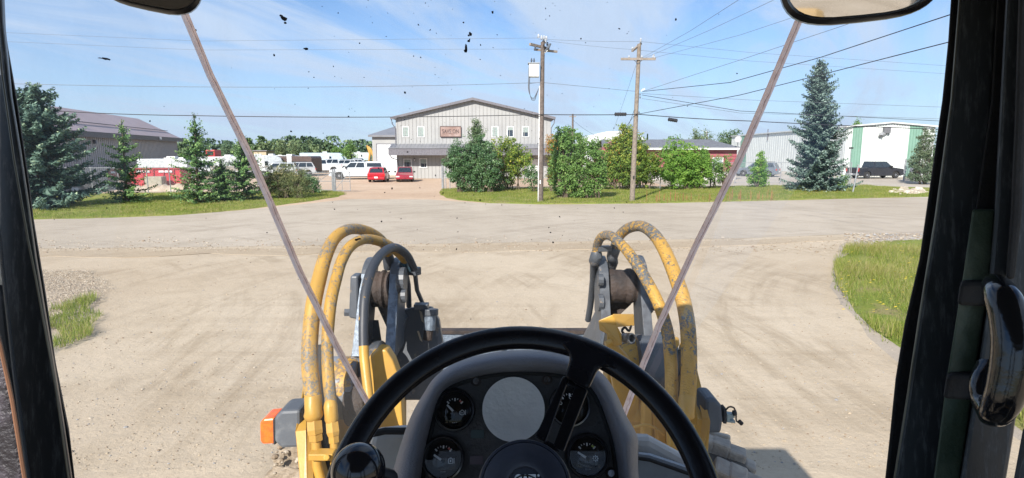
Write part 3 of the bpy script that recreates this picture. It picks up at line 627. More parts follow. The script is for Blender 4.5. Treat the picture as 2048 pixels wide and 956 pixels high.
def pink_house():
    Y0 = 62.0; x0, x1 = X(1208, Y0), X(1474, Y0); ze = Z(298, Y0, 1400); zr = Z(281, Y0 + 4, 1400)
    t = thing('red_clad_house', 'low red clad house with dark grey shingle roof behind the bushes', 'house', (x0, Y0, 0))
    M_w = pm('faded_red_siding', (.30, .075, .095, 1), (.36, .14, .14, 1), .8, .6, lo=.3, hi=.7)
    b = MB().m(M_w); b.box(((x0 + x1) / 2, Y0 + 4, ze / 2), (x1 - x0, 8, ze))
    b.m(pm('red_siding_lap', (.30, .06, .09, 1), rough=.6))
    for k in range(9): b.box(((x0 + x1) / 2, Y0 - .015, .25 + k * .33), (x1 - x0 - .02, .03, .035))
    b.m(pm('lower_pale_siding', (.52, .50, .48, 1))).box(((x0 + x1) / 2, Y0 - .03, .45), (x1 - x0 + .04, .05, .9)); b.build('wall', t)
    r = MB().m(pm('grey_shingle_roof', (.15, .16, .18, 1), (.12, .125, .145, 1), 3, .8))
    r.prism([(x0 - .3, Y0 - .5, ze - .05), (x0 + .3, Y0 + 4, zr), (x0 + .3, Y0 + 4, zr + .12), (x0 - .3, Y0 - .5, ze + .12)], [(x1 + .4, Y0 - .5, ze - .05), (x1 - 1.6, Y0 + 4, zr), (x1 - 1.6, Y0 + 4, zr + .12), (x1 + .4, Y0 - .5, ze + .12)])
    r.add([(x0 - .3, Y0 + 8.5, ze), (x0 + .3, Y0 + 4.01, zr + .12), (x1 - 1.6, Y0 + 4.01, zr + .12), (x1 + .4, Y0 + 8.5, ze)], [(0, 1, 2, 3)]); r.add([(x1 + .4, Y0 - .48, ze + .1), (x1 + .4, Y0 + 8.5, ze), (x1 - 1.6, Y0 + 4, zr + .1)], [(0, 1, 2)]); ro = r.build('roof', t)
    MB().m(M_trimw).box(((x0 + x1) / 2, Y0 - .55, ze + .02), (x1 - x0 + .7, .08, .2)).build('gutter', ro)
    # small cross gable
    gx = X(1205, Y0 - 2); g = MB().m(M_w).prism([(gx - .2, Y0 - 2.2, 0), (gx + 2.6, Y0 - 2.2, 0), (gx + 2.6, Y0 - 2.2, ze - .3), (gx + 1.0, Y0 - 2.2, ze + .75), (gx - .2, Y0 - 2.2, ze - .1)], [(gx - .2, Y0, 0), (gx + 2.6, Y0, 0), (gx + 2.6, Y0, ze - .3), (gx + 1.0, Y0, ze + .75), (gx - .2, Y0, ze - .1)]); g.build('porch', t)
    MB().m(M_trimw).prism([(gx + .95, Y0 - 2.32, ze + .78), (gx + 3.0, Y0 - 2.32, ze - .5), (gx + 3.0, Y0 - 2.32, ze - .3), (gx + .95, Y0 - 2.32, ze + .98)], [(gx + .95, Y0 + .4, ze + .78), (gx + 3.0, Y0 + .4, ze - .5), (gx + 3.0, Y0 + .4, ze - .3), (gx + .95, Y0 + .4, ze + .98)]).build('porch_roof', t)
    for px, wd in ((1436, 1.0), (1290, 1.2), (1226, .8)): window(t, X(px, Y0), Y0 - .02, 1.1, 2.35, wd, .9)
    # satellite dish
    dx, dz = X(1474, Y0 - .5), Z(279, Y0 - .5, 1474)
    dd = MB().m(pm('dish_grey', (.42, .42, .44, 1))).lathe((dx, Y0 - .7, dz), (-.5, -.8, .35), [(.001, 0), (.15, .02), (.34, .10), (.35, .11), (.15, .035), (.001, .02)], 18)
    dd.tube([(dx, Y0 - .6, dz), (dx + .1, Y0 - .3, ze + .1)], .03, 6); dd.build('satellite_dish', t)
pink_house()
def arch_building():
    Y0 = 105.; x0, x1 = X(1150, Y0), X(1310, Y0); zt = Z(262, Y0, 1235)
    t = thing('arched_shed', 'white round roofed shed behind the red house', 'building', ((x0 + x1) / 2, Y0, 0)); b = MB().m(pm('white_arch_roof', (.66, .68, .70, 1), rough=.5))
    n = 14; xm = (x0 + x1) / 2; hw = (x1 - x0) / 2
    arc = [(xm - hw * math.cos(math.pi * k / n), 1.8 + (zt - 1.8) * math.sin(math.pi * k / n) ** .85) for k in range(n + 1)]
    sec = [(x0, 0)] + arc + [(x1, 0)]; b.prism([(x, Y0, z) for x, z in sec], [(x, Y0 + 14, z) for x, z in sec]); b.build('shell', t)
    MB().m(M_gdoor).box((xm, Y0 - .05, 1.6), (3.5, .08, 3.2)).build('door', t)
arch_building()
def hut(px0, px1, pyt, Y, col, name, label, flat=True):
    x0, x1 = X(px0, Y), X(px1, Y); z = Z(pyt, Y, (px0 + px1) / 2)
    t = thing(name, label, 'building', ((x0 + x1) / 2, Y, 0)); MB().m(col).box(((x0 + x1) / 2, Y + 3, z / 2), (x1 - x0, 6, z)).build('wall', t)
    MB().m(M_roof).box(((x0 + x1) / 2, Y + 3, z + .1), (x1 - x0 + .8, 6.8, .2)).build('roof', t)
    window(t, (x0 + x1) / 2, Y, z * .35, z * .7, (x1 - x0) * .25, .3); return t
hut(507, 532, 302, 150, pm('tan_wall', (.45, .38, .26, 1)), 'site_office', 'small tan flat roofed office far behind the trailers')
# ---------------------------------------------------------------- vehicles
def paint(name, c, c2=None, rough=.28): return pm(name, c, c2, 2, rough, 0, coat=.6)
P_white = paint('white_car_paint', (.58, .62, .65, 1), (.56, .60, .63, 1)); P_red = paint('red_car_paint', (.42, .010, .025, 1)); P_maroon = paint('dark_red_car_paint', (.28, .012, .03, 1))
P_black = paint('black_car_paint', (.018, .02, .028, 1)); P_grey = paint('grey_blue_car_paint', (.13, .16, .20, 1)); P_silver = paint('silver_car_paint', (.42, .44, .46, 1))
M_trim = pm('dark_car_trim', (.02, .02, .022, 1), rough=.6); M_ctyre = pm('car_tyre', (.025, .025, .025, 1), rough=.85); M_alloy = pm('alloy_rim', (.42, .43, .45, 1), rough=.3, metal=.7)
M_tail = pm('red_tail_lamp', (.55, .02, .02, 1), rough=.2); M_head = pm('clear_head_lamp', (.65, .68, .70, 1), rough=.15, spec=.8); M_plate = pm('number_plate', (.75, .75, .75, 1), rough=.5)
SPEC = {
 # length, width, belt z, roof z, body profile is derived, cabin (rear base, rear top, front top, front base), wheel x, wheel r, nose z
 'hatch': dict(L=4.0, W=1.72, belt=.92, roof=1.48, cab=(.05, .45, 2.35, 3.15), wx=(.72, 3.25), r=.31, nose=.72, tail=.92, bed=None),
 'suv': dict(L=4.75, W=1.88, belt=1.08, roof=1.74, cab=(.05, .40, 2.75, 3.55), wx=(.9, 3.8), r=.36, nose=.95, tail=1.05, bed=None),
 'pickup': dict(L=5.85, W=2.0, belt=1.25, roof=1.93, cab=(1.95, 2.1, 3.65, 4.45), wx=(1.15, 4.85), r=.41, nose=1.08, tail=1.22, bed=(0, 1.9)),
 'van': dict(L=5.6, W=2.0, belt=1.25, roof=2.15, cab=(.02, .1, 4.0, 4.75), wx=(1.0, 4.5), r=.36, nose=.95, tail=1.2, bed=None)}
def vehicle(kind, name, label, cat, loc, yaw, pmat, group=None, cap=False, bumper=None, glass_side=True, grille='dark', roofmat=None):
    S = SPEC[kind]; L_, W = S['L'], S['W']; t = local_thing(name, label, cat, loc, yaw, group); ox = -L_ / 2; hw = W / 2; r = S['r']; zb = r * .75
    # body profile with wheel arches cut in
    prof = []
    def arch(x):
        return [(x + (r + .07) * math.cos(a), r + (r + .07) * math.sin(a)) for a in [math.pi - k * math.pi / 8 for k in range(9)]]
    prof += [(.12, zb + .05), (S['wx'][0] - r - .07, zb)] + arch(S['wx'][0]) + [(S['wx'][0] + r + .07, zb), (S['wx'][1] - r - .07, zb)] + arch(S['wx'][1]) + [(S['wx'][1] + r + .07, zb), (L_ - .15, zb + .05)]
    prof += [(L_, zb + .2), (L_, S['nose'] - .15), (L_ - .12, S['nose']), (S['cab'][3] + .05, S['belt'] - .0), (S['cab'][0] + .02, S['belt'] + .0 if S['bed'] else S['tail'])]
    if S['bed']: prof += [(0.02, S['tail'])]
    prof += [(0, S['tail'] - .12), (0.0, zb + .3)]
    b = MB().m(pmat)
    n = len(prof); loops = []
    for y, k in ((-hw, .96), (-hw + .05, 1), (hw - .05, 1), (hw, .96)):
        loops.append([(x + ox, y, z if z < S['belt'] * .8 else z * (1 if k == 1 else .985)) for x, z in prof])
    o = len(b.v); V = [p for l_ in loops for p in l_]
    fs = [(j * n + i, j * n + (i + 1) % n, (j + 1) * n + (i + 1) % n, (j + 1) * n + i) for j in range(3) for i in range(n)] + [tuple(range(n)), tuple(3 * n + i for i in range(n))]
    b.add(V, fs)
    c = S['cab']; z0 = S['belt'] - .02; z1 = S['roof']; wt = hw - .20; wb = hw - .06
    cabv = lambda e=0: [(c[0] + ox, -wb, z0), (c[3] + ox, -wb, z0), (c[3] + ox, wb, z0), (c[0] + ox, wb, z0), (c[1] + ox, -wt, z1 - .03), (c[2] + ox, -wt, z1 - .03), (c[2] + ox, wt, z1 - .03), (c[1] + ox, wt, z1 - .03),
                        (c[1] + .15 + ox, -wt + .15, z1), (c[2] - .15 + ox, -wt + .15, z1), (c[2] - .15 + ox, wt - .15, z1), (c[1] + .15 + ox, wt - .15, z1)]
    b.add(cabv(), [(0, 1, 5, 4), (1, 2, 6, 5), (2, 3, 7, 6), (3, 0, 4, 7), (4, 5, 9, 8), (5, 6, 10, 9), (6, 7, 11, 10), (7, 4, 8, 11), (8, 9, 10, 11), (3, 2, 1, 0)])
    if S['bed']:   # dark load bed
        b.m(M_trim).box(((.95) + ox, 0, S['tail'] + .004), (1.6, W - .3, .012))
    b.build('body', t, smooth=False, bevel=.035 if L_ > 0 else 0)
    # glass
    cv = [Vector(p) for p in cabv()]
    def pane(i0, i1, i2, i3, u0, u1, v0, v1, nm='window'):
        A, B, C_, D = cv[i0], cv[i1], cv[i2], cv[i3]      # bottom a->b, top d->c
        P = lambda u, v: (A.lerp(B, u)).lerp(D.lerp(C_, u), v)
        nn = (B - A).cross(D - A).normalized(); ctr = Vector((ox + L_ / 2, 0, 1)); m = P(.5, .5)
        if nn.dot(m - Vector((m.x * .6, 0, z0))) < 0: nn = -nn
        q = [P(u0, v0), P(u1, v0), P(u1, v1), P(u0, v1)]
        MB().m(M_cargl).prism([p + nn * .012 for p in q], [p - nn * .02 for p in q]).build(nm, t)
    for side in (0, 1):
        i = (0, 1, 5, 4) if side == 0 else (3, 2, 6, 7)
        if kind == 'van': pane(*i, .74, .93, .12, .9)
        elif kind == 'pickup': pane(*i, .06, .46, .12, .9); pane(*i, .50, .92, .12, .9)
        elif kind == 'suv': pane(*i, .05, .28, .15, .88); pane(*i, .31, .60, .12, .9); pane(*i, .63, .93, .12, .9)
        else: pane(*i, .10, .46, .14, .9); pane(*i, .50, .92, .12, .9)
    pane(1, 2, 6, 5, .06, .94, .08, .93, 'windshield')
    if kind != 'van': pane(0, 3, 7, 4, .08, .92, .12, .86, 'rear_window')
    # wheels
    for wx in S['wx']:
        for s in (-1, 1):
            wl = MB().m(M_ctyre).lathe((wx + ox, s * (hw - .25), r), (0, s, 0), [(r * .6, 0), (r * .93, 0), (r, .04), (r, .19), (r * .93, .235), (r * .62, .235), (r * .6, .2)], 22).build('wheel', t)
            rb = MB().m(M_alloy).lathe((wx + ox, s * (hw - .25), r), (0, s, 0), [(.001, .19), (r * .2, .21), (r * .55, .18), (r * .62, .225), (r * .62, .1)], 20)
            for k in range(5):
                a = k * 1.2566; rb.m(M_trim).box((wx + ox + math.cos(a) * r * .38, s * (hw - .25 + .205), r + math.sin(a) * r * .38), (r * .3, .02, r * .12), ax=(Vector((math.cos(a), 0, math.sin(a))), Vector((0, 1, 0)), Vector((-math.sin(a), 0, math.cos(a)))))
            rb.build('rim', wl)
    ft = MB().m(M_trim).box((0, 0, zb + .08), (L_ - .5, W - .24, .2)).build('underbody', t)
    # lamps, bumpers, mirrors, plate
    zt = S['tail'] - .28
    for s in (-1, 1):
        if kind == 'pickup': MB().m(M_tail).box((ox - .005, s * (hw - .09), zt + .06), (.06, .17, .42)).build('tail_lamp', t, bevel=.01)
        else: MB().m(M_tail).box((ox + .03, s * (hw - .13), zt + .1), (.12, .26, .2 if kind != 'van' else .4)).build('tail_lamp', t, bevel=.01)
        MB().m(M_head).box((ox + L_ - .05, s * (hw - .20), S['nose'] - .17), (.14, .36, .15 if kind != 'pickup' else .24)).build('headlight', t, bevel=.02)
        MB().m(M_trim if kind != 'suv' else pmat).box((c[3] + ox - .35, s * (hw + .10), S['belt'] + .08), (.12, .22, .16 if kind != 'pickup' else .24)).build('side_mirror', t, bevel=.02)
        for k in (.33, .62): MB().m(M_trim).box((c[0] + (c[3] - c[0]) * k + ox, s * (hw + .004), S['belt'] - .12), (.18, .02, .03)).build('door_handle', t)
        MB().m(M_trim).box((ox + L_ / 2, s * (hw - .005), zb + .03), (S['wx'][1] - S['wx'][0] - 2 * r - .2, .03, .07)).build('sill', t)
    MB().m(M_trim).box((ox + L_ - .0, 0, S['nose'] - .33), (.05, W * .58, .22)).build('grille', t)
    bm_ = bumper or pmat
    MB().m(bm_).box((ox + L_ + .02, 0, zb + .17), (.16, W - .1, .2)).build('bumper', t, bevel=.03)
    MB().m(bm_).box((ox - .03, 0, zb + .17), (.18, W - .1, .22)).build('bumper', t, bevel=.03)
    MB().m(M_plate).box((ox - .13 if kind == 'pickup' else ox - .135, 0, zt - .14 if kind != 'pickup' else zb + .2), (.02, .34, .16)).build('number_plate', t)
    if kind == 'suv':
        for s in (-1, 1): MB().m(M_trim).tube([(c[1] + .2 + ox, s * (wt - .05), z1 + .05), (c[2] - .2 + ox, s * (wt - .05), z1 + .05)], .02, 6).build('roof_rail', t)
    if cap:
        zc = S['roof'] + .03; cv2 = [(.03 + ox, -hw + .04, S['tail']), (1.95 + ox, -hw + .04, S['tail']), (1.95 + ox, hw - .04, S['tail']), (.03 + ox, hw - .04, S['tail']), (.30 + ox, -hw + .2, zc), (2.02 + ox, -hw + .2, zc), (2.02 + ox, hw - .2, zc), (.30 + ox, hw - .2, zc)]
        co = MB().m(pmat).add(cv2, [(0, 1, 5, 4), (1, 2, 6, 5), (2, 3, 7, 6), (3, 0, 4, 7), (4, 5, 6, 7), (3, 2, 1, 0)]).build('canopy', t, bevel=.03)
        for s in (-1, 1):
            yb, yt = s * (hw - .04 - .16 * .22 + .012), s * (hw - .04 - .16 * .78 + .012); zA = S['tail'] + (zc - S['tail']) * .22; zB = S['tail'] + (zc - S['tail']) * .78
            MB().m(M_cargl).prism([(.25 + ox, yb, zA), (1.85 + ox, yb, zA), (1.85 + ox, yt, zB), (.35 + ox, yt, zB)], [(.25 + ox, yb - s * .03, zA), (1.85 + ox, yb - s * .03, zA), (1.85 + ox, yt - s * .03, zB), (.35 + ox, yt - s * .03, zB)]).build('canopy_window', co)
    return t
def place(px, py): p = gn(px, py); return (p.x, p.y, 0)
def vp(px, py, dy=0): p = gn(px, py); return (p.x, p.y + dy, 0.0)
vehicle('pickup', 'pickup_truck', 'long white pickup with a white canopy over its bed behind the gate', 'pickup truck', vp(712, 359, 1), R_(180 + 8), P_white, cap=True)
vehicle('hatch', 'hatchback', 'bright red hatchback seen from behind with white number plate', 'car', vp(751, 364.5, 1.6), R_(95), P_red)
vehicle('hatch', 'hatchback', 'dark red hatchback facing the road in front of the wall', 'car', vp(805, 364, 1.6), R_(-82), P_maroon)
vehicle('van', 'cargo_van', 'white van backed up beside the white garage door', 'van', vp(781, 351, 3), R_(180 - 12), P_white)
vehicle('pickup', 'pickup_truck', 'black pickup parked before the green and white warehouse', 'pickup truck', vp(1757, 357, .8), R_(10), P_black, bumper=pm('steel_bumper', (.4, .42, .44, 1), rough=.3, metal=.5))
vehicle('suv', 'suv', 'grey blue suv half hidden by a small shrub before the white wall', 'car', vp(1523, 353.5, 1.2), R_(180 - 38), P_grey)
for k, (px, py, yw, kd, lb, ctg) in enumerate(((640, 345.5, 205, 'pickup', 'white pickup nearest the brown trailer in the row of parked trucks', 'pickup truck'), (664, 343, 207, 'pickup', 'second white pickup in the row behind the canopy pickup', 'pickup truck'), (683, 341, 206, 'suv', 'white suv in the row right behind the canopy pickup cab', 'car'),
        (699, 339, 208, 'suv', 'white suv fourth in the parked row left of the annex', 'car'), (716, 338, 205, 'pickup', 'farthest white pickup in the row beside the orange machine', 'pickup truck'))):
    vehicle(kd, 'parked_truck' if kd == 'pickup' else 'parked_suv', lb, ctg, vp(px, py), R_(yw), P_white, 'white vehicles in the far yard row')
for px, py, yw, mt, lb in ((438, 352, 25, P_white, 'white suv seen between the two left spruces'), (592, 352, 200, P_silver, 'silver suv parked at the end of the juniper hedge'), (556, 354, 190, P_white, 'white suv parked right behind the juniper hedge'), (525, 347, 20, P_silver, 'silver suv behind the left windshield seam')):
    vehicle('suv', 'parked_suv', lb, 'car', vp(px, py), R_(yw), mt)
def camper(px, py, L_, yaw, H, label, body, band=None, wd=2.5, nose=.0, win=2, group=None, cat='camper trailer', name='camper_trailer'):
    t = local_thing(name, label, cat, vp(px, py), yaw, group); x0 = -L_ / 2; x1 = L_ / 2; z0 = .55; hw = wd / 2
    prof = [(x0, z0), (x1 - nose, z0), (x1, z0 + .5), (x1 - nose * .3, H - .25), (x1 - nose * .6 - .15, H), (x0 + .12, H), (x0, H - .12)]
    MB().m(body).prism([(x, -hw, z) for x, z in prof], [(x, hw, z) for x, z in prof]).build('body', t, bevel=.04)
    for s in (-1, 1):
        if band: MB().m(band).box(((x0 + x1) / 2 - nose / 2, s * (hw + .012), z0 + .45), (L_ - nose - .3, .03, .55)).build('stripe', t)
        for k in range(win): MB().m(M_cargl).box((x0 + L_ * (k + .7) / (win + .6), s * (hw + .014), H - .9), (.9, .03, .5)).build('window', t)
        MB().m(M_trimw).box((x0 + L_ * .62, s * (hw + .016), z0 + 1.05), (.65, .03, 1.75)).build('door', t)
        for k in (-.4, .4): MB().m(M_ctyre).lathe((x0 + L_ * .42 + k, s * (hw - .18), .33), (0, s, 0), [(.001, 0), (.33, 0), (.33, .2), (.15, .21), (.001, .2)], 14).build('wheel', t)
    MB().m(M_trimw).box((.4, 0, H + .12), (.8, .7, .24)).build('roof_vent', t, bevel=.03)
    MB().m(M_trim).tube([(x1 - nose, -.5, z0 - .05), (x1 + .9, 0, z0 - .1), (x1 - nose, .5, z0 - .05)], .04, 6).build('hitch', t)
    return t
W_c = pm('camper_white', (.52, .56, .58, 1), rough=.35); B_c = pm('camper_brown', (.085, .06, .055, 1), (.10, .07, .06, 1), rough=.35); T_c = pm('camper_tan_band', (.33, .29, .24, 1), rough=.4); Bl_c = pm('camper_pale_blue', (.45, .58, .70, 1), rough=.4)
camper(578, 350, 8.2, R_(-12), 2.45, 'dark brown camper trailer with a tan lower band behind the junipers', B_c, T_c)
camper(541, 340, 9, R_(-8), 2.4, 'long white camper trailer behind the dark brown one', W_c, T_c, win=3)
camper(647, 335, 8.0, R_(10), 2.75, 'pale blue and white camper with a sloped nose behind the parked trucks', Bl_c, W_c, nose=1.3)
camper(512, 352, 7.0, R_(20), 2.5, 'white camper with a grey sloped nose behind the middle spruce', W_c, M_silverband if 'M_silverband' in globals() else T_c, nose=1.5)
camper(455, 352, 6.5, R_(-5), 2.4, 'white camper showing through the branches of the left spruces', W_c, T_c)
camper(715, 312.5 + 12, 7, R_(5), 2.7, 'small distant white camper under the far tree line', W_c, Bl_c)
camper(612, 344, 3.2, R_(-70), 2.2, 'small white box trailer with a dark front window beside the brown camper', W_c, None, wd=1.9, win=1, name='box_trailer', cat='trailer')
camper(341, 366, 4.6, R_(4), 2.35, 'tall white box trailer with a turquoise stripe behind the red bins', W_c, pm('turquoise_band', (.10, .42, .42, 1), rough=.4), name='box_trailer', cat='trailer', win=0)
# red steel bins with white lettering
M_bin = pm('red_bin_paint', (.46, .02, .04, 1), (.36, .02, .035, 1), 2, .5); M_binr = pm('red_bin_rib', (.32, .015, .03, 1), rough=.5)
def bin_(px, py, L_, label, H=1.35):
    t = local_thing('steel_bin', label, 'bin', vp(px, py), R_(3), 'red steel bins before the long shed'); b = MB().m(M_bin); hw = .95
    for (c, d) in (((0, -hw, H / 2 + .15), (L_, .06, H)), ((0, hw, H / 2 + .15), (L_, .06, H)), ((-L_ / 2, 0, H / 2 + .15), (.06, 2 * hw, H)), ((L_ / 2, 0, H / 2 + .15), (.06, 2 * hw, H)), ((0, 0, .2), (L_, 2 * hw, .06))): b.box(c, d)
    b.build('shell', t); b = MB().m(M_binr); k = -L_ / 2 + .3
    while k < L_ / 2: b.box((k, -hw - .06, H / 2 + .15), (.1, .1, H)); k += .85
    b.box((0, -hw - .06, H + .12), (L_, .13, .12)); b.build('rib', t)
    for s in (-1, 1):
        MB().m(M_white).box((s * L_ * .22, -hw - .12, H - .12), (1.1, .012, .16)).m(M_bin).box((s * L_ * .22 - .1, -hw - .129, H - .12), (.07, .006, .16)).box((s * L_ * .22 + .25, -hw - .129, H - .12), (.07, .006, .16)).build('lettering', t)
bin_(268, 371, 3.2, 'red steel bin left of the young spruce'); bin_(325, 374, 4.2, 'red ribbed steel bin with pale lettering before the white box trailer', 1.5)
# concrete blocks
t = tag(MB().m(pm('concrete_block', (.36, .34, .27, 1), (.28, .26, .2, 1), 4, .9)).box(Vector(vp(313, 377)) + Vector((0, 0, .5)), (1.3, 1.1, 1.0), rot=.2).build('concrete_block', bevel=.05), 'squat concrete block before the red bins', 'concrete block')
# earth bank along the long shed
def bank(name, pts, w, h, mat, label, seed):
    r = random.Random(seed); b = MB().m(mat); V = []; F = []
    n = len(pts)
    for i, p in enumerate(pts):
        p = Vector(p); d = (Vector(pts[min(i + 1, n - 1)]) - Vector(pts[max(i - 1, 0)])).normalized(); q = Vector((-d.y, d.x, 0)); hh = h * r.uniform(.7, 1.15)
        for u, z in ((-1, -.02), (-.55, .55), (-.15, .95), (.2, 1), (.6, .6), (1, -.02)): V.append(p + q * (u * w * r.uniform(.85, 1.1)) + Vector((0, 0, max(z, -.02) * hh)))
    for i in range(n - 1):
        for k in range(5): F.append((i * 6 + k, i * 6 + k + 1, (i + 1) * 6 + k + 1, (i + 1) * 6 + k))
    b.add(V, F); o = b.build(name, smooth=True); return tag(o, label, 'earth bank')
def seg(a, b, n): return [tuple(Vector(a).lerp(Vector(b), k / n)) for k in range(n + 1)]
bank('earth_bank', seg(vp(90, 381), vp(255, 376), 24), 1.4, .95, pm('bank_earth', (.16, .13, .10, 1), (.50, .48, .44, 1), .9, .95, 0, .8, 8, lo=.5, hi=.62), 'low bank of dark earth and pale rubble before the long shed', 3)
bank('earth_bank', seg(vp(262, 382), vp(372, 380), 18), 1.2, .5, pm('bank_sand', (.42, .33, .24, 1), (.5, .42, .33, 1), 1, .95, 0, .8, 8), 'low sandy bank before the red bins', 5)
# excavator arm and body beyond the yard
def excavator():
    p = Vector(vp(737, 337)); t = thing('excavator', 'yellow excavator standing beside the annex in the far yard', 'excavator', tuple(p))
    MB().m(M_yellow).box(p + Vector((2.2, .5, 1.6)), (2.6, 2.2, 1.1)).build('body', t, bevel=.1)
    MB().m(M_cargl).box(p + Vector((1.6, -.1, 2.3)), (1.0, 1.1, 1.5)).build('cab', t, bevel=.08)
    MB().m(M_trim).box(p + Vector((2.4, -.7, .45)), (3.6, .5, .85)).box(p + Vector((2.4, 1.4, .45)), (3.6, .5, .85)).build('track', t, bevel=.2)
    MB().m(M_yellow).tube([p + Vector((1.3, 0, 1.6)), p + Vector((.5, 0, 3.4)), p + Vector((.1, 0, 3.9))], [.26, .32, .2], 4).build('boom', t)
    MB().m(M_yellow).tube([p + Vector((-.1, 0, 4.1)), p + Vector((.35, 0, 2.6)), p + Vector((.1, 0, 1.3))], [.18, .22, .14], 4).build('arm', t)
    MB().m(M_yellow_worn).prism([p + Vector((-.3, -.5, 1.3)), p + Vector((.5, -.5, 1.2)), p + Vector((.3, -.5, .5)), p + Vector((-.4, -.5, .7))], [p + Vector((-.3, .5, 1.3)), p + Vector((.5, .5, 1.2)), p + Vector((.3, .5, .5)), p + Vector((-.4, .5, .7))]).build('bucket', t)
excavator()
def red_truck():
    p = Vector(vp(441, 338)); t = thing('red_truck', 'red heavy truck cab showing above the left spruces', 'truck', tuple(p))
    R = pm('truck_red', (.38, .03, .03, 1), rough=.4)
    MB().m(R).box(p + Vector((-1.0, 0, 2.2)), (1.6, 2.2, 2.2)).box(p + Vector((.7, 0, 1.6)), (1.8, 1.9, 1.2)).build('cab', t, bevel=.1)
    MB().m(M_cargl).box(p + Vector((-1.0, -1.115, 2.7)), (1.0, .03, .7)).build('window', t); MB().m(M_trim).box(p + Vector((0, 0, .7)), (6, 1.2, .4)).build('frame', t)
    for x in (-2.2, 1.2): MB().m(M_ctyre).lathe(p + Vector((x, -1.2, .5)), (0, 1, 0), [(.001, 0), (.5, 0), (.5, 2.4), (.001, 2.4)], 14).build('wheel', t)
red_truck()
# ---------------------------------------------------------------- power poles and lines
M_pole = pm('weathered_pole_wood', (.155, .125, .108, 1), (.10, .08, .07, 1), 8, .9, 0, .6, 60, lo=.35, hi=.65); M_pole2 = pm('pale_pole_wood', (.25, .21, .17, 1), (.17, .14, .115, 1), 8, .9, 0, .6, 60, lo=.35, hi=.65)
M_arm = pm('pale_crossarm_wood', (.29, .25, .215, 1), (.22, .185, .155, 1), 8, .9); M_ins = pm('porcelain_insulator', (.55, .58, .62, 1), rough=.25); M_wire = pm('aluminium_wire', (.13, .14, .16, 1), rough=.5); M_cable = pm('black_cable', (.015, .015, .02, 1), rough=.6)
M_box = pm('pole_box_grey', (.55, .57, .56, 1), rough=.4); M_darkins = pm('dark_insulator', (.10, .12, .15, 1), rough=.3)
Y1 = gn(1081, 405).y; Y2 = gn(1264, 404).y
P1 = lambda px, py, dy=0: at(px, py, Y1 + dy)
P2 = lambda px, py, dy=0: at(px, py, Y2 + dy)
def insul(t, p, r=.07, h=.2, mat=None, d=(0, 0, 1)):
    MB().m(mat or M_ins).lathe(p, d, [(.02, 0), (r, .02), (r * .5, h * .3), (r * 1.2, h * .4), (r * .5, h * .65), (r * .8, h * .72), (r * .35, h), (.001, h * 1.02)], 10).build('insulator', t)
def pole1():
    b = gn(1081, 405); top = P1(1085.5, 84); t = thing('utility_pole', 'wooden power pole with a pale equipment box and white conduit', 'utility pole', tuple(b))
    MB().m(M_pole).tube([b + Vector((0, 0, -.3)), b.lerp(top, .3), b.lerp(top, .6), top], [.165, .15, .135, .115], 14).build('pole', t, smooth=True)
    MB().m(M_trimw).tube([P1(1076.5, 403, -.05), P1(1078, 300, -.05), P1(1079.3, 172, -.05)], .036, 8).build('conduit', t)
    MB().m(M_arm).box((P1(1079, 93) + Vector((0, 0, 0))), (.12, 1.9, .14), rot=R_(-38)).build('crossarm', t)
    MB().m(M_arm).box((P1(1092, 100) + Vector((0, .2, 0))), (.10, 1.6, .12), rot=R_(-60)).build('crossarm', t)
    for (px, py, dy, mt) in ((1077, 76, .2, M_ins), (1083, 79, -.6, M_ins), (1088, 79, -.4, M_ins), (1092.5, 80, 0, M_ins), (1070.5, 101, -.7, M_darkins), (1087, 86, .2, M_darkins), (1091, 87, .3, M_ins), (1095, 92, .2, M_darkins), (1097, 96, .3, M_darkins), (1094, 101, .1, M_ins), (1087, 114, 0, M_darkins)): insul(t, P1(px, py, dy), .08, .22, mt)
    for px, py in ((1096, 92), (1092, 98), (1099, 90)): MB().m(M_darkins).tube([P1(px - 2, py + 6), P1(px + 2, py - 3)], .06, 8).build('fuse_cutout', t)
    MB().m(M_trimw).tube([P1(1084, 110), P1(1095, 101)], .035, 6).build('bracket', t)
    c0 = P1(1068, 142, -.15); hx = .30; z0, z1 = P1(1068, 155).z, P1(1068, 128.5).z
    bx = MB().m(M_box).box((c0.x, c0.y, (z0 + z1) / 2), (.60, .5, z1 - z0)).build('transformer_box', t, bevel=.02)
    MB().m(pm('box_lid', (.30, .33, .36, 1))).box((c0.x - .02, c0.y, z1 + .02), (.68, .58, .05)).build('lid', bx)
    for dx in (-.15, .0): insul(t, Vector((c0.x + dx, c0.y, z1 + .05)), .06, .28, M_darkins)
    for k in range(4):
        a = P1(1057.5 + k * .5, 133, -.2); MB().m(M_cable if k % 2 else M_wire).tube([a, P1(1057 + k, 150, -.25), P1(1056.5 + k * .8, 176 + k, -.3), P1(1060 + k, 190 + 3 * k, -.3), P1(1066 + k, 196 + k * 1.5, -.3), P1(1072, 188 + k * 2, -.25), P1(1077.5, 176, -.15)], .012, 5, smooth=4).build('loop_cable', t)
    MB().m(M_wire).tube([P1(1059, 160, -.2), P1(1060, 167, -.2), P1(1078, 165, -.1)], .012, 5).build('loop_cable', t)
    MB().m(M_trimw).box(P1(1080.5, 364, -.17), (.07, .02, .22)).build('tag', t)
pole1()
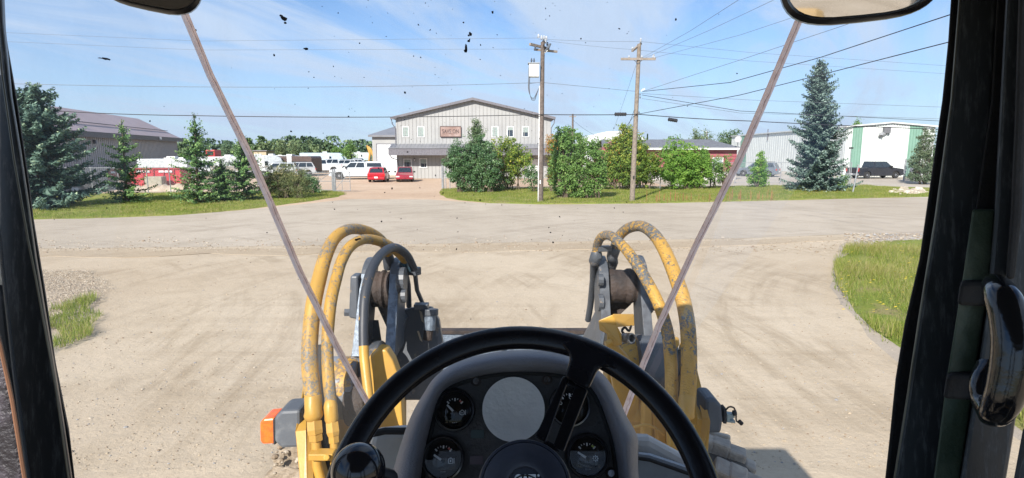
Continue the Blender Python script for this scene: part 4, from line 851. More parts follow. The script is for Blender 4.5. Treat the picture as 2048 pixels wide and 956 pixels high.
def pole2():
    b = gn(1264, 404); top = P2(1278.5, 88); t = thing('utility_pole', 'bare wooden power pole with a wide crossarm and many wires', 'utility pole', tuple(b))
    MB().m(M_pole2).tube([b + Vector((0, 0, -.3)), b.lerp(top, .3), b.lerp(top, .6), top], [.165, .15, .13, .11], 14).build('pole', t, smooth=True)
    MB().m(M_arm).box(P2(1276.5, 118, -.12), (2.05, .11, .13)).box(P2(1276.5, 118, .14), (2.05, .11, .13)).build('crossarm', t)
    MB().m(M_arm).tube([P2(1264.5, 102, -.5), P2(1282, 87, .5)], .075, 4).build('crossarm', t)
    for (px, py, dy) in ((1281, 85, .3), (1281.5, 81, .3), (1264.5, 99, -.4), (1258, 116, 0), (1283.5, 116, 0), (1306, 116, 0), (1307.5, 113, 0), (1309, 118, 0)): insul(t, P2(px, py, dy), .06, .14)
    for s in (-1, 1): MB().m(M_wire).tube([P2(1276.5 + s * 8, 120, -.12), P2(1276, 128, -.12)], .02, 5).build('brace', t)
    for k, (px, py) in enumerate(((1283, 183), (1286, 181), (1289, 180), (1280, 191), (1280, 197), (1278, 227))): MB().m(M_trimw if k < 3 else M_darkins).lathe(P2(px, py, -.1), (0, 0, 1), [(.001, 0), (.05, .01), (.03, .06), (.05, .1), (.001, .12)], 8).build('spool', t)
    MB().m(M_trim).box(b + Vector((.02, -.16, 1.5)), (.1, .02, .2)).build('tag', t)
pole2()
def back_pole():
    p = gn(1145, 349); Y = p.y; t = thing('utility_pole', 'small distant wooden pole rising behind the bushes', 'utility pole', tuple(p)); MB().m(M_pole).tube([p, at(1145.5, 228, Y)], [.17, .12], 10).build('pole', t)
    MB().m(M_arm).box(at(1145.5, 233, Y), (.9, .1, .1)).build('crossarm', t); return Y
YP3 = back_pole()
def wire(pts, r, label, sag=0.0, cat='power line', mat=None, group='overhead lines', name='overhead_wire'):
    b = MB().m(mat or M_wire); q = []
    for i in range(len(pts) - 1):
        a, c = Vector(pts[i]), Vector(pts[i + 1]); m = 14
        for k in range(m + (i == len(pts) - 2)):
            t = k / m; p = a.lerp(c, t); p.z -= sag * 4 * t * (1 - t); q.append(p)
    b.tube(q, r, 5); o = b.build(name); return tag(o, label, cat, group)
cF = lambda px, py, Y: at(px, py, Y)
wire([cF(-60, 165, 31), P1(1085, 165)], .012, 'thin neutral wire reaching the equipment pole from the left', .25)
wire([P1(1085, 165), P2(1275, 183)], .012, 'thin neutral wire strung between the two front poles', .0)
wire([cF(-60, 209, 31), cF(380, 231, 33), P1(1081, 229, -.2)], .022, 'black communication cable crossing before the gabled building', .12, mat=M_cable)
wire([P1(1081, 229, -.2), P2(1271, 229, -.2)], .024, 'black communication cable between the two front poles', .02, mat=M_cable)
wire([P2(1271, 228, -.2), cF(1500, 242, 35), cF(2000, 262, 34)], .024, 'black communication cable running right past the blue spruce', .05, mat=M_cable)
wire([P2(1272, 229, -.2), cF(1480, 190, 28), cF(1640, 150, 23), cF(1980, 63, 16)], .016, 'black service cable rising steeply to the right above the spruce top', .0, mat=M_cable)
wire([P2(1285, 183, -.2), cF(1460, 165, 27), cF(1640, 115, 21), cF(1980, 3, 14)], .015, 'black service cable rising to the right mirror', .0, mat=M_cable)
wire([P2(1285, 183, -.2), cF(1480, 120, 27), cF(1750, 30, 20), cF(1960, -50, 16)], .010, 'thin wire rising behind the right seam to the mirror', .0)
wire([P2(1284, 116), cF(1380, 62, 27), cF(1500, -15, 20)], .008, 'highest thin wire leaving the crossarm upward to the right', .0)
wire([P2(1290, 116), cF(1420, 60, 27), cF(1600, -25, 20)], .008, 'second thin wire leaving the crossarm upward to the right', .0)
wire([P2(1307, 116), cF(1480, 70, 27), cF(1720, -10, 20)], .008, 'third thin wire leaving the crossarm end upward to the right', .0)
wire([P1(1083, 78), P2(1281, 83)], .008, 'top primary wire between the two front poles', .05)
wire([P1(1077, 79), P2(1264, 99)], .007, 'lower primary wire between the two front poles', .05)
wire([cF(-60, 62, 34), cF(400, 82, 35), P1(1077, 76)], .007, 'top primary wire coming from the left', .0)
wire([cF(-60, 80, 34), cF(400, 100, 35), P1(1070, 98)], .007, 'second primary wire coming from the left', .0)
wire([P2(1281, 83), cF(1500, 105, 38), cF(1960, 136, 40)], .008, 'top primary wire running right behind the service cables', .0)
wire([P2(1264, 99), cF(1500, 122, 38), cF(1960, 152, 40)], .008, 'lower primary wire running right behind the service cables', .0)
wire([P2(1283, 187), cF(1500, 200, 38), cF(1960, 217, 40)], .010, 'thin wire running level to the right above the warehouse', .0)
wire([P2(1284, 190), cF(1480, 222, 36), cF(1960, 246, 38)], .015, 'dark wire sagging right just above the communication cable', .0, mat=M_cable)
wire([P2(1284, 197), cF(1480, 226, 37), cF(1960, 240, 39)], .010, 'lowest thin wire running right above the communication cable', .0)
wire([P2(1270, 215), cF(1240, 275, 46), cF(1195, 295, 60)], .014, 'dark service drop from the wide crossarm pole to the red house', .35, mat=M_cable)
wire([P2(1272, 130), cF(1245, 210, 42), cF(1226, 262, 50)], .008, 'thin wire falling steeply left of the wide crossarm pole', .0)
wire([P2(1270, 228), cF(1230, 268, 48), cF(1150, 290, 64)], .012, 'second dark service drop behind the yellowing bush', .25, mat=M_cable)
wire([cF(1146, 240, YP3), cF(1185, 268, 66), cF(1230, 285, 62)], .014, 'dark wire from the small distant pole down to the house', .1, mat=M_cable)
for px0, px1, py, lb in ((1229, 1253, 228.5, 'black splice case on the cable left of the wide crossarm pole'), (1336, 1355, 240, 'black splice case on the cable right of the wide crossarm pole')):
    a, b_ = P2(px0, py - (0 if px0 < 1300 else 1.5), -.2), P2(px1, py + (0 if px0 < 1300 else 1.5), -.2); m = (a + b_) / 2
    s = MB().m(M_cable).tube([a, a.lerp(b_, .04), a.lerp(b_, .96), b_], [.05, .095, .095, .05], 10)
    for k in range(5): s.lathe(a.lerp(b_, .1 + .2 * k), (b_ - a), [(.098, -.02), (.115, -.02), (.115, .02), (.098, .02)], 10)
    tag(s.build('splice_case'), lb, 'cable splice', 'splice cases')
# street lamp far right
p = gn(1413, 330); Yl = p.y; t = thing('street_lamp', 'distant thin street lamp above the house roof', 'street lamp', tuple(p)); MB().m(M_box).tube([p, at(1413, 262, Yl)], .12, 6).build('pole', t); MB().m(M_box).tube([at(1413, 268, Yl), at(1410, 263, Yl), at(1405, 261, Yl)], .09, 6).build('lamp_arm', t)
# ---------------------------------------------------------------- fences, gates, posts
M_galv = pm('galvanised_steel', (.36, .38, .40, 1), (.28, .29, .31, 1), 6, .45, .4)
def make_mesh():
    t = NT('chain_link_mesh'); co = t.pos(); s = t.new('SeparateXYZ'); t.l.new(co, s.inputs[0])
    u = t.math('ADD', s.outputs[0], s.outputs[1])
    def wv(sgn):
        v = t.math('MULTIPLY', t.math('ADD', u, t.math('MULTIPLY', s.outputs[2], sgn)), 14.0); fr = t.math('FRACT', v); return t.math('LESS_THAN', fr, .07)
    f = t.math('MAXIMUM', wv(1.0), wv(-1.0)); t.col((.30, .32, .34, 1)); t.set(rough=.5)
    tr = t.new('BsdfTransparent'); ms = t.new('MixShader'); t.l.new(f, ms.inputs[0]); t.l.new(tr.outputs[0], ms.inputs[1]); t.l.new(t.b.outputs[0], ms.inputs[2]); t.l.new(ms.outputs[0], t.out.inputs[0]); return t.m
M_mesh = make_mesh()
def fence(a, b, n, h, label, name='chain_link_fence'):
    a, b = Vector(a), Vector(b); t = thing(name, label, 'fence', tuple(a)); d = (b - a)
    for k in range(n + 1): p = a + d * (k / n); MB().m(M_galv).tube([p, p + Vector((0, 0, h + .05))], .035, 6).build('post', t)
    MB().m(M_galv).tube([a + Vector((0, 0, h)), b + Vector((0, 0, h))], .022, 6).build('top_rail', t)
    MB().m(M_mesh).quad(a + Vector((0, 0, .05)), b + Vector((0, 0, .05)), b + Vector((0, 0, h)), a + Vector((0, 0, h))).build('wire_mesh', t); return t
fence(vp(-80, 388), vp(240, 388), 6, 1.9, 'chain link fence behind the big left spruce'); fence(vp(252, 388), vp(600, 384), 8, 1.9, 'chain link fence behind the left row of young spruces')
t = fence(vp(900, 379), vp(1380, 379), 8, 1.8, 'chain link fence behind the roadside bushes'); fence(vp(1380, 366), vp(1700, 368), 7, 2.0, 'chain link fence right of the bushes before the suv'); fence(vp(1806, 362), vp(1990, 366), 3, 2.0, 'chain link fence right of the black pickup')
def gate(px0, px1, py, h, label, post):
    a, b = Vector(vp(px0, py)), Vector(vp(px1, py)); t = thing('pipe_gate', label, 'gate', tuple(a)); g = MB().m(M_galv); Hh = Vector((0, 0, 1))
    g.tube([a + Hh * .12, a + Hh * h], .028, 6).tube([b + Hh * .12, b + Hh * h], .028, 6); g.build('gate_frame', t)
    for z in (.15, h * .55, h): MB().m(M_galv).tube([a + Hh * z, b + Hh * z], .024, 6).build('rail', t)
    m = a.lerp(b, .5); MB().m(M_galv).tube([a + Hh * .15, b + Hh * h], .02, 6).build('brace', t); MB().m(M_galv).tube([m + Hh * .15, m + Hh * h], .02, 6).build('upright', t)
    MB().m(M_mesh).quad(a + Hh * .15, b + Hh * .15, b + Hh * h, a + Hh * h).build('wire_mesh', t)
    q = a if post == 0 else b; MB().m(M_galv).tube([q + Vector((.08, 0, 0)), q + Vector((.08, 0, h + .25))], .06, 8).build('gate_post', t)
gate(611, 665, 384, 1.5, 'swung open pipe gate right of the juniper hedge', 1); gate(669, 701, 385, 1.55, 'short pipe gate leaf at the edge of the driveway', 0)
gate(884, 892, 379, 1.9, 'narrow folded gate leaf at the left edge of the bushes', 0)
gate(1806, 1814, 362, 2.1, 'grey gate leaf right of the black pickup', 0)
a = gn(1705, 387); tag(MB().m(M_galv).tube([a, at(1717, 329, a.y)], .055, 8).build('leaning_post', smooth=True), 'galvanised steel post leaning right on the far verge', 'post')
a = gn(1697, 373); t = thing('yard_light', 'slim steel post topped with a small dark floodlight', 'light post', tuple(a)); MB().m(M_galv).tube([a, at(1702, 298, a.y)], .035, 6).build('post', t); MB().m(M_trim).box(at(1702, 296, a.y), (.32, .2, .14)).build('lamp_head', t, bevel=.02)
a = gn(1483, 352); b = MB()
rg = random.Random(3)
for k, m in enumerate((M_trim, M_white, M_trim)): b.m(m).sphere(a + Vector((k * .45 - .4, 0, .3)), .34 - .06 * k, 10, sq=.8)
tag(b.build('rubbish_bags', smooth=True), 'small heap of black and white rubbish bags left of the suv', 'rubbish')
# electric kiosk by right gate
tag(MB().m(M_galv).box(Vector(vp(1825, 360)) + Vector((0, 0, .7)), (.6, .4, 1.2)).m(M_trim).box(Vector(vp(1825, 360)) + Vector((0, -.21, 1.1)), (.4, .02, .25)).build('meter_cabinet', bevel=.02), 'grey meter cabinet on the fence right of the black pickup', 'cabinet')

# ---------------------------------------------------------------- trees
M_bark = pm('bark', (.09, .065, .045, 1), (.14, .11, .085, 1), 14, .95, 0, .8, 40)
def spruce(name, label, px, py, px_top, py_top, Rm, seed, mat, dens=1.0, droop=.25, power=.85, group=None, bottom=.04, whorl=.30, gap=.0, nb=11, twig=.24, lump=.12):
    b0 = gn(px, py); top = at(px_top, py_top, b0.y); H = top.z; rg = np.random.default_rng(seed)
    t = thing(name, label, 'spruce tree', tuple(b0), group); lean = (top - b0); lean.z = 0
    MB().m(M_bark).tube([b0 + Vector((0, 0, -.2)), b0 + lean * .5 + Vector((0, 0, H * .5)), top], [H * .016 + .03, H * .009 + .02, .012], 8).build('trunk', t)
    C = []; Nn = []; S = []; T = []
    z = H * bottom
    while z < H * .985:
        f = z / H; Rz = Rm * (1 - f) ** power * (1 - .25 * max(0, .12 - f) / .12); k = max(5, int(nb * (1 - .35 * f)))
        a0 = rg.uniform(0, 6.28)
        for j in range(k):
            if rg.random() < gap: continue
            az = a0 + 2 * math.pi * j / k + rg.normal(0, .16); Lb = Rz * rg.uniform(.72, 1.12) * (1.15 if rg.random() < .08 else 1); Lb = max(Lb * (1 + lump * (math.sin(az * 2 + z * 1.7 + seed) * .6 + math.sin(az * 3 - z * 2.9 + seed * 2) * .4)), .10)
            zb = z + rg.uniform(-.5, .5) * whorl; m = max(2, int(Lb / (.13 / dens))); u = np.linspace(.12, 1, m)
            dr = droop * (1 - f) + rg.normal(0, .05); up = .42 * f
            r_ = u * Lb; zc = zb + (-dr * np.sin(u * np.pi * .75) * Lb * .55 + up * r_ + .10 * Lb * u ** 3)
            dirv = np.array([math.cos(az), math.sin(az)]); side = np.array([-dirv[1], dirv[0]])
            for s in (-1, 0, 1):
                for rep in range(3 if whorl > .4 or Rm > 2 else 2):
                    tw = twig * (1.25 - .75 * u) * min(1, Lb / .8 + .25) * rg.uniform(.7, 1.3, m)
                    off = s * tw * rg.uniform(.35, .75, m)
                    x = dirv[0] * r_ + side[0] * off; y = dirv[1] * r_ + side[1] * off; zz = zc - abs(s) * tw * .25 - rg.uniform(0, .10, m) * (.5 + rep) + rg.normal(0, .02, m)
                    C.append(np.stack([x, y, zz], 1)); nn = np.stack([rg.normal(0, .55, m) + .2 * dirv[0], rg.normal(0, .55, m) + .2 * dirv[1], np.full(m, .7)], 1); Nn.append(nn)
                    S.append(tw * .95 + .05); T.append(.25 + .45 * u + rg.normal(0, .16, m) + (.10 if rep == 0 else -.12))  # tone rises towards the bough tip and drops on lower sprays
        z += whorl * rg.uniform(.8, 1.2) * (1 - .45 * f)
    C = np.concatenate(C); Nn = np.concatenate(Nn); S = np.concatenate(S); T = np.concatenate(T)
    C[:, 0] += b0.x + lean.x * C[:, 2] / H; C[:, 1] += b0.y; C = C[:, :]; 
    leaves_mesh('crown', C, Nn, S, .42, mat, t, T); print(name, label[:24], len(C), 'H', round(H, 1)); return t
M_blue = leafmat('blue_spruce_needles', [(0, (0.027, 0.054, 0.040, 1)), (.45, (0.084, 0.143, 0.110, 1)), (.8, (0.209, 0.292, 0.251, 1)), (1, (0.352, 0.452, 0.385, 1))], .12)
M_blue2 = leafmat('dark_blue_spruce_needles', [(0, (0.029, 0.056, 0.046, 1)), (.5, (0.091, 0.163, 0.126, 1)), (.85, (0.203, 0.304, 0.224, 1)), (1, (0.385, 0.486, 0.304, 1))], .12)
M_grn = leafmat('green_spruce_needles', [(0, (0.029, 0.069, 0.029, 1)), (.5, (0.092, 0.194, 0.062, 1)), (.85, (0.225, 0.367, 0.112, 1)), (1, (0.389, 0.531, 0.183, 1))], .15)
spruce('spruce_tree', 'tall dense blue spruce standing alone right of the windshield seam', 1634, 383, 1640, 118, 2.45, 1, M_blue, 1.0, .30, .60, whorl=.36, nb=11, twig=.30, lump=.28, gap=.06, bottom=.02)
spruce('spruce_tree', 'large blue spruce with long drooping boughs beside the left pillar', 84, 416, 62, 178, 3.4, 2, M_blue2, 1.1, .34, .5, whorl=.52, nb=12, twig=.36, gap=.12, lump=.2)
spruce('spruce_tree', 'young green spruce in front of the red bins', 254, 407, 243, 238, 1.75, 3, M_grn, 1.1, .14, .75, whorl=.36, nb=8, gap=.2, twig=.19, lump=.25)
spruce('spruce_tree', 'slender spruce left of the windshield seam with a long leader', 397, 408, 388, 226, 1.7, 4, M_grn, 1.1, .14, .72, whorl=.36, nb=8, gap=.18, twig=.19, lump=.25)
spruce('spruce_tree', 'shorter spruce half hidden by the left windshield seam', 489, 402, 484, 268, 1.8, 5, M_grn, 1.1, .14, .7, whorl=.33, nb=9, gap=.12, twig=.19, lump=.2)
spruce('spruce_tree', 'small bushy spruce between the two slender ones', 446, 404, 441, 318, 1.2, 6, M_grn, 1.1, .12, .6, whorl=.22, nb=9, gap=.08, twig=.20)
def bush(name, label, cat, blobs, py, mat, seed, leaf=.13, dens=1.0, depth=1.0, tonef=None, trunks=3, shoots=0, group=None, asp=.62, Y=None, up=.5, clumpr=.34, aspect_trunk=.05):
    """blobs: (px0, px1, py_top, py_bottom[, tone shift]) outlines of lobes; each becomes a rounded mass of leaf clumps"""
    cx = sum((q[0] + q[1]) / 2 for q in blobs) / len(blobs); b0 = gn(cx, py); Y = Y or b0.y; rg = np.random.default_rng(seed)
    t = thing(name, label, cat, (b0.x, b0.y, 0), group); C = []; Nn = []; S = []; T = []
    mb = MB().m(M_bark)
    for q in blobs:
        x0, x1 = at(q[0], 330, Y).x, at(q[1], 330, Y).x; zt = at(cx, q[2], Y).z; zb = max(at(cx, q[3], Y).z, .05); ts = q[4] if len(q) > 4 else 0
        c = np.array([(x0 + x1) / 2, Y + rg.uniform(-.3, .3), (zt + zb) / 2]); ra = np.array([(x1 - x0) / 2 * 1.14, (x1 - x0) / 2 * depth, (zt - zb) / 2 * 1.03])
        vol = 4.19 * ra[0] * ra[1] * ra[2]; nc = int((vol ** (2 / 3)) * 24 / (clumpr / .34) ** 2) + 8
        d = rg.normal(size=(nc, 3)); d /= np.linalg.norm(d, axis=1, keepdims=True); rad = rg.uniform(.3, 1, nc) ** .5 * (1 + .22 * np.sin(d[:, 0] * 5 + seed) * np.sin(d[:, 2] * 6 + d[:, 1] * 4 + 2 * seed))
        cc = c + d * ra * rad[:, None] * (1 - clumpr * .3 / ra.max()) + rg.normal(0, .06, (nc, 3))
        ct = rg.normal(0, .12, nc); nl = int(62 * dens * (clumpr / .34) ** 2 * (.13 / leaf) ** 2 * .8) + 8
        for i in range(nc):
            rr = clumpr * rg.uniform(.55, 1.25); e = rg.normal(size=(nl, 3)); e /= np.linalg.norm(e, axis=1, keepdims=True)
            p = cc[i] + e * rr * rg.uniform(.3, 1, (nl, 1)) * np.array([1, 1, .85]); p = p[p[:, 2] > .05]; m = len(p)
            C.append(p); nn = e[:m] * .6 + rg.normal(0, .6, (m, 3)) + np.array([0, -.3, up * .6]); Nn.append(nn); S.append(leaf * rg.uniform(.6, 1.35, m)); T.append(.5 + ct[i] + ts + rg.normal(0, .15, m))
        for _ in range(shoots):
            a = c + (rg.uniform(-1, 1, 3) * ra * np.array([.75, .7, 0])); a[2] = zt - ra[2] * .25; h = rg.uniform(.3, 1.0) * ra[2] * .45; m = int(14 + h * 16)
            u = rg.random(m); p = np.stack([a[0] + rg.normal(0, .07, m) + u * rg.normal(0, .2), a[1] + rg.normal(0, .07, m), a[2] + u * h], 1); C.append(p); Nn.append(rg.normal(size=(m, 3)) + np.array([0, -.3, .3])); S.append(leaf * rg.uniform(.6, 1.1, m)); T.append(np.full(m, .6 + ts) + rg.normal(0, .15, m))
        for k in range(trunks):
            a = rg.uniform(-1, 1) * ra[0] * .35; e = Vector((c[0] + rg.uniform(-.7, .7) * ra[0], c[1] + rg.uniform(-.5, .5) * ra[1], zb + (zt - zb) * rg.uniform(.55, .9))); s = Vector((c[0] + a, Y, -.05)); md = s.lerp(e, .5) + Vector((rg.normal(0, .12), rg.normal(0, .12), .1))
            mb.tube([s, md, e], [aspect_trunk, aspect_trunk * .65, .012], 6)
            for j in range(3):
                g = md.lerp(e, rg.uniform(0, .8)); mb.tube([g, g + Vector((rg.normal(0, .35) * ra[0], rg.normal(0, .3) * ra[0], rg.uniform(.1, .5) * ra[2]))], [aspect_trunk * .4, .008], 5)
    mb.build('trunk', t)
    C = np.concatenate(C); leaves_mesh('crown', C, np.concatenate(Nn), np.concatenate(S), asp, mat, t, np.concatenate(T)); print(label[:30], len(C)); return t
M_lilac = leafmat('dark_green_leaves', [(0, (0.031, 0.074, 0.031, 1)), (.4, (0.061, 0.140, 0.053, 1)), (.75, (0.124, 0.229, 0.088, 1)), (1, (0.229, 0.334, 0.140, 1))], .25, .45, spec=.5)
M_lil2 = leafmat('spire_leaves', [(0, (0.044, 0.090, 0.037, 1)), (.5, (0.106, 0.173, 0.074, 1)), (.85, (0.226, 0.256, 0.150, 1)), (1, (0.300, 0.256, 0.196, 1))], .25)
M_yelgr = leafmat('yellow_green_leaves', [(0, (0.055, 0.117, 0.028, 1)), (.4, (0.138, 0.234, 0.041, 1)), (.75, (0.303, 0.385, 0.068, 1)), (.92, (0.578, 0.495, 0.083, 1)), (1, (0.660, 0.303, 0.083, 1))], .4)
M_mid = leafmat('mid_green_leaves', [(0, (0.053, 0.114, 0.035, 1)), (.4, (0.114, 0.229, 0.053, 1)), (.8, (0.229, 0.369, 0.105, 1)), (1, (0.386, 0.527, 0.176, 1))], .35)
M_brt = leafmat('bright_green_leaves', [(0, (0.074, 0.166, 0.030, 1)), (.45, (0.166, 0.330, 0.053, 1)), (.85, (0.300, 0.480, 0.090, 1)), (1, (0.480, 0.600, 0.150, 1))], .42)
M_oran = leafmat('turning_leaves', [(0, (0.084, 0.120, 0.024, 1)), (.4, (0.240, 0.216, 0.048, 1)), (.75, (0.480, 0.264, 0.060, 1)), (1, (0.660, 0.288, 0.084, 1))], .4)
M_jun = leafmat('juniper_sprays', [(0, (0.049, 0.075, 0.033, 1)), (.4, (0.117, 0.151, 0.059, 1)), (.75, (0.217, 0.233, 0.100, 1)), (1, (0.400, 0.333, 0.167, 1))], .2)
M_far = leafmat('far_leaves', [(0, (0.041, 0.085, 0.053, 1)), (.5, (0.094, 0.160, 0.085, 1)), (.85, (0.169, 0.244, 0.112, 1)), (1, (0.281, 0.338, 0.160, 1))], .2)
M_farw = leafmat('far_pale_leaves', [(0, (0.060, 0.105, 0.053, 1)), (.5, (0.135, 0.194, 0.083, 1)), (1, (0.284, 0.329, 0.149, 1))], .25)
bush('lilac_bush', 'big dark green bush at the corner of the driveway', 'bush', [(892, 945, 282, 372), (925, 990, 278, 388), (900, 950, 320, 380), (955, 1000, 290, 380)], 386, M_lilac, 1, .115, 1.25, .8, trunks=4, shoots=6)
bush('spire_tree', 'narrow tall spire of leaves rising out of the dark bush', 'tree', [(936, 974, 262, 330), (943, 964, 240, 290), (930, 985, 285, 350)], 384, M_lil2, 2, .105, 1.0, .9, trunks=3, shoots=9, up=.2)
bush('chokecherry_tree', 'yellow green small tree right of the dark bush', 'tree', [(985, 1040, 276, 325), (1010, 1064, 298, 352), (988, 1045, 318, 368)], 382, M_yelgr, 3, .14, .8, .8, tonef=None, trunks=3, shoots=5)
bush('dark_undergrowth', 'low dark shrub in the shade under the yellow green tree', 'bush', [(965, 1010, 350, 384), (1050, 1080, 330, 380)], 385, M_lilac, 31, .12, .5, .8, trunks=2, shoots=2)
bush('maple_bush', 'round dense mid green bush right of the equipment pole', 'bush', [(1105, 1160, 268, 350), (1112, 1150, 256, 300), (1150, 1205, 278, 360), (1098, 1150, 320, 388), (1130, 1200, 320, 402), (1175, 1212, 300, 385)], 398, M_mid, 4, .13, 1.0, .8, trunks=4, shoots=14)
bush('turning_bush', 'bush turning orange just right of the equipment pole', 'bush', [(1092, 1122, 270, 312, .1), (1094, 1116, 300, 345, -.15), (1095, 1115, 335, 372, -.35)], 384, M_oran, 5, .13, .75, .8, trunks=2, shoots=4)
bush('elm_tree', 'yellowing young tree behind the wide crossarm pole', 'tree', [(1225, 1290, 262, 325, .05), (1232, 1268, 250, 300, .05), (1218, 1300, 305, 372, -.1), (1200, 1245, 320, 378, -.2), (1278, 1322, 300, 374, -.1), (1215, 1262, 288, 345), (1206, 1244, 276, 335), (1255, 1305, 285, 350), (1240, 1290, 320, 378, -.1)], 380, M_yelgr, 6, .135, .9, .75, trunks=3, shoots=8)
bush('green_ash_bush', 'bright green rounded bush left of the right windshield seam', 'bush', [(1322, 1385, 282, 340), (1365, 1418, 290, 355), (1318, 1372, 318, 376), (1355, 1418, 325, 376), (1340, 1395, 300, 360), (1385, 1425, 310, 366)], 380, M_brt, 7, .14, .95, .75, trunks=3, shoots=7)
bush('sparse_bush', 'thin open bush beside the bright green one', 'bush', [(1412, 1442, 314, 374), (1434, 1468, 312, 372)], 378, M_mid, 8, .12, .45, .8, trunks=4, shoots=6)
bush('young_shrub', 'small pointed yellow green shrub before the grey suv', 'shrub', [(1500, 1540, 335, 374), (1508, 1534, 318, 352), (1515, 1526, 303, 330)], 376, M_brt, 9, .11, .8, .9, trunks=2, shoots=3, tonef=None)
bush('grey_green_willow', 'loose grey green tree beside the right pillar', 'tree', [(1835, 1872, 258, 320, .1), (1822, 1875, 300, 345, .1), (1820, 1880, 330, 368)], 368, leafmat('grey_green_leaves', [(0, (.05, .08, .04, 1)), (.5, (.11, .16, .09, 1)), (1, (.24, .29, .18, 1))], .35), 10, .13, .7, .9, trunks=4, shoots=6)
bush('weedy_shrub', 'low weedy shrub at the right foot of the blue spruce', 'shrub', [(1672, 1698, 350, 376)], 379, M_mid, 12, .10, .5, .9, trunks=3, shoots=4)
bush('small_bright_bush', 'tiny bright green bush behind the leaning post', 'shrub', [(1706, 1716, 322, 334)], 350, M_brt, 13, .12, .7, .9, trunks=1)
bush('juniper_hedge', 'wide olive brown juniper hedge in front of the campers', 'hedge', [(515, 555, 330, 400), (545, 590, 326, 398), (575, 618, 336, 394), (530, 600, 345, 400)], 398, M_jun, 14, .11, 1.3, .7, trunks=4, shoots=14, asp=.28, up=.3)
bush('dark_juniper', 'dark green juniper end bush beside the gate', 'bush', [(600, 618, 345, 386), (614, 632, 355, 387)], 389, M_lilac, 15, .10, 1.0, .8, trunks=2, shoots=4)
def fartree(px, py_top, wpx, Yf, mat, label, seed, kind=0, group='trees beyond the yards'):
    x = X(px, Yf); H = Z(py_top, Yf, px); rg = np.random.default_rng(seed); r = wpx / F_PX * Yf / 2
    t = thing('far_tree' if kind == 0 else 'far_spruce', label, 'tree', (x, Yf, 0), group); MB().m(M_bark).tube([(x, Yf, 0), (x + .2, Yf, H * .5), (x, Yf, H * .92)], [.22, .15, .04], 6).build('trunk', t)
    n = int(900 if kind == 0 else 700); leaf = max(.28, r * .13)
    if kind == 0:
        nc = 26; d = rg.normal(size=(nc, 3)); d /= np.linalg.norm(d, axis=1, keepdims=True); cc = np.array([x, Yf, H * .56]) + d * np.array([r * .8, r * .8, H * .38]) * rg.uniform(.4, 1, (nc, 1)); i = rg.integers(0, nc, n * 2)
        C = cc[i] + rg.normal(0, 1, (n * 2, 3)) * np.array([r * .2, r * .2, H * .06]); tn = .5 + rg.normal(0, .1, nc)[i] + rg.normal(0, .14, n * 2)
    else:
        u = rg.random(n * 2) ** .7; a = rg.uniform(0, 6.28, n * 2); rr = r * (1 - u) * rg.uniform(.3, 1, n * 2) * (.8 + .3 * np.sin(u * 60)); C = np.stack([x + rr * np.cos(a), Yf + rr * np.sin(a), H * (.08 + .92 * u)], 1); tn = .35 + rg.normal(0, .15, n * 2)
    leaves_mesh('crown', C, rg.normal(size=(len(C), 3)) + np.array([0, -.3, .6]), leaf * rg.uniform(.6, 1.3, len(C)), .75, mat, t, tn)
FT = [(452, 286, 26, 150, 0, 'rounded dark tree behind the campers left of the seam'), (1135, 250, 30, 92, 0, 'tall green tree between the gabled building and the small pole'), (1112, 264, 26, 100, 0, 'lower green tree right beside the gabled building'), (1160, 262, 26, 96, 0, 'green tree right of the small distant pole'),
      (1294, 268, 10, 110, 1, 'tiny pointed spruce behind the arched shed'), (1345, 272, 60, 130, 0, 'broad low green tree above the house roof'), (1390, 256, 36, 125, 0, 'tall rounded tree left of the street lamp'), (1412, 254, 38, 128, 0, 'tall rounded tree behind the street lamp'), (1458, 256, 50, 140, 0, 'dark flat topped tree behind the end of the warehouse'),
      (1708, 238, 26, 125, 0, 'tree top peeping over the warehouse roof'), (700, 279, 30, 110, 0, 'full bright green tree behind the row of parked trucks'), (672, 286, 24, 120, 0, 'rounded green tree left of the bright one'), (590, 283, 26, 150, 0, 'pale tree behind the brown camper'), (560, 290, 24, 150, 0, 'low pale tree above the white camper'), (615, 282, 14, 140, 1, 'pointed dark spruce left of the pale blue camper'), (640, 284, 12, 140, 1, 'second pointed dark spruce above the pale blue camper')]
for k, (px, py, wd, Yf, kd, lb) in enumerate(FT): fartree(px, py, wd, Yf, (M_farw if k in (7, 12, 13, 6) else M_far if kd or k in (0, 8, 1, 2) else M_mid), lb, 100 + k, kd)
def treeline(name, px0, px1, pyt, Yf, n, seed, mat, label, var=5):
    rg = np.random.default_rng(seed); x0, x1 = X(px0, Yf), X(px1, Yf); H = Z(pyt, Yf); C = []; T = []
    x = x0
    while x < x1:
        w_ = rg.uniform(1.6, 7.5); h = H * rg.uniform(.62, 1.16); m = int(n); u = rg.random(m) ** .6; a = rg.normal(0, .42, m) * (1.15 - u ** 3)
        C.append(np.stack([x + a * w_, Yf + rg.uniform(-5, 5) + rg.normal(0, 1.2, m), u * h], 1)); T.append(.45 + rg.normal(0, .12) + rg.normal(0, .14, m)); x += w_ * rg.uniform(.25, .5)
    C = np.concatenate(C); T = np.concatenate(T); o = leaves_mesh(name, C, rg.normal(size=(len(C), 3)) + np.array([0, -.4, .5]), rg.uniform(.5, 1.2, len(C)), .8, mat, None, T); print(name, len(C)); stuff(o); return tag(o, label, 'woods')
treeline('far_woods', -200, 800, 279, 175, 220, 1, M_far, 'dark continuous woods on the left horizon behind the yards')
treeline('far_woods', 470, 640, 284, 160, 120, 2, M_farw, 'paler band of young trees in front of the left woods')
treeline('far_woods', 1080, 2100, 297, 190, 160, 3, M_far, 'low continuous woods on the right horizon behind the buildings')
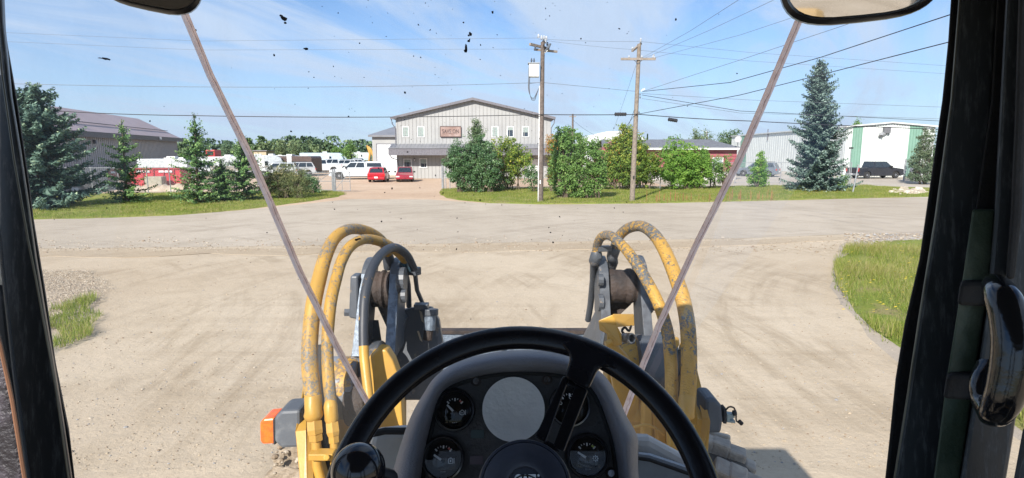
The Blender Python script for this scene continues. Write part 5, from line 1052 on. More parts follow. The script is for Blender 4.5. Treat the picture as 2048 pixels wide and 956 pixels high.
# ---------------------------------------------------------------- the wheel loader we sit in
WL = thing('wheel_loader', 'yellow wheel loader seen from its own cab, with steering wheel, black pillars and patched hoses', 'wheel loader', (0, 2.0, 0))
def poly(pts, d, d2=None): return [cm(x, y, d if d2 is None else d + (d2 - d) * k / (len(pts) - 1)) for k, (x, y) in enumerate(pts)]
def plate(name, pts, d, th, mat, bevel=.006, par=None, axis=None, edge=None):
    """flat plate seen face on: outline in the photo at distance d, th thick going away"""
    a = [cm(x, y, d) for x, y in pts]; dv = Vector((0, 1, 0)) * th if axis is None else Vector(axis) * th
    return MB().m(mat).ext(a, dv).build(name, par or WL, bevel=bevel)
# ---- cab shell: roof, posts, lower walls, floor and seat post behind, so that light comes in as in a real cab
M_liner = pm('cab_headliner', (.04, .04, .04, 1), rough=.9)
MB().m(M_yellow).box((.03, -.38, 3.56), (1.62, 2.44, .12)).build('roof', WL, bevel=.04)
MB().m(M_liner).box((.03, -.38, 3.488), (1.50, 2.3, .02)).build('headliner', WL)
MB().m(M_blackm).box((0, -.2, 1.55), (1.3, 2.2, .06)).build('floor', WL)
for s, x in ((-1, -.80), (1, .80)):
    MB().m(M_blackm).box((x, -.45, 2.0), (.05, 1.9, .95)).build('side_panel', WL)
    MB().m(M_pillar).box((x, -.62, 2.98), (.07, .08, 1.1)).build('pillar', WL); MB().m(M_pillar).box((x, -1.45, 2.98), (.09, .09, 1.1)).build('pillar', WL)
MB().m(M_blackm).box((0, -1.48, 2.05), (1.55, .05, .95)).build('rear_panel', WL)
MB().m(pm('engine_hood_yellow', YEL, rough=.5)).box((0, -2.9, 1.55), (1.3, 2.7, .9)).build('engine_hood', WL, bevel=.08)
# ---- left front pillar
def pil(name, L_, R_pts, d, th, mat, bev=.004):
    L_, R_pts = list(L_), list(R_pts)
    for q in (L_, R_pts):
        if q[-1][1] >= 1000: (xa, ya), (xb, yb) = q[-2], q[-1]; q.append((xb + (xb - xa) / (yb - ya) * 260, yb + 260))
    a = [cm(x, y, d) for x, y in L_ + R_pts[::-1]]; sg = -1 if L_[0][0] < 1000 else 1; return MB().m(mat).ext(a, Vector((sg * .80 * th, th, 0))).build(name, WL, bevel=bev)
pil('pillar', [(-60, -60), (-60, 1000)], [(2, -60), (6, 40), (22, 190), (40, 300), (55, 400), (72, 520), (95, 660), (130, 870), (149, 1000)], .66, .05, M_pillar)
pil('pillar_seal', [(-10, -60), (30, 400), (60, 600), (120, 1000)], [(-2, -60), (3, 20), (14, 90), (33, 200), (58, 370), (66, 440), (92, 600), (112, 740), (140, 880), (154, 1000)], .70, .03, M_blackm)
MB().m(pm('pillar_edge_highlight', (.20, .19, .15, 1), rough=.35, metal=.5)).tube([cm(-14, -60, .653), cm(4, 150, .653), cm(28, 320, .653), cm(56, 480, .653), cm(72, 560, .653), cm(112, 780, .653), cm(143, 1000, .653)], .0011, 6).build('edge_line', WL)  # highlight along the pillar edge, put in as a thin bright strip
pil('pillar_inner', [(-60, 100), (-60, 1000)], [(-40, 100), (-10, 420), (10, 600), (28, 760), (60, 1000)], .60, .04, M_pillar)
pil('door_edge', [(-80, 560), (-80, 1000)], [(-40, 560), (-2, 690), (22, 800), (54, 1000)], .55, .03, pm('scuffed_door_edge', (.022, .019, .023, 1), (.07, .06, .075, 1), 30, .5, .2, .4, 120))
MB().m(pm('copper_edge', (.34, .17, .10, 1), rough=.4, metal=.5)).tube([cm(-38, 560, .549), cm(0, 690, .549), cm(24, 800, .549), cm(56, 1000, .549)], .0016, 6).build('edge_line', WL)
# ---- right front pillar and door frame
pil('pillar_seal', [(1905, -60), (1896, 80), (1884, 200), (1868, 310), (1838, 520), (1808, 650), (1790, 760), (1778, 880), (1765, 1000)], [(1940, -60), (1900, 420), (1850, 700), (1810, 1000)], .66, .03, M_blackm)
pil('pillar', [(1924, -60), (1903, 200), (1872, 430), (1838, 640), (1814, 800), (1782, 1000)], [(2000, -60), (1985, 200), (1962, 430), (1935, 640), (1905, 800), (1878, 1000)], .62, .05, M_pillar)
MB().m(pm('pillar_edge_highlight', (.20, .19, .15, 1))).tube([cm(1924, -60, .615), cm(1903, 200, .615), cm(1872, 430, .615), cm(1838, 640, .615), cm(1814, 800, .615), cm(1782, 1000, .615)], .0011, 6).build('edge_line', WL)  # right pillar's edge highlight, also modelled as a pale thin strip
pil('pillar_channel', [(1998, -60), (1983, 200), (1950, 430), (1926, 640), (1898, 800), (1862, 1000)], [(2020, -60), (2008, 200), (1996, 430), (1975, 640), (1950, 800), (1925, 1000)], .60, .03, M_blackm, .002)
pil('pillar_strip', [(1945, 420), (1925, 560), (1893, 760), (1862, 1000)], [(1990, 420), (1978, 560), (1948, 760), (1914, 1000)], .585, .012, M_pillar2, .002)
for ya, yb in ((565, 612), (752, 800)):
    xm = 1948 - (ya - 560) * .15; pil('latch_block', [(xm - 26, ya), (xm - 34, yb)], [(xm + 60, ya - 4), (xm + 44, yb + 4)], .575, .02, M_blackm, .004)
pil('door_frame', [(2016, -60), (2002, 200), (1990, 430), (1972, 640), (1948, 800), (1915, 1000)], [(2160, -60), (2160, 500), (2075, 620), (2046, 740), (2026, 880), (2006, 1000)], .57, .05, M_pillar)
pil('door_rib', [(2040, -60), (2030, 250), (2022, 430), (2012, 560)], [(2062, -60), (2052, 250), (2044, 430), (2030, 560)], .555, .014, M_blackm)
pil('door_outer_edge', [(2052, 880), (2030, 1000)], [(2100, 880), (2100, 1000)], .50, .03, M_pillar)
h = MB().m(pm('worn_black_handle', (.008, .009, .011, 1), (.05, .055, .06, 1), 14, .14, 0, .1, 60, lo=.58, hi=.85, coat=.3))
h.tube([cm(1988, 566, .535), cm(1996, 578, .52), cm(2008, 600, .50), cm(2021, 645, .49), cm(2026, 700, .485), cm(2018, 760, .485), cm(2006, 800, .487), cm(1992, 824, .495), cm(1980, 832, .51)], [.009, .012, .0135, .0145, .0150, .0145, .0135, .012, .009], 20, smooth=6)
h.tube([cm(1982, 832, .505), cm(1966, 805, .53), cm(1964, 770, .54), cm(1984, 742, .548)], [.009, .0085, .010, .014], 14, smooth=5); h.build('grab_handle', WL, smooth=True)
# ---- windshield: a flat centre pane, two side panes, tan seams, dried specks
YW = 1.0
ctl, cbl, ctr_, cbr = at(330, -60, YW), at(762, 900, YW), at(1640, -60, YW), at(1224, 900, YW)
wl_t, wl_b = cm(-6, -70, .71), cm(140, 960, .71); wr_t, wr_b = cm(1908, -70, .67), cm(1790, 960, .67)
MB().m(M_glass).quad(cbl, cbr, ctr_, ctl).build('windshield', WL)
MB().m(M_glass).quad(wl_b, cbl, ctl, wl_t).build('side_glass', WL); MB().m(M_glass).quad(cbr, wr_b, wr_t, ctr_).build('side_glass', WL)
def seam(pts, wd, name='glass_seam'):
    r = random.Random(len(pts) * 3 + int(pts[0][0])); V = []; n = len(pts); L1 = []
    P = []
    for i in range(n - 1):
        for k in range(8): P.append((pts[i][0] + (pts[i + 1][0] - pts[i][0]) * k / 8, pts[i][1] + (pts[i + 1][1] - pts[i][1]) * k / 8, wd[i] + (wd[i + 1] - wd[i]) * k / 8))
    P.append((*pts[-1], wd[-1])); m = MB(); sec = []
    dx, dy = pts[-1][0] - pts[0][0], pts[-1][1] - pts[0][1]; l = math.hypot(dx, dy); nx, ny = dy / l, -dx / l
    if nx < 0: nx, ny = -nx, -ny
    for (x, y, w_) in P:
        j = r.uniform(-.10, .10); row = []
        for u, o in ((-.5, .0), (-.42 + j * .5, .004), (-.12 + j, .006), (.08 + j, .0045), (.16 + j, .0062), (.42, .004), (.5, .0)):
            row.append(at(x + nx * w_ * u, y + ny * w_ * u, YW - .001 - o))
        sec.append(row)
    V = [p for row in sec for p in row]; F = [(i * 7 + k, i * 7 + k + 1, (i + 1) * 7 + k + 1, (i + 1) * 7 + k) for i in range(len(sec) - 1) for k in range(6)]
    m.m(M_bead).add(V, F); 
    for i, f in enumerate(F):
        if i % 6 in (3,): m.mi[i] = 1
    m.mats.append(M_bead2); return m.build(name, WL, smooth=True)
seam([(330, -60), (366, 20), (420, 150), (505, 322), (600, 545), (672, 690), (735, 805)], [16, 16, 15, 15, 14, 13, 12])
seam([(1640, -60), (1598, 40), (1545, 165), (1478, 320), (1398, 478), (1318, 650), (1262, 790), (1240, 850)], [15, 15, 15, 15, 13, 13, 13, 12])
def speck(b, px, py, w_, h_, rot, r, Y=YW - .003):
    n = r.randint(6, 10); P = []
    for k in range(n):
        a = 6.283 * k / n; rr = r.uniform(.6, 1.15); u, v = math.cos(a) * w_ / 2 * rr, math.sin(a) * h_ / 2 * rr; P.append((px + u * math.cos(rot) - v * math.sin(rot), py + u * math.sin(rot) + v * math.cos(rot)))
    def P3(x, y):
        if 365 + y * .46 < x < 1598 - y * .44: return at(x, y, Y)
        if x < 900: n_ = (ctl - wl_t).cross(wl_b - wl_t); o = wl_t
        else: n_ = (ctr_ - wr_t).cross(wr_b - wr_t); o = wr_t
        q = ray(x, y); return CAM + q * ((o - CAM).dot(n_) / q.dot(n_)) * .996
    b.ext([P3(*p) for p in P], (0, .0012, 0))
r = random.Random(42)
big = [((568, 38, 17, 10, .5), (570, 46, 7, 6, .2), (562, 31, 8, 5, .4)), ((613, 98, 9, 6, .3), (609, 97, 5, 4, .1)), ((210, 117, 16, 5, .1), (200, 116, 10, 2.5, .1), (217, 119, 8, 3, .2)), ((932, 96, 7, 18, -.08), (931, 102, 8, 6, 0)), ((941, 68, 7, 9, -.3), (937, 71, 5, 4, .1)), ((937, 82, 6, 5, .3), (939, 80, 3, 6, .2)),
       ((985, 24, 6, 6, 0),), ((810, 185, 5, 6, 0),), ((548, 110, 3.5, 6, 0),), ((1106, 485, 5, 5, .3),), ((1101, 465, 4, 4, .3),), ((763, 443, 4, 4, 0),), ((1162, 77, 4, 4, 0),), ((1352, 39, 4, 6, 0),), ((961, 90, 3, 5, 0),), ((927, 45, 4, 4, 0),), ((960, 400, 4, 4, 0),), ((582, 263, 5, 4, .5),), ((784, 377, 4, 5, 0),), ((815, 304, 4, 4, 0),), ((717, 478, 12, 5, -.2), (712, 480, 6, 4, 0)), ((697, 233, 4, 4, 0),), ((574, 279, 3.5, 4, 0),), ((391, 60, 6, 4, .4),), ((886, 386, 3, 4, 0),)]
for g_ in big:
    b = MB().m(M_bug)
    for s_ in g_: speck(b, *s_, r)
    b.build('mud_splat', WL)
b = MB().m(M_bug)
for i in range(230):
    x = r.gauss(930, 260); y = r.uniform(-10, 480) if r.random() < .8 else r.uniform(0, 640)
    if not 90 < x < 1850: continue
    s_ = 1.0 + 1.9 * r.random() ** 3; speck(b, x, y, s_ * r.uniform(1, 1.8), s_, r.uniform(0, 3), r)
sk = stuff(b.build('fine_specks', WL))
# ---- mirrors
def mirror(cx, cy, w_, h_, d, tilt, label=None):
    n = 40; k = 3.4
    o_ = cm(cx, cy, d); rd = ray(cx, cy).normalized(); tg = Vector((.10 if cx > 1000 else -.3, -1, -.20 if cx > 1000 else .35)).normalized(); nv = (tg - rd).normalized()
    def ring(sc, off, sx=0):
        P = []
        for i in range(n):
            a = 6.283 * i / n; c_, s_ = math.cos(a), math.sin(a); u = math.copysign(abs(c_) ** (2 / k), c_) * w_ / 2 * sc; v = math.copysign(abs(s_) ** (2 / k), s_) * h_ / 2 * (1 - (1 - sc) * w_ / h_)
            v *= 1 - .10 * (u / (w_ / 2)) * tilt; v -= .0
            x = cx + u * math.cos(R_(tilt * 2)) - v * math.sin(R_(tilt * 2)) + sx; y = cy + u * math.sin(R_(tilt * 2)) * -1 + v; q_ = ray(x, y); oo = o_ - nv * off; P.append(CAM + q_ * ((oo - CAM).dot(nv) / q_.dot(nv)))
        return P
    A = [ring(.90, .004), ring(.93, -.004), ring(.985, 0), ring(1.0, .012), ring(.96, .04), ring(.85, .055)]
    m = MB().m(M_blackpl); V = [p for q in A for p in q]; F = [(j * n + i, j * n + (i + 1) % n, (j + 1) * n + (i + 1) % n, (j + 1) * n + i) for j in range(len(A) - 1) for i in range(n)] + [tuple((len(A) - 1) * n + i for i in range(n))]
    m.add(V, F); o = m.build('mirror_housing', WL, smooth=True)
    g = MB().m(M_mirror); g.add(ring(.905, .0035), [tuple(range(n))]); g.build('mirror_glass', o)
    MB().m(M_blackpl).tube([cm(cx, cy - h_ * .2, d + .05), cm(cx, cy - h_ * .9, d + .06), Vector((cm(cx, cy, d).x * .9, d + .1, 3.52))], .008, 8).build('mirror_arm', o)
mirror(1722, -72, 330, 236, .56, 1); mirror(292, -96, 232, 236, .60, -1.6)
# ---- ledge under the windshield
plate('front_ledge', [(745, 868), (800, 862), (1300, 880), (1392, 930), (1400, 1010), (700, 1010)], .95, .03, M_creampl, .01)
l = MB().m(M_ledge2).prism([cm(1262, 902, .90), cm(1300, 906, .90), cm(1395, 938, .90), cm(1470, 1000, .90), cm(1262, 1000, .90)], [cm(1262, 905, 1.0), cm(1300, 909, 1.0), cm(1395, 941, 1.0), cm(1470, 1003, 1.0), cm(1262, 1003, 1.0)]); l.build('ledge_cover', WL, bevel=.012)
MB().m(M_blackm).tube([cm(742, 868, .94), cm(770, 862, .94), cm(830, 862, .94)], .006, 8).build('gasket', WL)
MB().m(M_blackm).tube([cm(1262, 914, .89), cm(1300, 920, .89), cm(1390, 952, .89), cm(1440, 985, .89)], .003, 8).build('gasket', WL)
# ---- dash
DP = Plane(cm(1045, 830, .80), R_(24))
def dpt(x, y, o=0): return DP.pt(x, y, o)
inner = [(838, 1000), (850, 905), (862, 850), (874, 806), (890, 780), (925, 762), (985, 748), (1050, 744), (1115, 748), (1165, 762), (1192, 790), (1212, 838), (1230, 900), (1240, 1000)]
MB().m(M_panel).prism([dpt(x, y, 0) for x, y in inner], [dpt(x, y, -.02) for x, y in inner]).build('dash_panel', WL, bevel=.002)
outer = [(772, 1000), (796, 905), (822, 832), (848, 786), (872, 752), (918, 722), (985, 705), (1050, 700), (1120, 706), (1186, 733), (1222, 768), (1250, 826), (1269, 880), (1282, 1000)]
def cowl():
    prof = ((0, -.16), (0, -.03), (.06, .018), (.22, .044), (.5, .052), (.78, .046), (.93, .022), (1.0, -.004))
    V = []; n = len(outer); P = []
    for i in range(n - 1):
        for k in range(5):
            def cr(L_): 
                p0, p1, p2, p3 = L_[max(i - 1, 0)], L_[i], L_[i + 1], L_[min(i + 2, n - 1)]; t = k / 5
                return tuple(.5 * (2 * p1[j] + (p2[j] - p0[j]) * t + (2 * p0[j] - 5 * p1[j] + 4 * p2[j] - p3[j]) * t * t + (3 * p1[j] - p0[j] - 3 * p2[j] + p3[j]) * t ** 3) for j in (0, 1))
            P.append((cr(outer), cr(inner)))
    P.append((outer[-1], inner[-1]))
    for o, i_ in P:
        blg = 8 * math.exp(-((o[0] - 1266) ** 2 + (o[1] - 880) ** 2) / 900.)
        for u, off in prof: V.append(dpt(o[0] + (i_[0] - o[0]) * u + blg * (1 - u), o[1] + (i_[1] - o[1]) * u, off + blg * .001))
    m = len(prof); F = [(a * m + k, a * m + k + 1, (a + 1) * m + k + 1, (a + 1) * m + k) for a in range(len(P) - 1) for k in range(m - 1)]
    o = MB().m(M_cowl).add(V, F).build('dash_cowl', WL, smooth=True); sm = o.modifiers.new('s', 'SUBSURF'); sm.levels = sm.render_levels = 2; return o
cowl()
MB().m(M_blackm).tube([dpt(x + (1045 - x) * .012, y + 2, .001) for x, y in inner], .0035, 8, smooth=4).build('dash_gasket', WL)
def prad(px, py, rpx, o=0): return (dpt(px + rpx, py, o) - dpt(px, py, o)).length
def gauge(px, py, rpx, needle, kind, rim):
    c = dpt(px, py); r_ = prad(px, py, rpx); n = DP.n
    g = MB().m(rim).lathe(c, n, [(r_ * 1.13, 0), (r_ * 1.13, .006), (r_ * 1.08, .0105), (r_ * 1.0, .011), (r_ * .955, .007), (r_ * .95, .002), (r_ * .95, 0)], 48).build('gauge', WL, smooth=True)
    MB().m(M_dial).lathe(c + n * .002, n, [(.0001, 0), (r_ * .95, 0), (r_ * .95, .001), (.0001, .001)], 40).build('dial', g)
    def P(u, v, o=.0034): return c + DP.x * (u * r_) + DP.y * (v * r_) + n * o
    def bar(a, b_, w_, mat, name, o=.0034):
        A, B = P(*a, o), P(*b_, o); d = (B - A); ax = (d.normalized(), n.cross(d.normalized()), n); return MB().m(mat).box((A + B) / 2, (d.length, w_ * r_, .0006), ax=ax)
    tk = MB()
    for k, a in enumerate(range(45, 136, 15)):
        an = R_(a); L_ = .16 if k in (0, 3, 6) else .08; A, B = P(math.cos(an) * (.62 - L_), .0 + math.sin(an) * (.62 - L_) + .02), P(math.cos(an) * .62, math.sin(an) * .62 + .02)
        d = B - A; tk.m(M_white).box((A + B) / 2, (d.length, (.075 if k in (0, 3, 6) else .035) * r_, .0005), ax=(d.normalized(), n.cross(d.normalized()), n))
    an = R_(56); A = P(math.cos(an) * .54, math.sin(an) * .54 + .02); tk.m(M_lime if kind == 'gear' else M_red).box(A, (.15 * r_, .09 * r_, .0005), ax=(Vector(DP.x) * math.sin(an) - DP.y * math.cos(an), DP.x * math.cos(an) + DP.y * math.sin(an), n))
    tk.build('scale_marks', g)
    nd = MB().m(M_white); A, B = P(0.0 + needle[0] * .1, -.12 + needle[1] * .1, .0055), P(needle[0], needle[1], .0055); d = B - A; sd = n.cross(d.normalized())
    nd.prism([A - sd * r_ * .06, A + sd * r_ * .06, B + sd * r_ * .045, B - sd * r_ * .045], [p + n * .0008 for p in (A - sd * r_ * .06, A + sd * r_ * .06, B + sd * r_ * .045, B - sd * r_ * .045)]); nd.build('needle', g)
    MB().m(M_blackpl).lathe(P(0, -.14), n, [(.12 * r_, 0), (.12 * r_, .004), (.0001, .005)], 16).build('needle_hub', g)
    sy = MB().m(M_white); q = (.42, -.13)
    def ln(a, b_, w_=.03): 
        A, B = P(*a), P(*b_); d = B - A; sy.box((A + B) / 2, (d.length, w_ * r_, .0005), ax=(d.normalized(), n.cross(d.normalized()), n))
    def loop(pts):
        for i in range(len(pts)): ln(pts[i], pts[(i + 1) % len(pts)])
    x, y = q
    if kind == 'coolant':      # engine block with thermometer
        loop([(x - .14, y - .08), (x - .14, y + .05), (x - .06, y + .09), (x - .06, y + .13), (x + .04, y + .13), (x + .04, y + .09), (x + .11, y + .05), (x + .11, y - .08), (x + .04, y - .12), (x - .06, y - .12)]); ln((x - .1, y - .02), (x + .07, y - .02)); ln((x + .17, y - .12), (x + .17, y + .14), .04)
    elif kind == 'oil':        # fluid box with thermometer
        loop([(x - .14, y - .12), (x - .14, y + .10), (x + .08, y + .10), (x + .08, y - .12)]); ln((x - .08, y + .15), (x + .02, y + .15)); ln((x - .03, y - .05), (x - .03, y + .04), .07); ln((x + .15, y - .12), (x + .15, y + .14), .04)
    elif kind == 'gear':
        loop([(x + .11 * math.cos(a * .785), y + .11 * math.sin(a * .785)) for a in range(8)])
        for a in range(8): ln((x + .12 * math.cos(a * .785), y + .12 * math.sin(a * .785)), (x + .16 * math.cos(a * .785), y + .16 * math.sin(a * .785)), .05)
        ln((x, y - .04), (x, y + .05), .05)
    else:                      # fuel
        loop([(x - .05, y - .1), (x - .05, y + .1), (x + .06, y + .1), (x + .06, y - .1)]); loop([(-.48 + .07 * math.cos(a), .12 + .07 * math.sin(a)) for a in [k * .785 for k in range(8)]]); loop([(.05 + .07 * math.cos(a), .42 + .07 * math.sin(a)) for a in [k * .785 for k in range(8)]]); ln((.05, .5), (.05, .6))
    sy.m(pm('printed_grey', (.35, .36, .38, 1)))
    for k in range(3): ln((-.12 + k * .1, -.66), (-.06 + k * .1, -.66), .05)
    sy.build('symbol', g)
    MB().m(M_gauge_glass).lathe(c + n * .0075, n, [(.0001, .0040), (r_ * .3, .0037), (r_ * .55, .0029), (r_ * .75, .0018), (r_ * .95, 0)], 40).build('gauge_glass', g, smooth=True)
gauge(910, 820, 36, (-.42, .28), 'coolant', M_blackpl); gauge(887, 916, 38, (-.48, .18), 'oil', M_chrome)
gauge(1139, 811, 37, (.28, .50), 'fuel', M_chrome); gauge(1174, 911, 38, (-.50, .18), 'gear', M_blackpl)
c = dpt(1027, 818, .004); MB().m(M_disc).lathe(c, DP.n, [(.0001, 0), (prad(1027, 818, 62), 0), (prad(1027, 818, 62), .0018), (.0001, .0018)], 64).build('cover_plate', WL)
for px, py in ((952, 762), (1094, 759), (1222, 946)):
    s_ = MB().m(M_rust).lathe(dpt(px, py, .001), DP.n, [(.0001, 0), (.0075, 0), (.0065, .0012), (.0001, .0012)], 16); s_.m(M_chrome).lathe(dpt(px, py, .002), DP.n, [(.0045, 0), (.0045, .003), (.0015, .003), (.0015, .0015), (.0001, .0015)], 14); s_.build('screw', WL)
MB().m(pm('dead_indicator_green', (.020, .045, .04, 1), rough=.3)).box(dpt(955, 868, .001), (.018, .011, .001), ax=(DP.x, DP.y, DP.n)).build('indicator', WL); MB().m(pm('dead_indicator_red', (.05, .018, .025, 1), rough=.3)).box(dpt(953, 920, .001), (.018, .011, .001), ax=(DP.x, DP.y, DP.n)).build('indicator', WL)
# ---- steering wheel
WP = Plane(cm(1045, 1020, .62), R_(45)); RW = .205
SW = MB().m(M_rim); ring = []
def wp(a, r, o=0): return WP.o + WP.x * (math.cos(a) * r) + WP.y * (math.sin(a) * r) + WP.n * o
n1_, n2_ = 96, 20; V = []
for i in range(n1_):
    a = 2 * math.pi * i / n1_
    for k in range(n2_):
        b_ = 2 * math.pi * k / n2_; rr = .0142 * (1 + .08 * math.cos(2 * b_)); gr = -.0018 * math.exp(-((b_ - 2.2) / .28) ** 2)
        V.append(wp(a, RW + (rr + gr) * math.cos(b_), (rr + gr) * math.sin(b_) * .92))
SW.add(V, [(i * n2_ + k, i * n2_ + (k + 1) % n2_, ((i + 1) % n1_) * n2_ + (k + 1) % n2_, ((i + 1) % n1_) * n2_ + k) for i in range(n1_) for k in range(n2_)])
sw = SW.build('steering_wheel', WL, smooth=True)
def wpx(x, y, o=0): return WP.pt(x, y, o)
def spoke(mirror_=False):
    f = (lambda p: p) if not mirror_ else (lambda p: p)
    bt = [(1118, 683), (1150, 672), (1232, 712), (1236, 742), (1214, 732), (1197, 737), (1177, 780), (1128, 754), (1141, 716), (1136, 704)]
    MB().m(M_rim).prism([wpx(x, y, .012) for x, y in bt], [wpx(x, y, -.012) for x, y in bt]).build('spoke_boot', sw, bevel=.006, seg=3)
    A = MB().m(M_rim)
    for bar_ in ([(1126, 752), (1138, 758), (1092, 886), (1070, 874)], [(1152, 768), (1176, 781), (1128, 904), (1106, 892)], [(1138, 758), (1152, 768), (1149, 776), (1135, 769)], [(1094, 880), (1108, 888), (1120, 905), (1080, 890)]):
        A.prism([wpx(x, y, .002) for x, y in bar_], [wpx(x, y, -.004) for x, y in bar_])
    A.build('spoke', sw, bevel=.0015)
spoke()
# lower spoke, mostly outside the picture
hubc = WP.o + WP.n * .0
A = MB().m(M_rim)
for an in (R_(205), R_(335)):
    for s_ in (-1, 1):
        p, q = wp(an, .05, 0), wp(an, RW, 0); sd = (q - p).normalized().cross(WP.n) * .018 * s_; A.tube([p + sd, q + sd], .008, 8)
A.build('spoke', sw)
hc = WP.pt(1050, 971, .028); hr = .0485
MB().m(pm('hub_cover_black', (.022, .026, .040, 1), (.05, .056, .075, 1), 9, .42, bump=.05, bscale=120)).lathe(hc - WP.n * .05, WP.n, [(.036, 0), (hr + .001, .02), (hr + .002, .043), (hr, .0475), (hr * .955, .0475), (hr * .94, .0455), (hr * .93, .048), (hr * .72, .0520), (hr * .50, .0535), (hr * .40, .0515), (hr * .38, .0490), (.0001, .0490)], 64).build('hub', sw, smooth=True)
lc = WP.pt(1051, 985, .0285)
MB().m(M_chrome).lathe(lc - WP.n * .002, WP.n, [(hr * .36, 0), (hr * .37, .0022), (hr * .345, .0024), (hr * .34, 0)], 48).build('badge_ring', sw, smooth=True)
MB().m(M_dial).lathe(lc - WP.n * .002, WP.n, [(.0001, .0008), (hr * .34, .0008), (hr * .34, 0), (.0001, 0)], 40).build('badge', sw)
mt = Matrix(((WP.x.x, WP.y.x, WP.n.x, 0), (WP.x.y, WP.y.y, WP.n.y, 0), (WP.x.z, WP.y.z, WP.n.z, 0), (0, 0, 0, 1)))
tx = WP.pt(1050, 963, .0276)
text('logo_lettering', 'CAT', tx, .02, .001, M_white, sw, width=(WP.pt(1073, 960, .028) - WP.pt(1029, 960, .028)).length, ht=.0150, bold=.0012, mtx=mt)
tr = WP.pt(1051, 984, .0276); MB().m(pm('logo_yellow', YEL2)).prism([tr + WP.x * -.007 + WP.y * -.002, tr + WP.x * .007 + WP.y * -.002, tr + WP.y * .005], [tr + WP.x * -.007 + WP.y * -.002 + WP.n * .0006, tr + WP.x * .007 + WP.y * -.002 + WP.n * .0006, tr + WP.y * .005 + WP.n * .0006]).build('logo_triangle', sw)
MB().m(M_white).lathe(WP.pt(1077, 951, .0276), WP.n, [(.0010, 0), (.0013, 0), (.0013, .0006), (.0010, .0006)], 12).build('trademark_ring', sw)
kc = cm(717, 940, .57); kn = MB().m(M_knob).sphere(kc, .0265, 32, ax=WP.n); kn.build('spinner_knob', sw, smooth=True); MB().m(M_blackpl).tube([kc - WP.n * .01, kc - WP.n * .05 + Vector((.02, 0, 0))], [.012, .014], 14).build('knob_post', sw, smooth=True)
MB().m(M_blackm).tube([WP.o - WP.n * .02, WP.o - WP.n * .45], .04, 16).build('steering_column', WL)
# dash lower body so the column has something to sit in
MB().m(M_blackm).box((.02, .78, 1.95), (.38, .30, .8)).build('dash_pedestal', WL, bevel=.03)

# ---- hoses, arms and frame in front of the cab
def hose(name, pts, rpx, mat, smooth=6, fits=True):
    P = [cm(x, y, d) for x, y, d in pts]; rs = [rp / F_PX * pts[i][2] for i, rp in enumerate(rpx)] if isinstance(rpx, list) else [rpx / F_PX * p[2] for p in pts]
    return MB().m(mat).tube(P, rs, 20, smooth=smooth).build(name, WL, smooth=True)
hA = hose('hydraulic_hose', [(627, 800, 2.30), (620, 735, 2.34), (620, 680, 2.38), (627, 610, 2.43), (638, 560, 2.5), (652, 510, 2.58), (672, 474, 2.68), (702, 458, 2.82), (738, 464, 2.98), (766, 484, 3.1), (775, 508, 3.16)], [17, 16.5, 16, 15.5, 14.5, 13.5, 12, 11, 10.5, 10, 10], M_hose)
hB = hose('hydraulic_hose', [(662, 812, 2.32), (656, 740, 2.36), (655, 680, 2.4), (661, 610, 2.45), (672, 560, 2.52), (684, 520, 2.6), (704, 490, 2.7), (734, 478, 2.85), (772, 488, 3.0), (800, 508, 3.12), (812, 524, 3.18)], [12.5, 12, 12, 12, 11.5, 11, 10.5, 10, 10, 9.5, 9.5], M_hose)
hCy = hose('hydraulic_hose', [(740, 815, 2.395), (737, 790, 2.40), (729, 720, 2.445), (727.5, 692, 2.46)], [9.5, 9.5, 9.8, 10], M_yellow)
hC = hose('hydraulic_hose', [(729, 720, 2.45), (727, 690, 2.47), (727, 640, 2.5), (731, 585, 2.55), (745, 535, 2.65), (766, 505, 2.8), (790, 495, 2.95), (812, 508, 3.05), (824, 528, 3.1), (829, 540, 3.12)], [9.2, 9.4, 9.5, 10, 10, 9, 8.5, 8, 7.5, 7], M_hose_black)
hD = hose('hydraulic_hose', [(1344, 838, 2.35), (1343, 780, 2.38), (1342, 730, 2.41), (1335, 665, 2.45), (1318, 610, 2.5), (1294, 562, 2.58), (1268, 520, 2.68), (1242, 488, 2.8), (1220, 471, 2.92), (1203, 474, 3.02), (1194, 492, 3.1), (1192, 512, 3.12)], [13, 13, 13, 12.5, 12, 11.5, 11, 10, 9.5, 9, 8.5, 8], M_hose2)
hE = hose('hydraulic_hose', [(1374, 806, 2.32), (1378, 740, 2.36), (1376, 660, 2.42), (1366, 600, 2.48), (1348, 545, 2.56), (1326, 495, 2.66), (1304, 465, 2.78), (1280, 452, 2.9), (1254, 458, 3.02), (1236, 476, 3.1), (1229, 498, 3.14)], [16, 16, 15.5, 15, 14, 13, 12, 11, 10.5, 10, 9.5], M_hose2)
hose('wiring_hose', [(1268, 854, 2.4), (1295, 850, 2.42), (1320, 862, 2.44), (1328, 870, 2.46)], 2.6, M_yellow, 5)
def fitting(par, segs, mat=M_yellow, n=24):
    """stack of collars: (px,py,d,r px) top to bottom"""
    P = [cm(x, y, d) for x, y, d, _ in segs]; rs = [r_ / F_PX * s[2] for s, (_, _, _, r_) in zip(segs, segs)]
    return MB().m(mat).tube(P, rs, n).build('fitting', par, smooth=n > 8)
fitting(hA, [(626, 788, 2.3, 15), (626, 792, 2.3, 17), (627, 822, 2.29, 17), (627, 830, 2.29, 19), (628, 836, 2.29, 17), (629, 843, 2.29, 11)])
fitting(hA, [(629, 843, 2.29, 16), (630, 860, 2.28, 16.5), (631, 866, 2.28, 16), (631, 867, 2.28, 14.5), (632, 880, 2.28, 14.5), (632, 882, 2.28, 10)], n=6)
fitting(hA, [(632, 880, 2.28, 9.5), (634, 930, 2.27, 9.5), (642, 965, 2.27, 9.5), (660, 1000, 2.27, 9.5)])
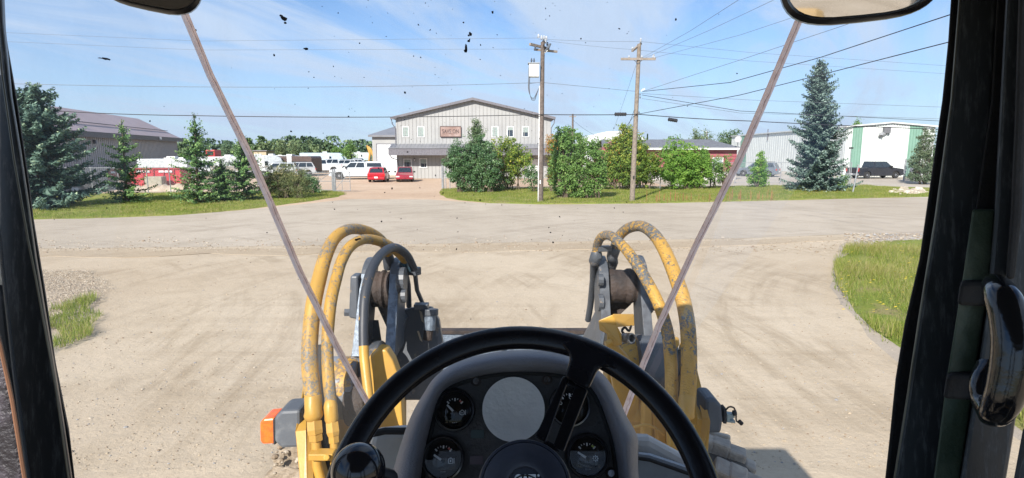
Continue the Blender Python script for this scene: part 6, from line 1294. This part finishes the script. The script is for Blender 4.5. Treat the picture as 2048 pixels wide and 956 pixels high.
fitting(hB, [(661, 806, 2.32, 12), (661, 812, 2.31, 13.5), (663, 838, 2.31, 13.5), (664, 843, 2.31, 12)])
fitting(hB, [(664, 845, 2.31, 13.5), (666, 864, 2.3, 14), (667, 870, 2.3, 12), (667, 871, 2.3, 11), (668, 884, 2.3, 11)], n=6)
fitting(hB, [(668, 884, 2.3, 8), (670, 1000, 2.28, 8)])
MB().m(M_yellow).box(cm(645, 909, 2.25), (.095, .05, .028)).tube([cm(653, 915, 2.2), cm(653, 915, 2.24)], .013, 6).build('hose_clamp', WL, bevel=.004)
fitting(hE, [(1374, 792, 2.33, 14.5), (1374, 797, 2.32, 16.5), (1372, 825, 2.31, 16.5), (1371, 832, 2.31, 18), (1371, 838, 2.31, 15), (1373, 842, 2.31, 6), (1374, 852, 2.3, 6)])
fitting(hE, [(1376, 850, 2.3, 13), (1379, 872, 2.3, 13), (1379, 873, 2.3, 10), (1380, 885, 2.3, 10)], n=6)
fitting(hD, [(1344, 778, 2.38, 11), (1344, 830, 2.37, 11.5), (1344, 890, 2.36, 10.5), (1350, 950, 2.35, 10), (1372, 1000, 2.35, 10)])
MB().m(M_yellow).tube([cm(1336, 898, 2.3), cm(1336, 916, 2.3)], .022, 12).build('hose_clamp', WL)
# right end collars and tubes
for (x, y, d, x2, y2) in ((1193, 512, 3.12, 1188, 524), (1228, 500, 3.14, 1224, 516)):
    MB().m(M_blacksteel).tube([cm(x, y - 8, d), cm(x, y, d), cm(x2, y2, d + .02), cm(x2, y2 + 4, d + .03)], [.028, .034, .03, .02], 14).build('collar', WL, smooth=True)
MB().m(M_blacksteel).box(cm(1208, 497, 3.1), (.075, .04, .03), rot=.2).build('clamp_bar', WL, bevel=.004)
MB().m(M_blacksteel).tube([cm(1187, 524, 3.16), cm(1186, 560, 3.3), cm(1181, 610, 3.5), cm(1176, 640, 3.6)], .019, 12).build('steel_tube', WL, smooth=True)
MB().m(M_blacksteel).tube([cm(1224, 514, 3.18), cm(1226, 524, 3.22), cm(1218, 545, 3.3)], .03, 12).build('steel_tube', WL, smooth=True)
# left end collars and tubes
MB().m(M_blacksteel).tube([cm(772, 500, 3.15), cm(777, 518, 3.18), cm(776, 536, 3.22)], [.03, .032, .024], 14).build('collar', WL, smooth=True)
MB().m(pm('blue_steel_collar', (.04, .10, .14, 1), (.02, .03, .04, 1), 30, .4)).tube([cm(806, 518, 3.17), cm(822, 536, 3.2), cm(833, 545, 3.22)], [.03, .034, .02], 10).build('collar', WL, smooth=True)
MB().m(M_blacksteel).box(cm(829, 542, 3.2), (.06, .05, .045), rot=-.5).build('clamp_bar', WL, bevel=.006)
MB().m(M_blacksteel).tube([cm(808, 530, 3.2), cm(816, 570, 3.35), cm(818, 612, 3.5)], .017, 10).build('steel_tube', WL)
MB().m(M_blacksteel).tube([cm(830, 545, 3.22), cm(834, 580, 3.35), cm(845, 606, 3.5)], .013, 10).build('steel_tube', WL)
# lever plates standing on the lift arms (rounded top, seen edge on)
M_edge2 = pm('dark_steel_edge', (.075, .085, .10, 1), (.045, .05, .06, 1), 20, .45)
def lever(pa, pb, wpx, d0, d1, name='lever_plate', depth=.20):
    """slab seen on its rear edge: pa top centre, pb bottom centre, width in px; goes forward"""
    a = cm(pa[0], pa[1] + 8, d0); b_ = cm(pb[0], pb[1], d1); w_ = wpx / F_PX * (d0 + d1) / 2 / 2; fw = Vector((0, depth, 0)); up = (a - b_).normalized(); prof = []
    for k in range(11):
        an = math.pi - k * math.pi / 10; prof.append((depth / 2 + depth / 2 * math.cos(an), depth / 2 * .75 * math.sin(an)))
    outl = [b_ - Vector((0, 0, 0))] + [a + Vector((0, u, 0)) + up * v for u, v in prof] + [b_ + Vector((0, depth * 1.3, 0))]
    sh = [Vector((w_, 0, 0))]
    m = MB().m(M_blacksteel); A = [p - Vector((w_, 0, 0)) for p in outl]; B = [p + Vector((w_, 0, 0)) for p in outl]; m.prism(A, B); k0 = len(m.f)
    o = m.build(name, WL, bevel=.006)
    e = MB().m(M_edgesteel if pa[0] < 1000 else M_edge2).ext([A[0] + Vector((.003, -.003, 0)), B[0] + Vector((-.003, -.003, 0)), B[1] + Vector((-.003, -.003, 0)), A[1] + Vector((.003, -.003, 0))], (0, .002, 0)); e.build('plate_edge', o); return o
lever((731, 540), (712, 712), 19, 3.1, 2.95); lever((789, 540), (779, 720), 21, 3.12, 2.95)
lever((1208, 536), (1213, 650), 20, 3.12, 3.0); lever((1287, 536), (1300, 700), 19, 3.1, 2.95)
def pivot(x0, x1, y, d, r_):
    a, b_ = cm(x0, y, d), cm(x1, y, d); n = 10; P = [a.lerp(b_, k / n) for k in range(n + 1)]; MB().m(M_rust).tube(P, [r_ * (1, 1.06, 1, 1, 1, .96, 1.07, 1.08, .95, 1, 1)[k] for k in range(n + 1)], 26).build('pivot_boss', WL, smooth=True)
pivot(741, 783, 578, 3.2, .10); pivot(1216, 1280, 572, 3.2, .092)
# link tapering down and forward from each pivot
plate('lift_link', [(748, 600), (782, 596), (812, 640), (800, 690), (790, 720), (775, 660)], 3.28, .08, M_blacksteel)
plate('lift_link', [(1222, 585), (1270, 585), (1262, 610), (1240, 630), (1222, 640), (1200, 640)], 3.26, .1, M_rust)
MB().m(M_blacksteel).prism([cm(735, 640, 3.2), cm(757, 640, 3.2), cm(766, 700, 3.2), cm(742, 705, 3.2)], [cm(735, 640, 3.4), cm(757, 640, 3.4), cm(766, 700, 3.4), cm(742, 705, 3.4)]).build('lift_link', WL)
# pin ends
plate('pin_keeper', [(700, 552), (716, 552), (716, 640), (697, 636)], 3.05, .09, M_blacksteel, .01); MB().m(M_blacksteel).tube([cm(690, 625, 3.1), cm(704, 625, 3.1)], .022, 6).build('bolt', WL)
for (x, y) in ((803, 560),): MB().m(M_blacksteel).tube([cm(x - 6, y, 3.1), cm(x + 8, y, 3.1)], .07, 18).build('pin', WL)
MB().m(M_blacksteel).tube([cm(803, 592, 3.05), cm(812, 592, 3.05)], .035, 12).build('bolt', WL)
MB().m(M_blacksteel).tube([cm(1196, 560, 3.06), cm(1206, 560, 3.06)], .032, 12).build('bolt', WL); MB().m(M_blacksteel).tube([cm(1196, 605, 3.06), cm(1206, 605, 3.06)], .045, 12).build('bolt', WL)
plate('pin_keeper', [(1294, 565), (1306, 570), (1308, 625), (1298, 632)], 3.1, .08, M_blacksteel, .01); MB().m(M_blacksteel).tube([cm(1300, 612, 3.06), cm(1312, 612, 3.06)], .026, 8).build('bolt', WL)
# guard box in front of the left lever
g = MB().m(M_blacksteel); g.prism([cm(800, 620, 3.35), cm(846, 612, 3.35), cm(866, 615, 3.35), cm(878, 640, 3.35), cm(888, 700, 3.35), cm(880, 800, 3.3), (cm(786, 800, 3.3))], [cm(800, 618, 3.6), cm(846, 610, 3.6), cm(866, 613, 3.6), cm(880, 638, 3.6), cm(890, 700, 3.6), cm(882, 798, 3.6), cm(786, 798, 3.6)]); g.build('guard_box', WL, bevel=.008)
g = MB().m(M_edgesteel).tube([cm(861, 628, 3.25), cm(859, 660, 3.25)], .034, 14).m(M_blacksteel).tube([cm(861, 618, 3.25), cm(861, 630, 3.25)], .045, 14).box(cm(843, 612, 3.28), (.08, .06, .03)).m(M_rust).tube([cm(857, 660, 3.25), cm(855, 680, 3.25)], .026, 12); g.build('solenoid_valve', WL, bevel=.003)
MB().m(pm('scratched_bare_paint', (.42, .38, .30, 1), rough=.8)).prism([cm(838, 620, 3.34), cm(844, 624, 3.34), (cm(848, 646, 3.34)), cm(843, 642, 3.34)], [cm(838, 620, 3.345), cm(844, 624, 3.345), (cm(848, 646, 3.345)), cm(843, 642, 3.345)]).prism([cm(834, 662, 3.33), cm(838, 662, 3.33), cm(845, 684, 3.33), cm(840, 680, 3.33)], [cm(834, 662, 3.335), cm(838, 662, 3.335), cm(845, 684, 3.335), cm(840, 680, 3.335)]).build('bare_scratch', WL)
# lift arm going down to the right lever, black
MB().m(M_blacksteel).prism([cm(1206, 590, 3.3), cm(1214, 650, 3.1), cm(1200, 720, 2.95), cm(1150, 720, 3.4), cm(1160, 684, 3.6), cm(1190, 628, 3.5)], [cm(1206, 588, 3.45), cm(1216, 650, 3.3), cm(1214, 720, 3.1), cm(1165, 720, 3.6), cm(1170, 684, 3.8), cm(1198, 628, 3.7)]).build('lift_arm', WL, bevel=.02)
# yellow lamp bracket
b = MB().m(M_yellow); b.prism([cm(1197, 641, 2.62), cm(1226, 629, 2.62), cm(1234, 652, 2.62), cm(1243, 668, 2.6), cm(1244, 690, 2.6), cm(1214, 694, 2.6), cm(1214, 668, 2.6), cm(1199, 660, 2.62)], [cm(1197, 641, 2.64), cm(1226, 629, 2.64), cm(1234, 652, 2.64), cm(1243, 668, 2.62), cm(1244, 690, 2.62), cm(1214, 694, 2.62), cm(1214, 668, 2.62), cm(1199, 660, 2.64)])
b.ext([cm(1226, 629, 2.62), cm(1268, 629, 2.72), cm(1269, 652, 2.72), cm(1234, 655, 2.62)], (0, .015, 0)); b.tube([cm(1212, 688, 2.58), cm(1224, 683, 2.58)], .016, 6).build('lamp_bracket', WL, bevel=.004)
MB().m(pm('socket_metal', (.35, .36, .36, 1), (.12, .12, .12, 1), 40, .4, .6)).lathe(cm(1254, 676, 2.62), (.5, -.7, .2), [(.02, -.03), (.024, 0), (.024, .03), (.018, .03), (.016, .005), (.0001, .005)], 16).build('lamp_socket', WL, smooth=True)
MB().m(M_blackm).tube([cm(1252, 672, 2.64), cm(1244, 662, 2.66), cm(1250, 655, 2.68), cm(1258, 662, 2.66), cm(1262, 652, 2.7)], .006, 6, smooth=4).build('lamp_wire', WL)
# yellow side plates of the front frame
b = MB().m(M_yellow); b.prism([cm(607, 768, 2.62), cm(613, 745, 2.8), cm(622, 760, 2.8), cm(612, 862, 2.3), cm(616, 1010, 2.2), cm(604, 1010, 2.2), cm(590, 862, 2.3)], [p + Vector((0, .03, 0)) for p in [cm(607, 768, 2.62), cm(613, 745, 2.8), cm(622, 760, 2.8), cm(612, 862, 2.3), cm(616, 1010, 2.2), cm(604, 1010, 2.2), cm(590, 862, 2.3)]]); b.build('frame_plate', WL, bevel=.004)
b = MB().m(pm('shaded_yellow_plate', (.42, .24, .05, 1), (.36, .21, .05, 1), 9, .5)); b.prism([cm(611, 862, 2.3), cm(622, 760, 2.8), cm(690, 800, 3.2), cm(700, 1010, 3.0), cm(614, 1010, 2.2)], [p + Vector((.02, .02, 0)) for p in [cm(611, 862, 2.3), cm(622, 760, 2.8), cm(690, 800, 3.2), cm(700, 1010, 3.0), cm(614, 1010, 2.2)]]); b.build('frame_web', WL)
b = MB().m(M_yellow); Q = [cm(1390, 712, 2.8), cm(1396, 745, 2.7), cm(1421, 842, 2.32), cm(1416, 900, 2.25), cm(1408, 1010, 2.2), cm(1400, 1010, 2.2), (cm(1404, 900, 2.28)), cm(1408, 842, 2.36), cm(1384, 720, 2.85)]; b.prism(Q, [p + Vector((0, .025, 0)) for p in Q]); b.build('frame_plate', WL, bevel=.004)
b = MB().m(M_yellow_worn); Q = [cm(1386, 720, 2.86), cm(1408, 842, 2.4), cm(1402, 920, 2.34), cm(1395, 1010, 2.3), cm(1330, 1010, 3.0), cm(1325, 800, 3.1)]; b.prism(Q, [p + Vector((-.02, .02, 0)) for p in Q]); b.build('frame_web', WL)
# cross body of the front frame between the plates
for nm, pts, d, th, mt in (('frame_box', [(690, 815), (800, 815), (800, 1010), (690, 1010)], 3.15, .2, M_yellow_worn), ('frame_rib', [(742, 712), (756, 698), (772, 700), (786, 722), (800, 760), (806, 860), (760, 870), (748, 790)], 2.75, .08, M_yellow), ('frame_rib', [(733, 722), (742, 708), (754, 706), (756, 760), (748, 830), (736, 830)], 2.85, .08, M_yellow),
    ('frame_box', [(1215, 745), (1262, 735), (1290, 745), (1290, 1010), (1215, 1010)], 2.85, .15, M_yellow), ('frame_rib', [(1212, 690), (1236, 692), (1258, 715), (1276, 750), (1280, 820), (1285, 845), (1240, 845)], 2.72, .07, M_yellow), ('frame_rib', [(1288, 760), (1300, 765), (1306, 846), (1306, 900), (1285, 900)], 2.6, .06, M_yellow), ('frame_box', [(1296, 830), (1400, 830), (1400, 1010), (1296, 1010)], 3.1, .2, M_yellow_worn), ('frame_rib', [(1305, 770), (1330, 820), (1335, 900), (1318, 905), (1310, 850)], 2.7, .05, M_yellow)):
    plate(nm, pts, d, th, mt, .008)
for pts in ([(1322, 930), (1345, 915), (1358, 880), (1362, 840)], [(1345, 950), (1375, 925), (1388, 890), (1392, 850)]):
    MB().m(M_yellow).tube([cm(x, y, 2.75) for x, y in pts], .024, 10, smooth=5).build('bent_tube', WL, smooth=True)
# round cylinder ends in the frame
def drum(x, y, d, r_, w_, m1, m2, nm='cylinder_eye'):
    c_ = cm(x, y, d); s_ = MB().m(m1).lathe(c_ - Vector((w_ / 2, 0, 0)), (1, 0, 0), [(r_ * .3, -.01), (r_ * .95, 0), (r_, .01), (r_, w_ - .01), (r_ * .95, w_), (r_ * .4, w_ + .005)], 30); s_.m(m2).lathe(c_ - Vector((w_ / 2 + .02, 0, 0)), (1, 0, 0), [(.0001, 0), (r_ * .55, 0), (r_ * .55, .03), (.0001, .03)], 18); return s_.build(nm, WL, smooth=True)
drum(690, 775, 3.0, .16, .16, flaked('grey_yellow_cylinder', (.20, .22, .25, 1), YEL, (.2, .14, .08, 1), 9, .54), M_rust); drum(740, 745, 3.1, .17, .14, M_blacksteel, M_rust); drum(718, 800, 2.95, .13, .1, M_rust, M_blacksteel)
drum(1298, 745, 3.0, .20, .14, M_blacksteel, M_rust); drum(1262, 738, 3.05, .17, .14, M_yellow_worn, M_rust); drum(1325, 735, 3.1, .19, .1, pm('blue_steel_drum', (.05, .08, .12, 1), (.1, .13, .17, 1), 10, .45), M_rust)
plate('frame_gusset', [(1372, 680), (1388, 690), (1390, 800), (1362, 800), (1364, 700)], 2.9, .06, M_yellow); plate('frame_gusset', [(1350, 678), (1358, 676), (1360, 690), (1352, 700)], 2.85, .03, M_yellow)
MB().m(M_blackm).tube([cm(1362, 700, 2.8), cm(1366, 760, 2.75), cm(1358, 820, 2.7)], .016, 10, smooth=4).build('black_hose', WL, smooth=True)
MB().m(M_blackm).tube([cm(645, 690, 2.7), cm(640, 760, 2.65), cm(648, 850, 2.6), cm(655, 950, 2.6)], .02, 10, smooth=4).build('black_hose', WL, smooth=True)
plate('frame_gusset', [(612, 690), (628, 690), (640, 800), (612, 800)], 2.95, .04, M_yellow)
# signal housings
plate('signal_housing', [(548, 835), (562, 822), (600, 820), (600, 896), (562, 897), (548, 884)], 2.35, .13, M_lampgrey, .012)
plate('signal_lens', [(519, 846), (526, 838), (549, 836), (550, 888), (524, 889), (520, 882)], 2.37, .10, M_amber, .008)
plate('signal_backing', [(545, 839), (551, 837), (551, 890), (546, 890)], 2.355, .12, M_blackm, .004)
plate('signal_housing', [(1411, 798), (1432, 797), (1444, 812), (1447, 842), (1443, 868), (1411, 868)], 2.4, .13, pm('blue_grey_housing', (.055, .075, .10, 1), rough=.5), .014)
plate('lamp_holder', [(1448, 820), (1454, 818), (1454, 848), (1447, 848)], 2.42, .05, M_blackm, .003)
plate('lamp_holder', [(1454, 828), (1470, 830), (1470, 836), (1460, 838), (1460, 842), (1471, 842), (1471, 847), (1454, 845)], 2.42, .03, pm('pale_green_plastic', (.28, .36, .36, 1), rough=.5), .002)
MB().m(M_blackm).tube([cm(1450, 822, 2.42), cm(1458, 814, 2.42), cm(1468, 816, 2.42), cm(1472, 828, 2.42), cm(1473, 842, 2.42), cm(1483, 846, 2.42)], .0035, 6, smooth=4).tube([cm(1466, 826, 2.42), cm(1472, 826, 2.42)], .012, 8).tube([cm(1478, 842, 2.42), cm(1484, 848, 2.42)], .009, 8).build('broken_lamp_wire', WL)
# bucket edge ahead
d = 4.9; b = MB().m(M_edgesteel); b.prism([cm(872, 664, d), cm(1172, 664, d), cm(1172, 760, d), cm(872, 760, d)], [cm(872, 664, d + .05), cm(1172, 664, d + .05), cm(1172, 760, d + .05), cm(872, 760, d + .05)]); bu = b.build('bucket', WL)
MB().m(M_rust).box((cm(1022, 662, d + .02)), (1.34, .08, .03)).build('bucket_lip', bu)
for x in (932, 1005, 1088, 1128): MB().m(M_blacksteel).box(cm(x, 692, d - .03), (.03, .06, .2)).build('bucket_rib', bu)
# tyres with chunky lugs
def tyre(cx, mud):
    Yc, R0, wd = 2.98, .745, .54; c_ = Vector((cx, Yc, R0)); t_ = MB().m(M_mud if mud else pm('dark_tyre_rubber', (.045, .042, .04, 1), (.09, .085, .075, 1), 9, .9)).lathe(c_ - Vector((wd / 2, 0, 0)), (1, 0, 0), [(R0 * .5, .02), (R0 * .85, 0), (R0 * .93, .06), (R0 * .96, wd / 2), (R0 * .93, wd - .06), (R0 * .85, wd), (R0 * .5, wd - .02)], 60)
    o = t_.build('tyre', WL, smooth=True); l = MB().m(M_tyre if not mud else M_mud); n = 19
    for k in range(n):
        for s_ in (-1, 1):
            a = 2 * math.pi * (k + (.5 if s_ > 0 else 0)) / n
            if not (-.2 < a < 3.4): continue
            ct, st = math.cos(a), math.sin(a); rad = Vector((0, ct, st)); tn_ = Vector((0, -st, ct)); q = c_ + rad * (R0 * .985) + Vector((s_ * wd * .27, 0, 0)); ax0 = (Vector((1, 0, 0)) * .93 + tn_ * (.36 * s_)).normalized(); ax1 = rad.cross(ax0)
            for u0, u1, dz in ((.02, .16, .0), (.14, .30, -.012), (.28, .44, -.045), (.42, .52, -.11)):
                e0 = c_ + Vector((s_ * wd * u0, 0, 0)) + rad * (R0 * .985 + dz) + tn_ * (s_ * u0 * .22); e1 = c_ + Vector((s_ * wd * u1, 0, 0)) + rad * (R0 * .985 + dz - .02) + tn_ * (s_ * u1 * .22)
                dd = e1 - e0; a0 = dd.normalized(); a2 = (rad - a0 * rad.dot(a0)).normalized(); l.box((e0 + e1) / 2, (dd.length + .004, .115, .10), ax=(a0, a2.cross(a0), a2))
    l.build('tread_lugs', o, bevel=.014)
    if mud:
        r = random.Random(3); m = MB()
        for k in range(260):
            a = r.uniform(.3, 2.6); q = c_ + Vector((r.uniform(-.5, .5) * wd, math.cos(a) * R0 * .99, math.sin(a) * R0 * .99)); m.m(r.choice([M_mud, M_st[1], M_st[0]])).sphere(q, r.uniform(.006, .022), 6, sq=.7)
        m.build('mud_clods', o)['kind'] = 'stuff'
tyre(-1.03, True); tyre(1.04, False)
MB().m(M_rust).box((0, 3.05, .8), (1.6, .3, .35)).build('axle', WL, bevel=.03)
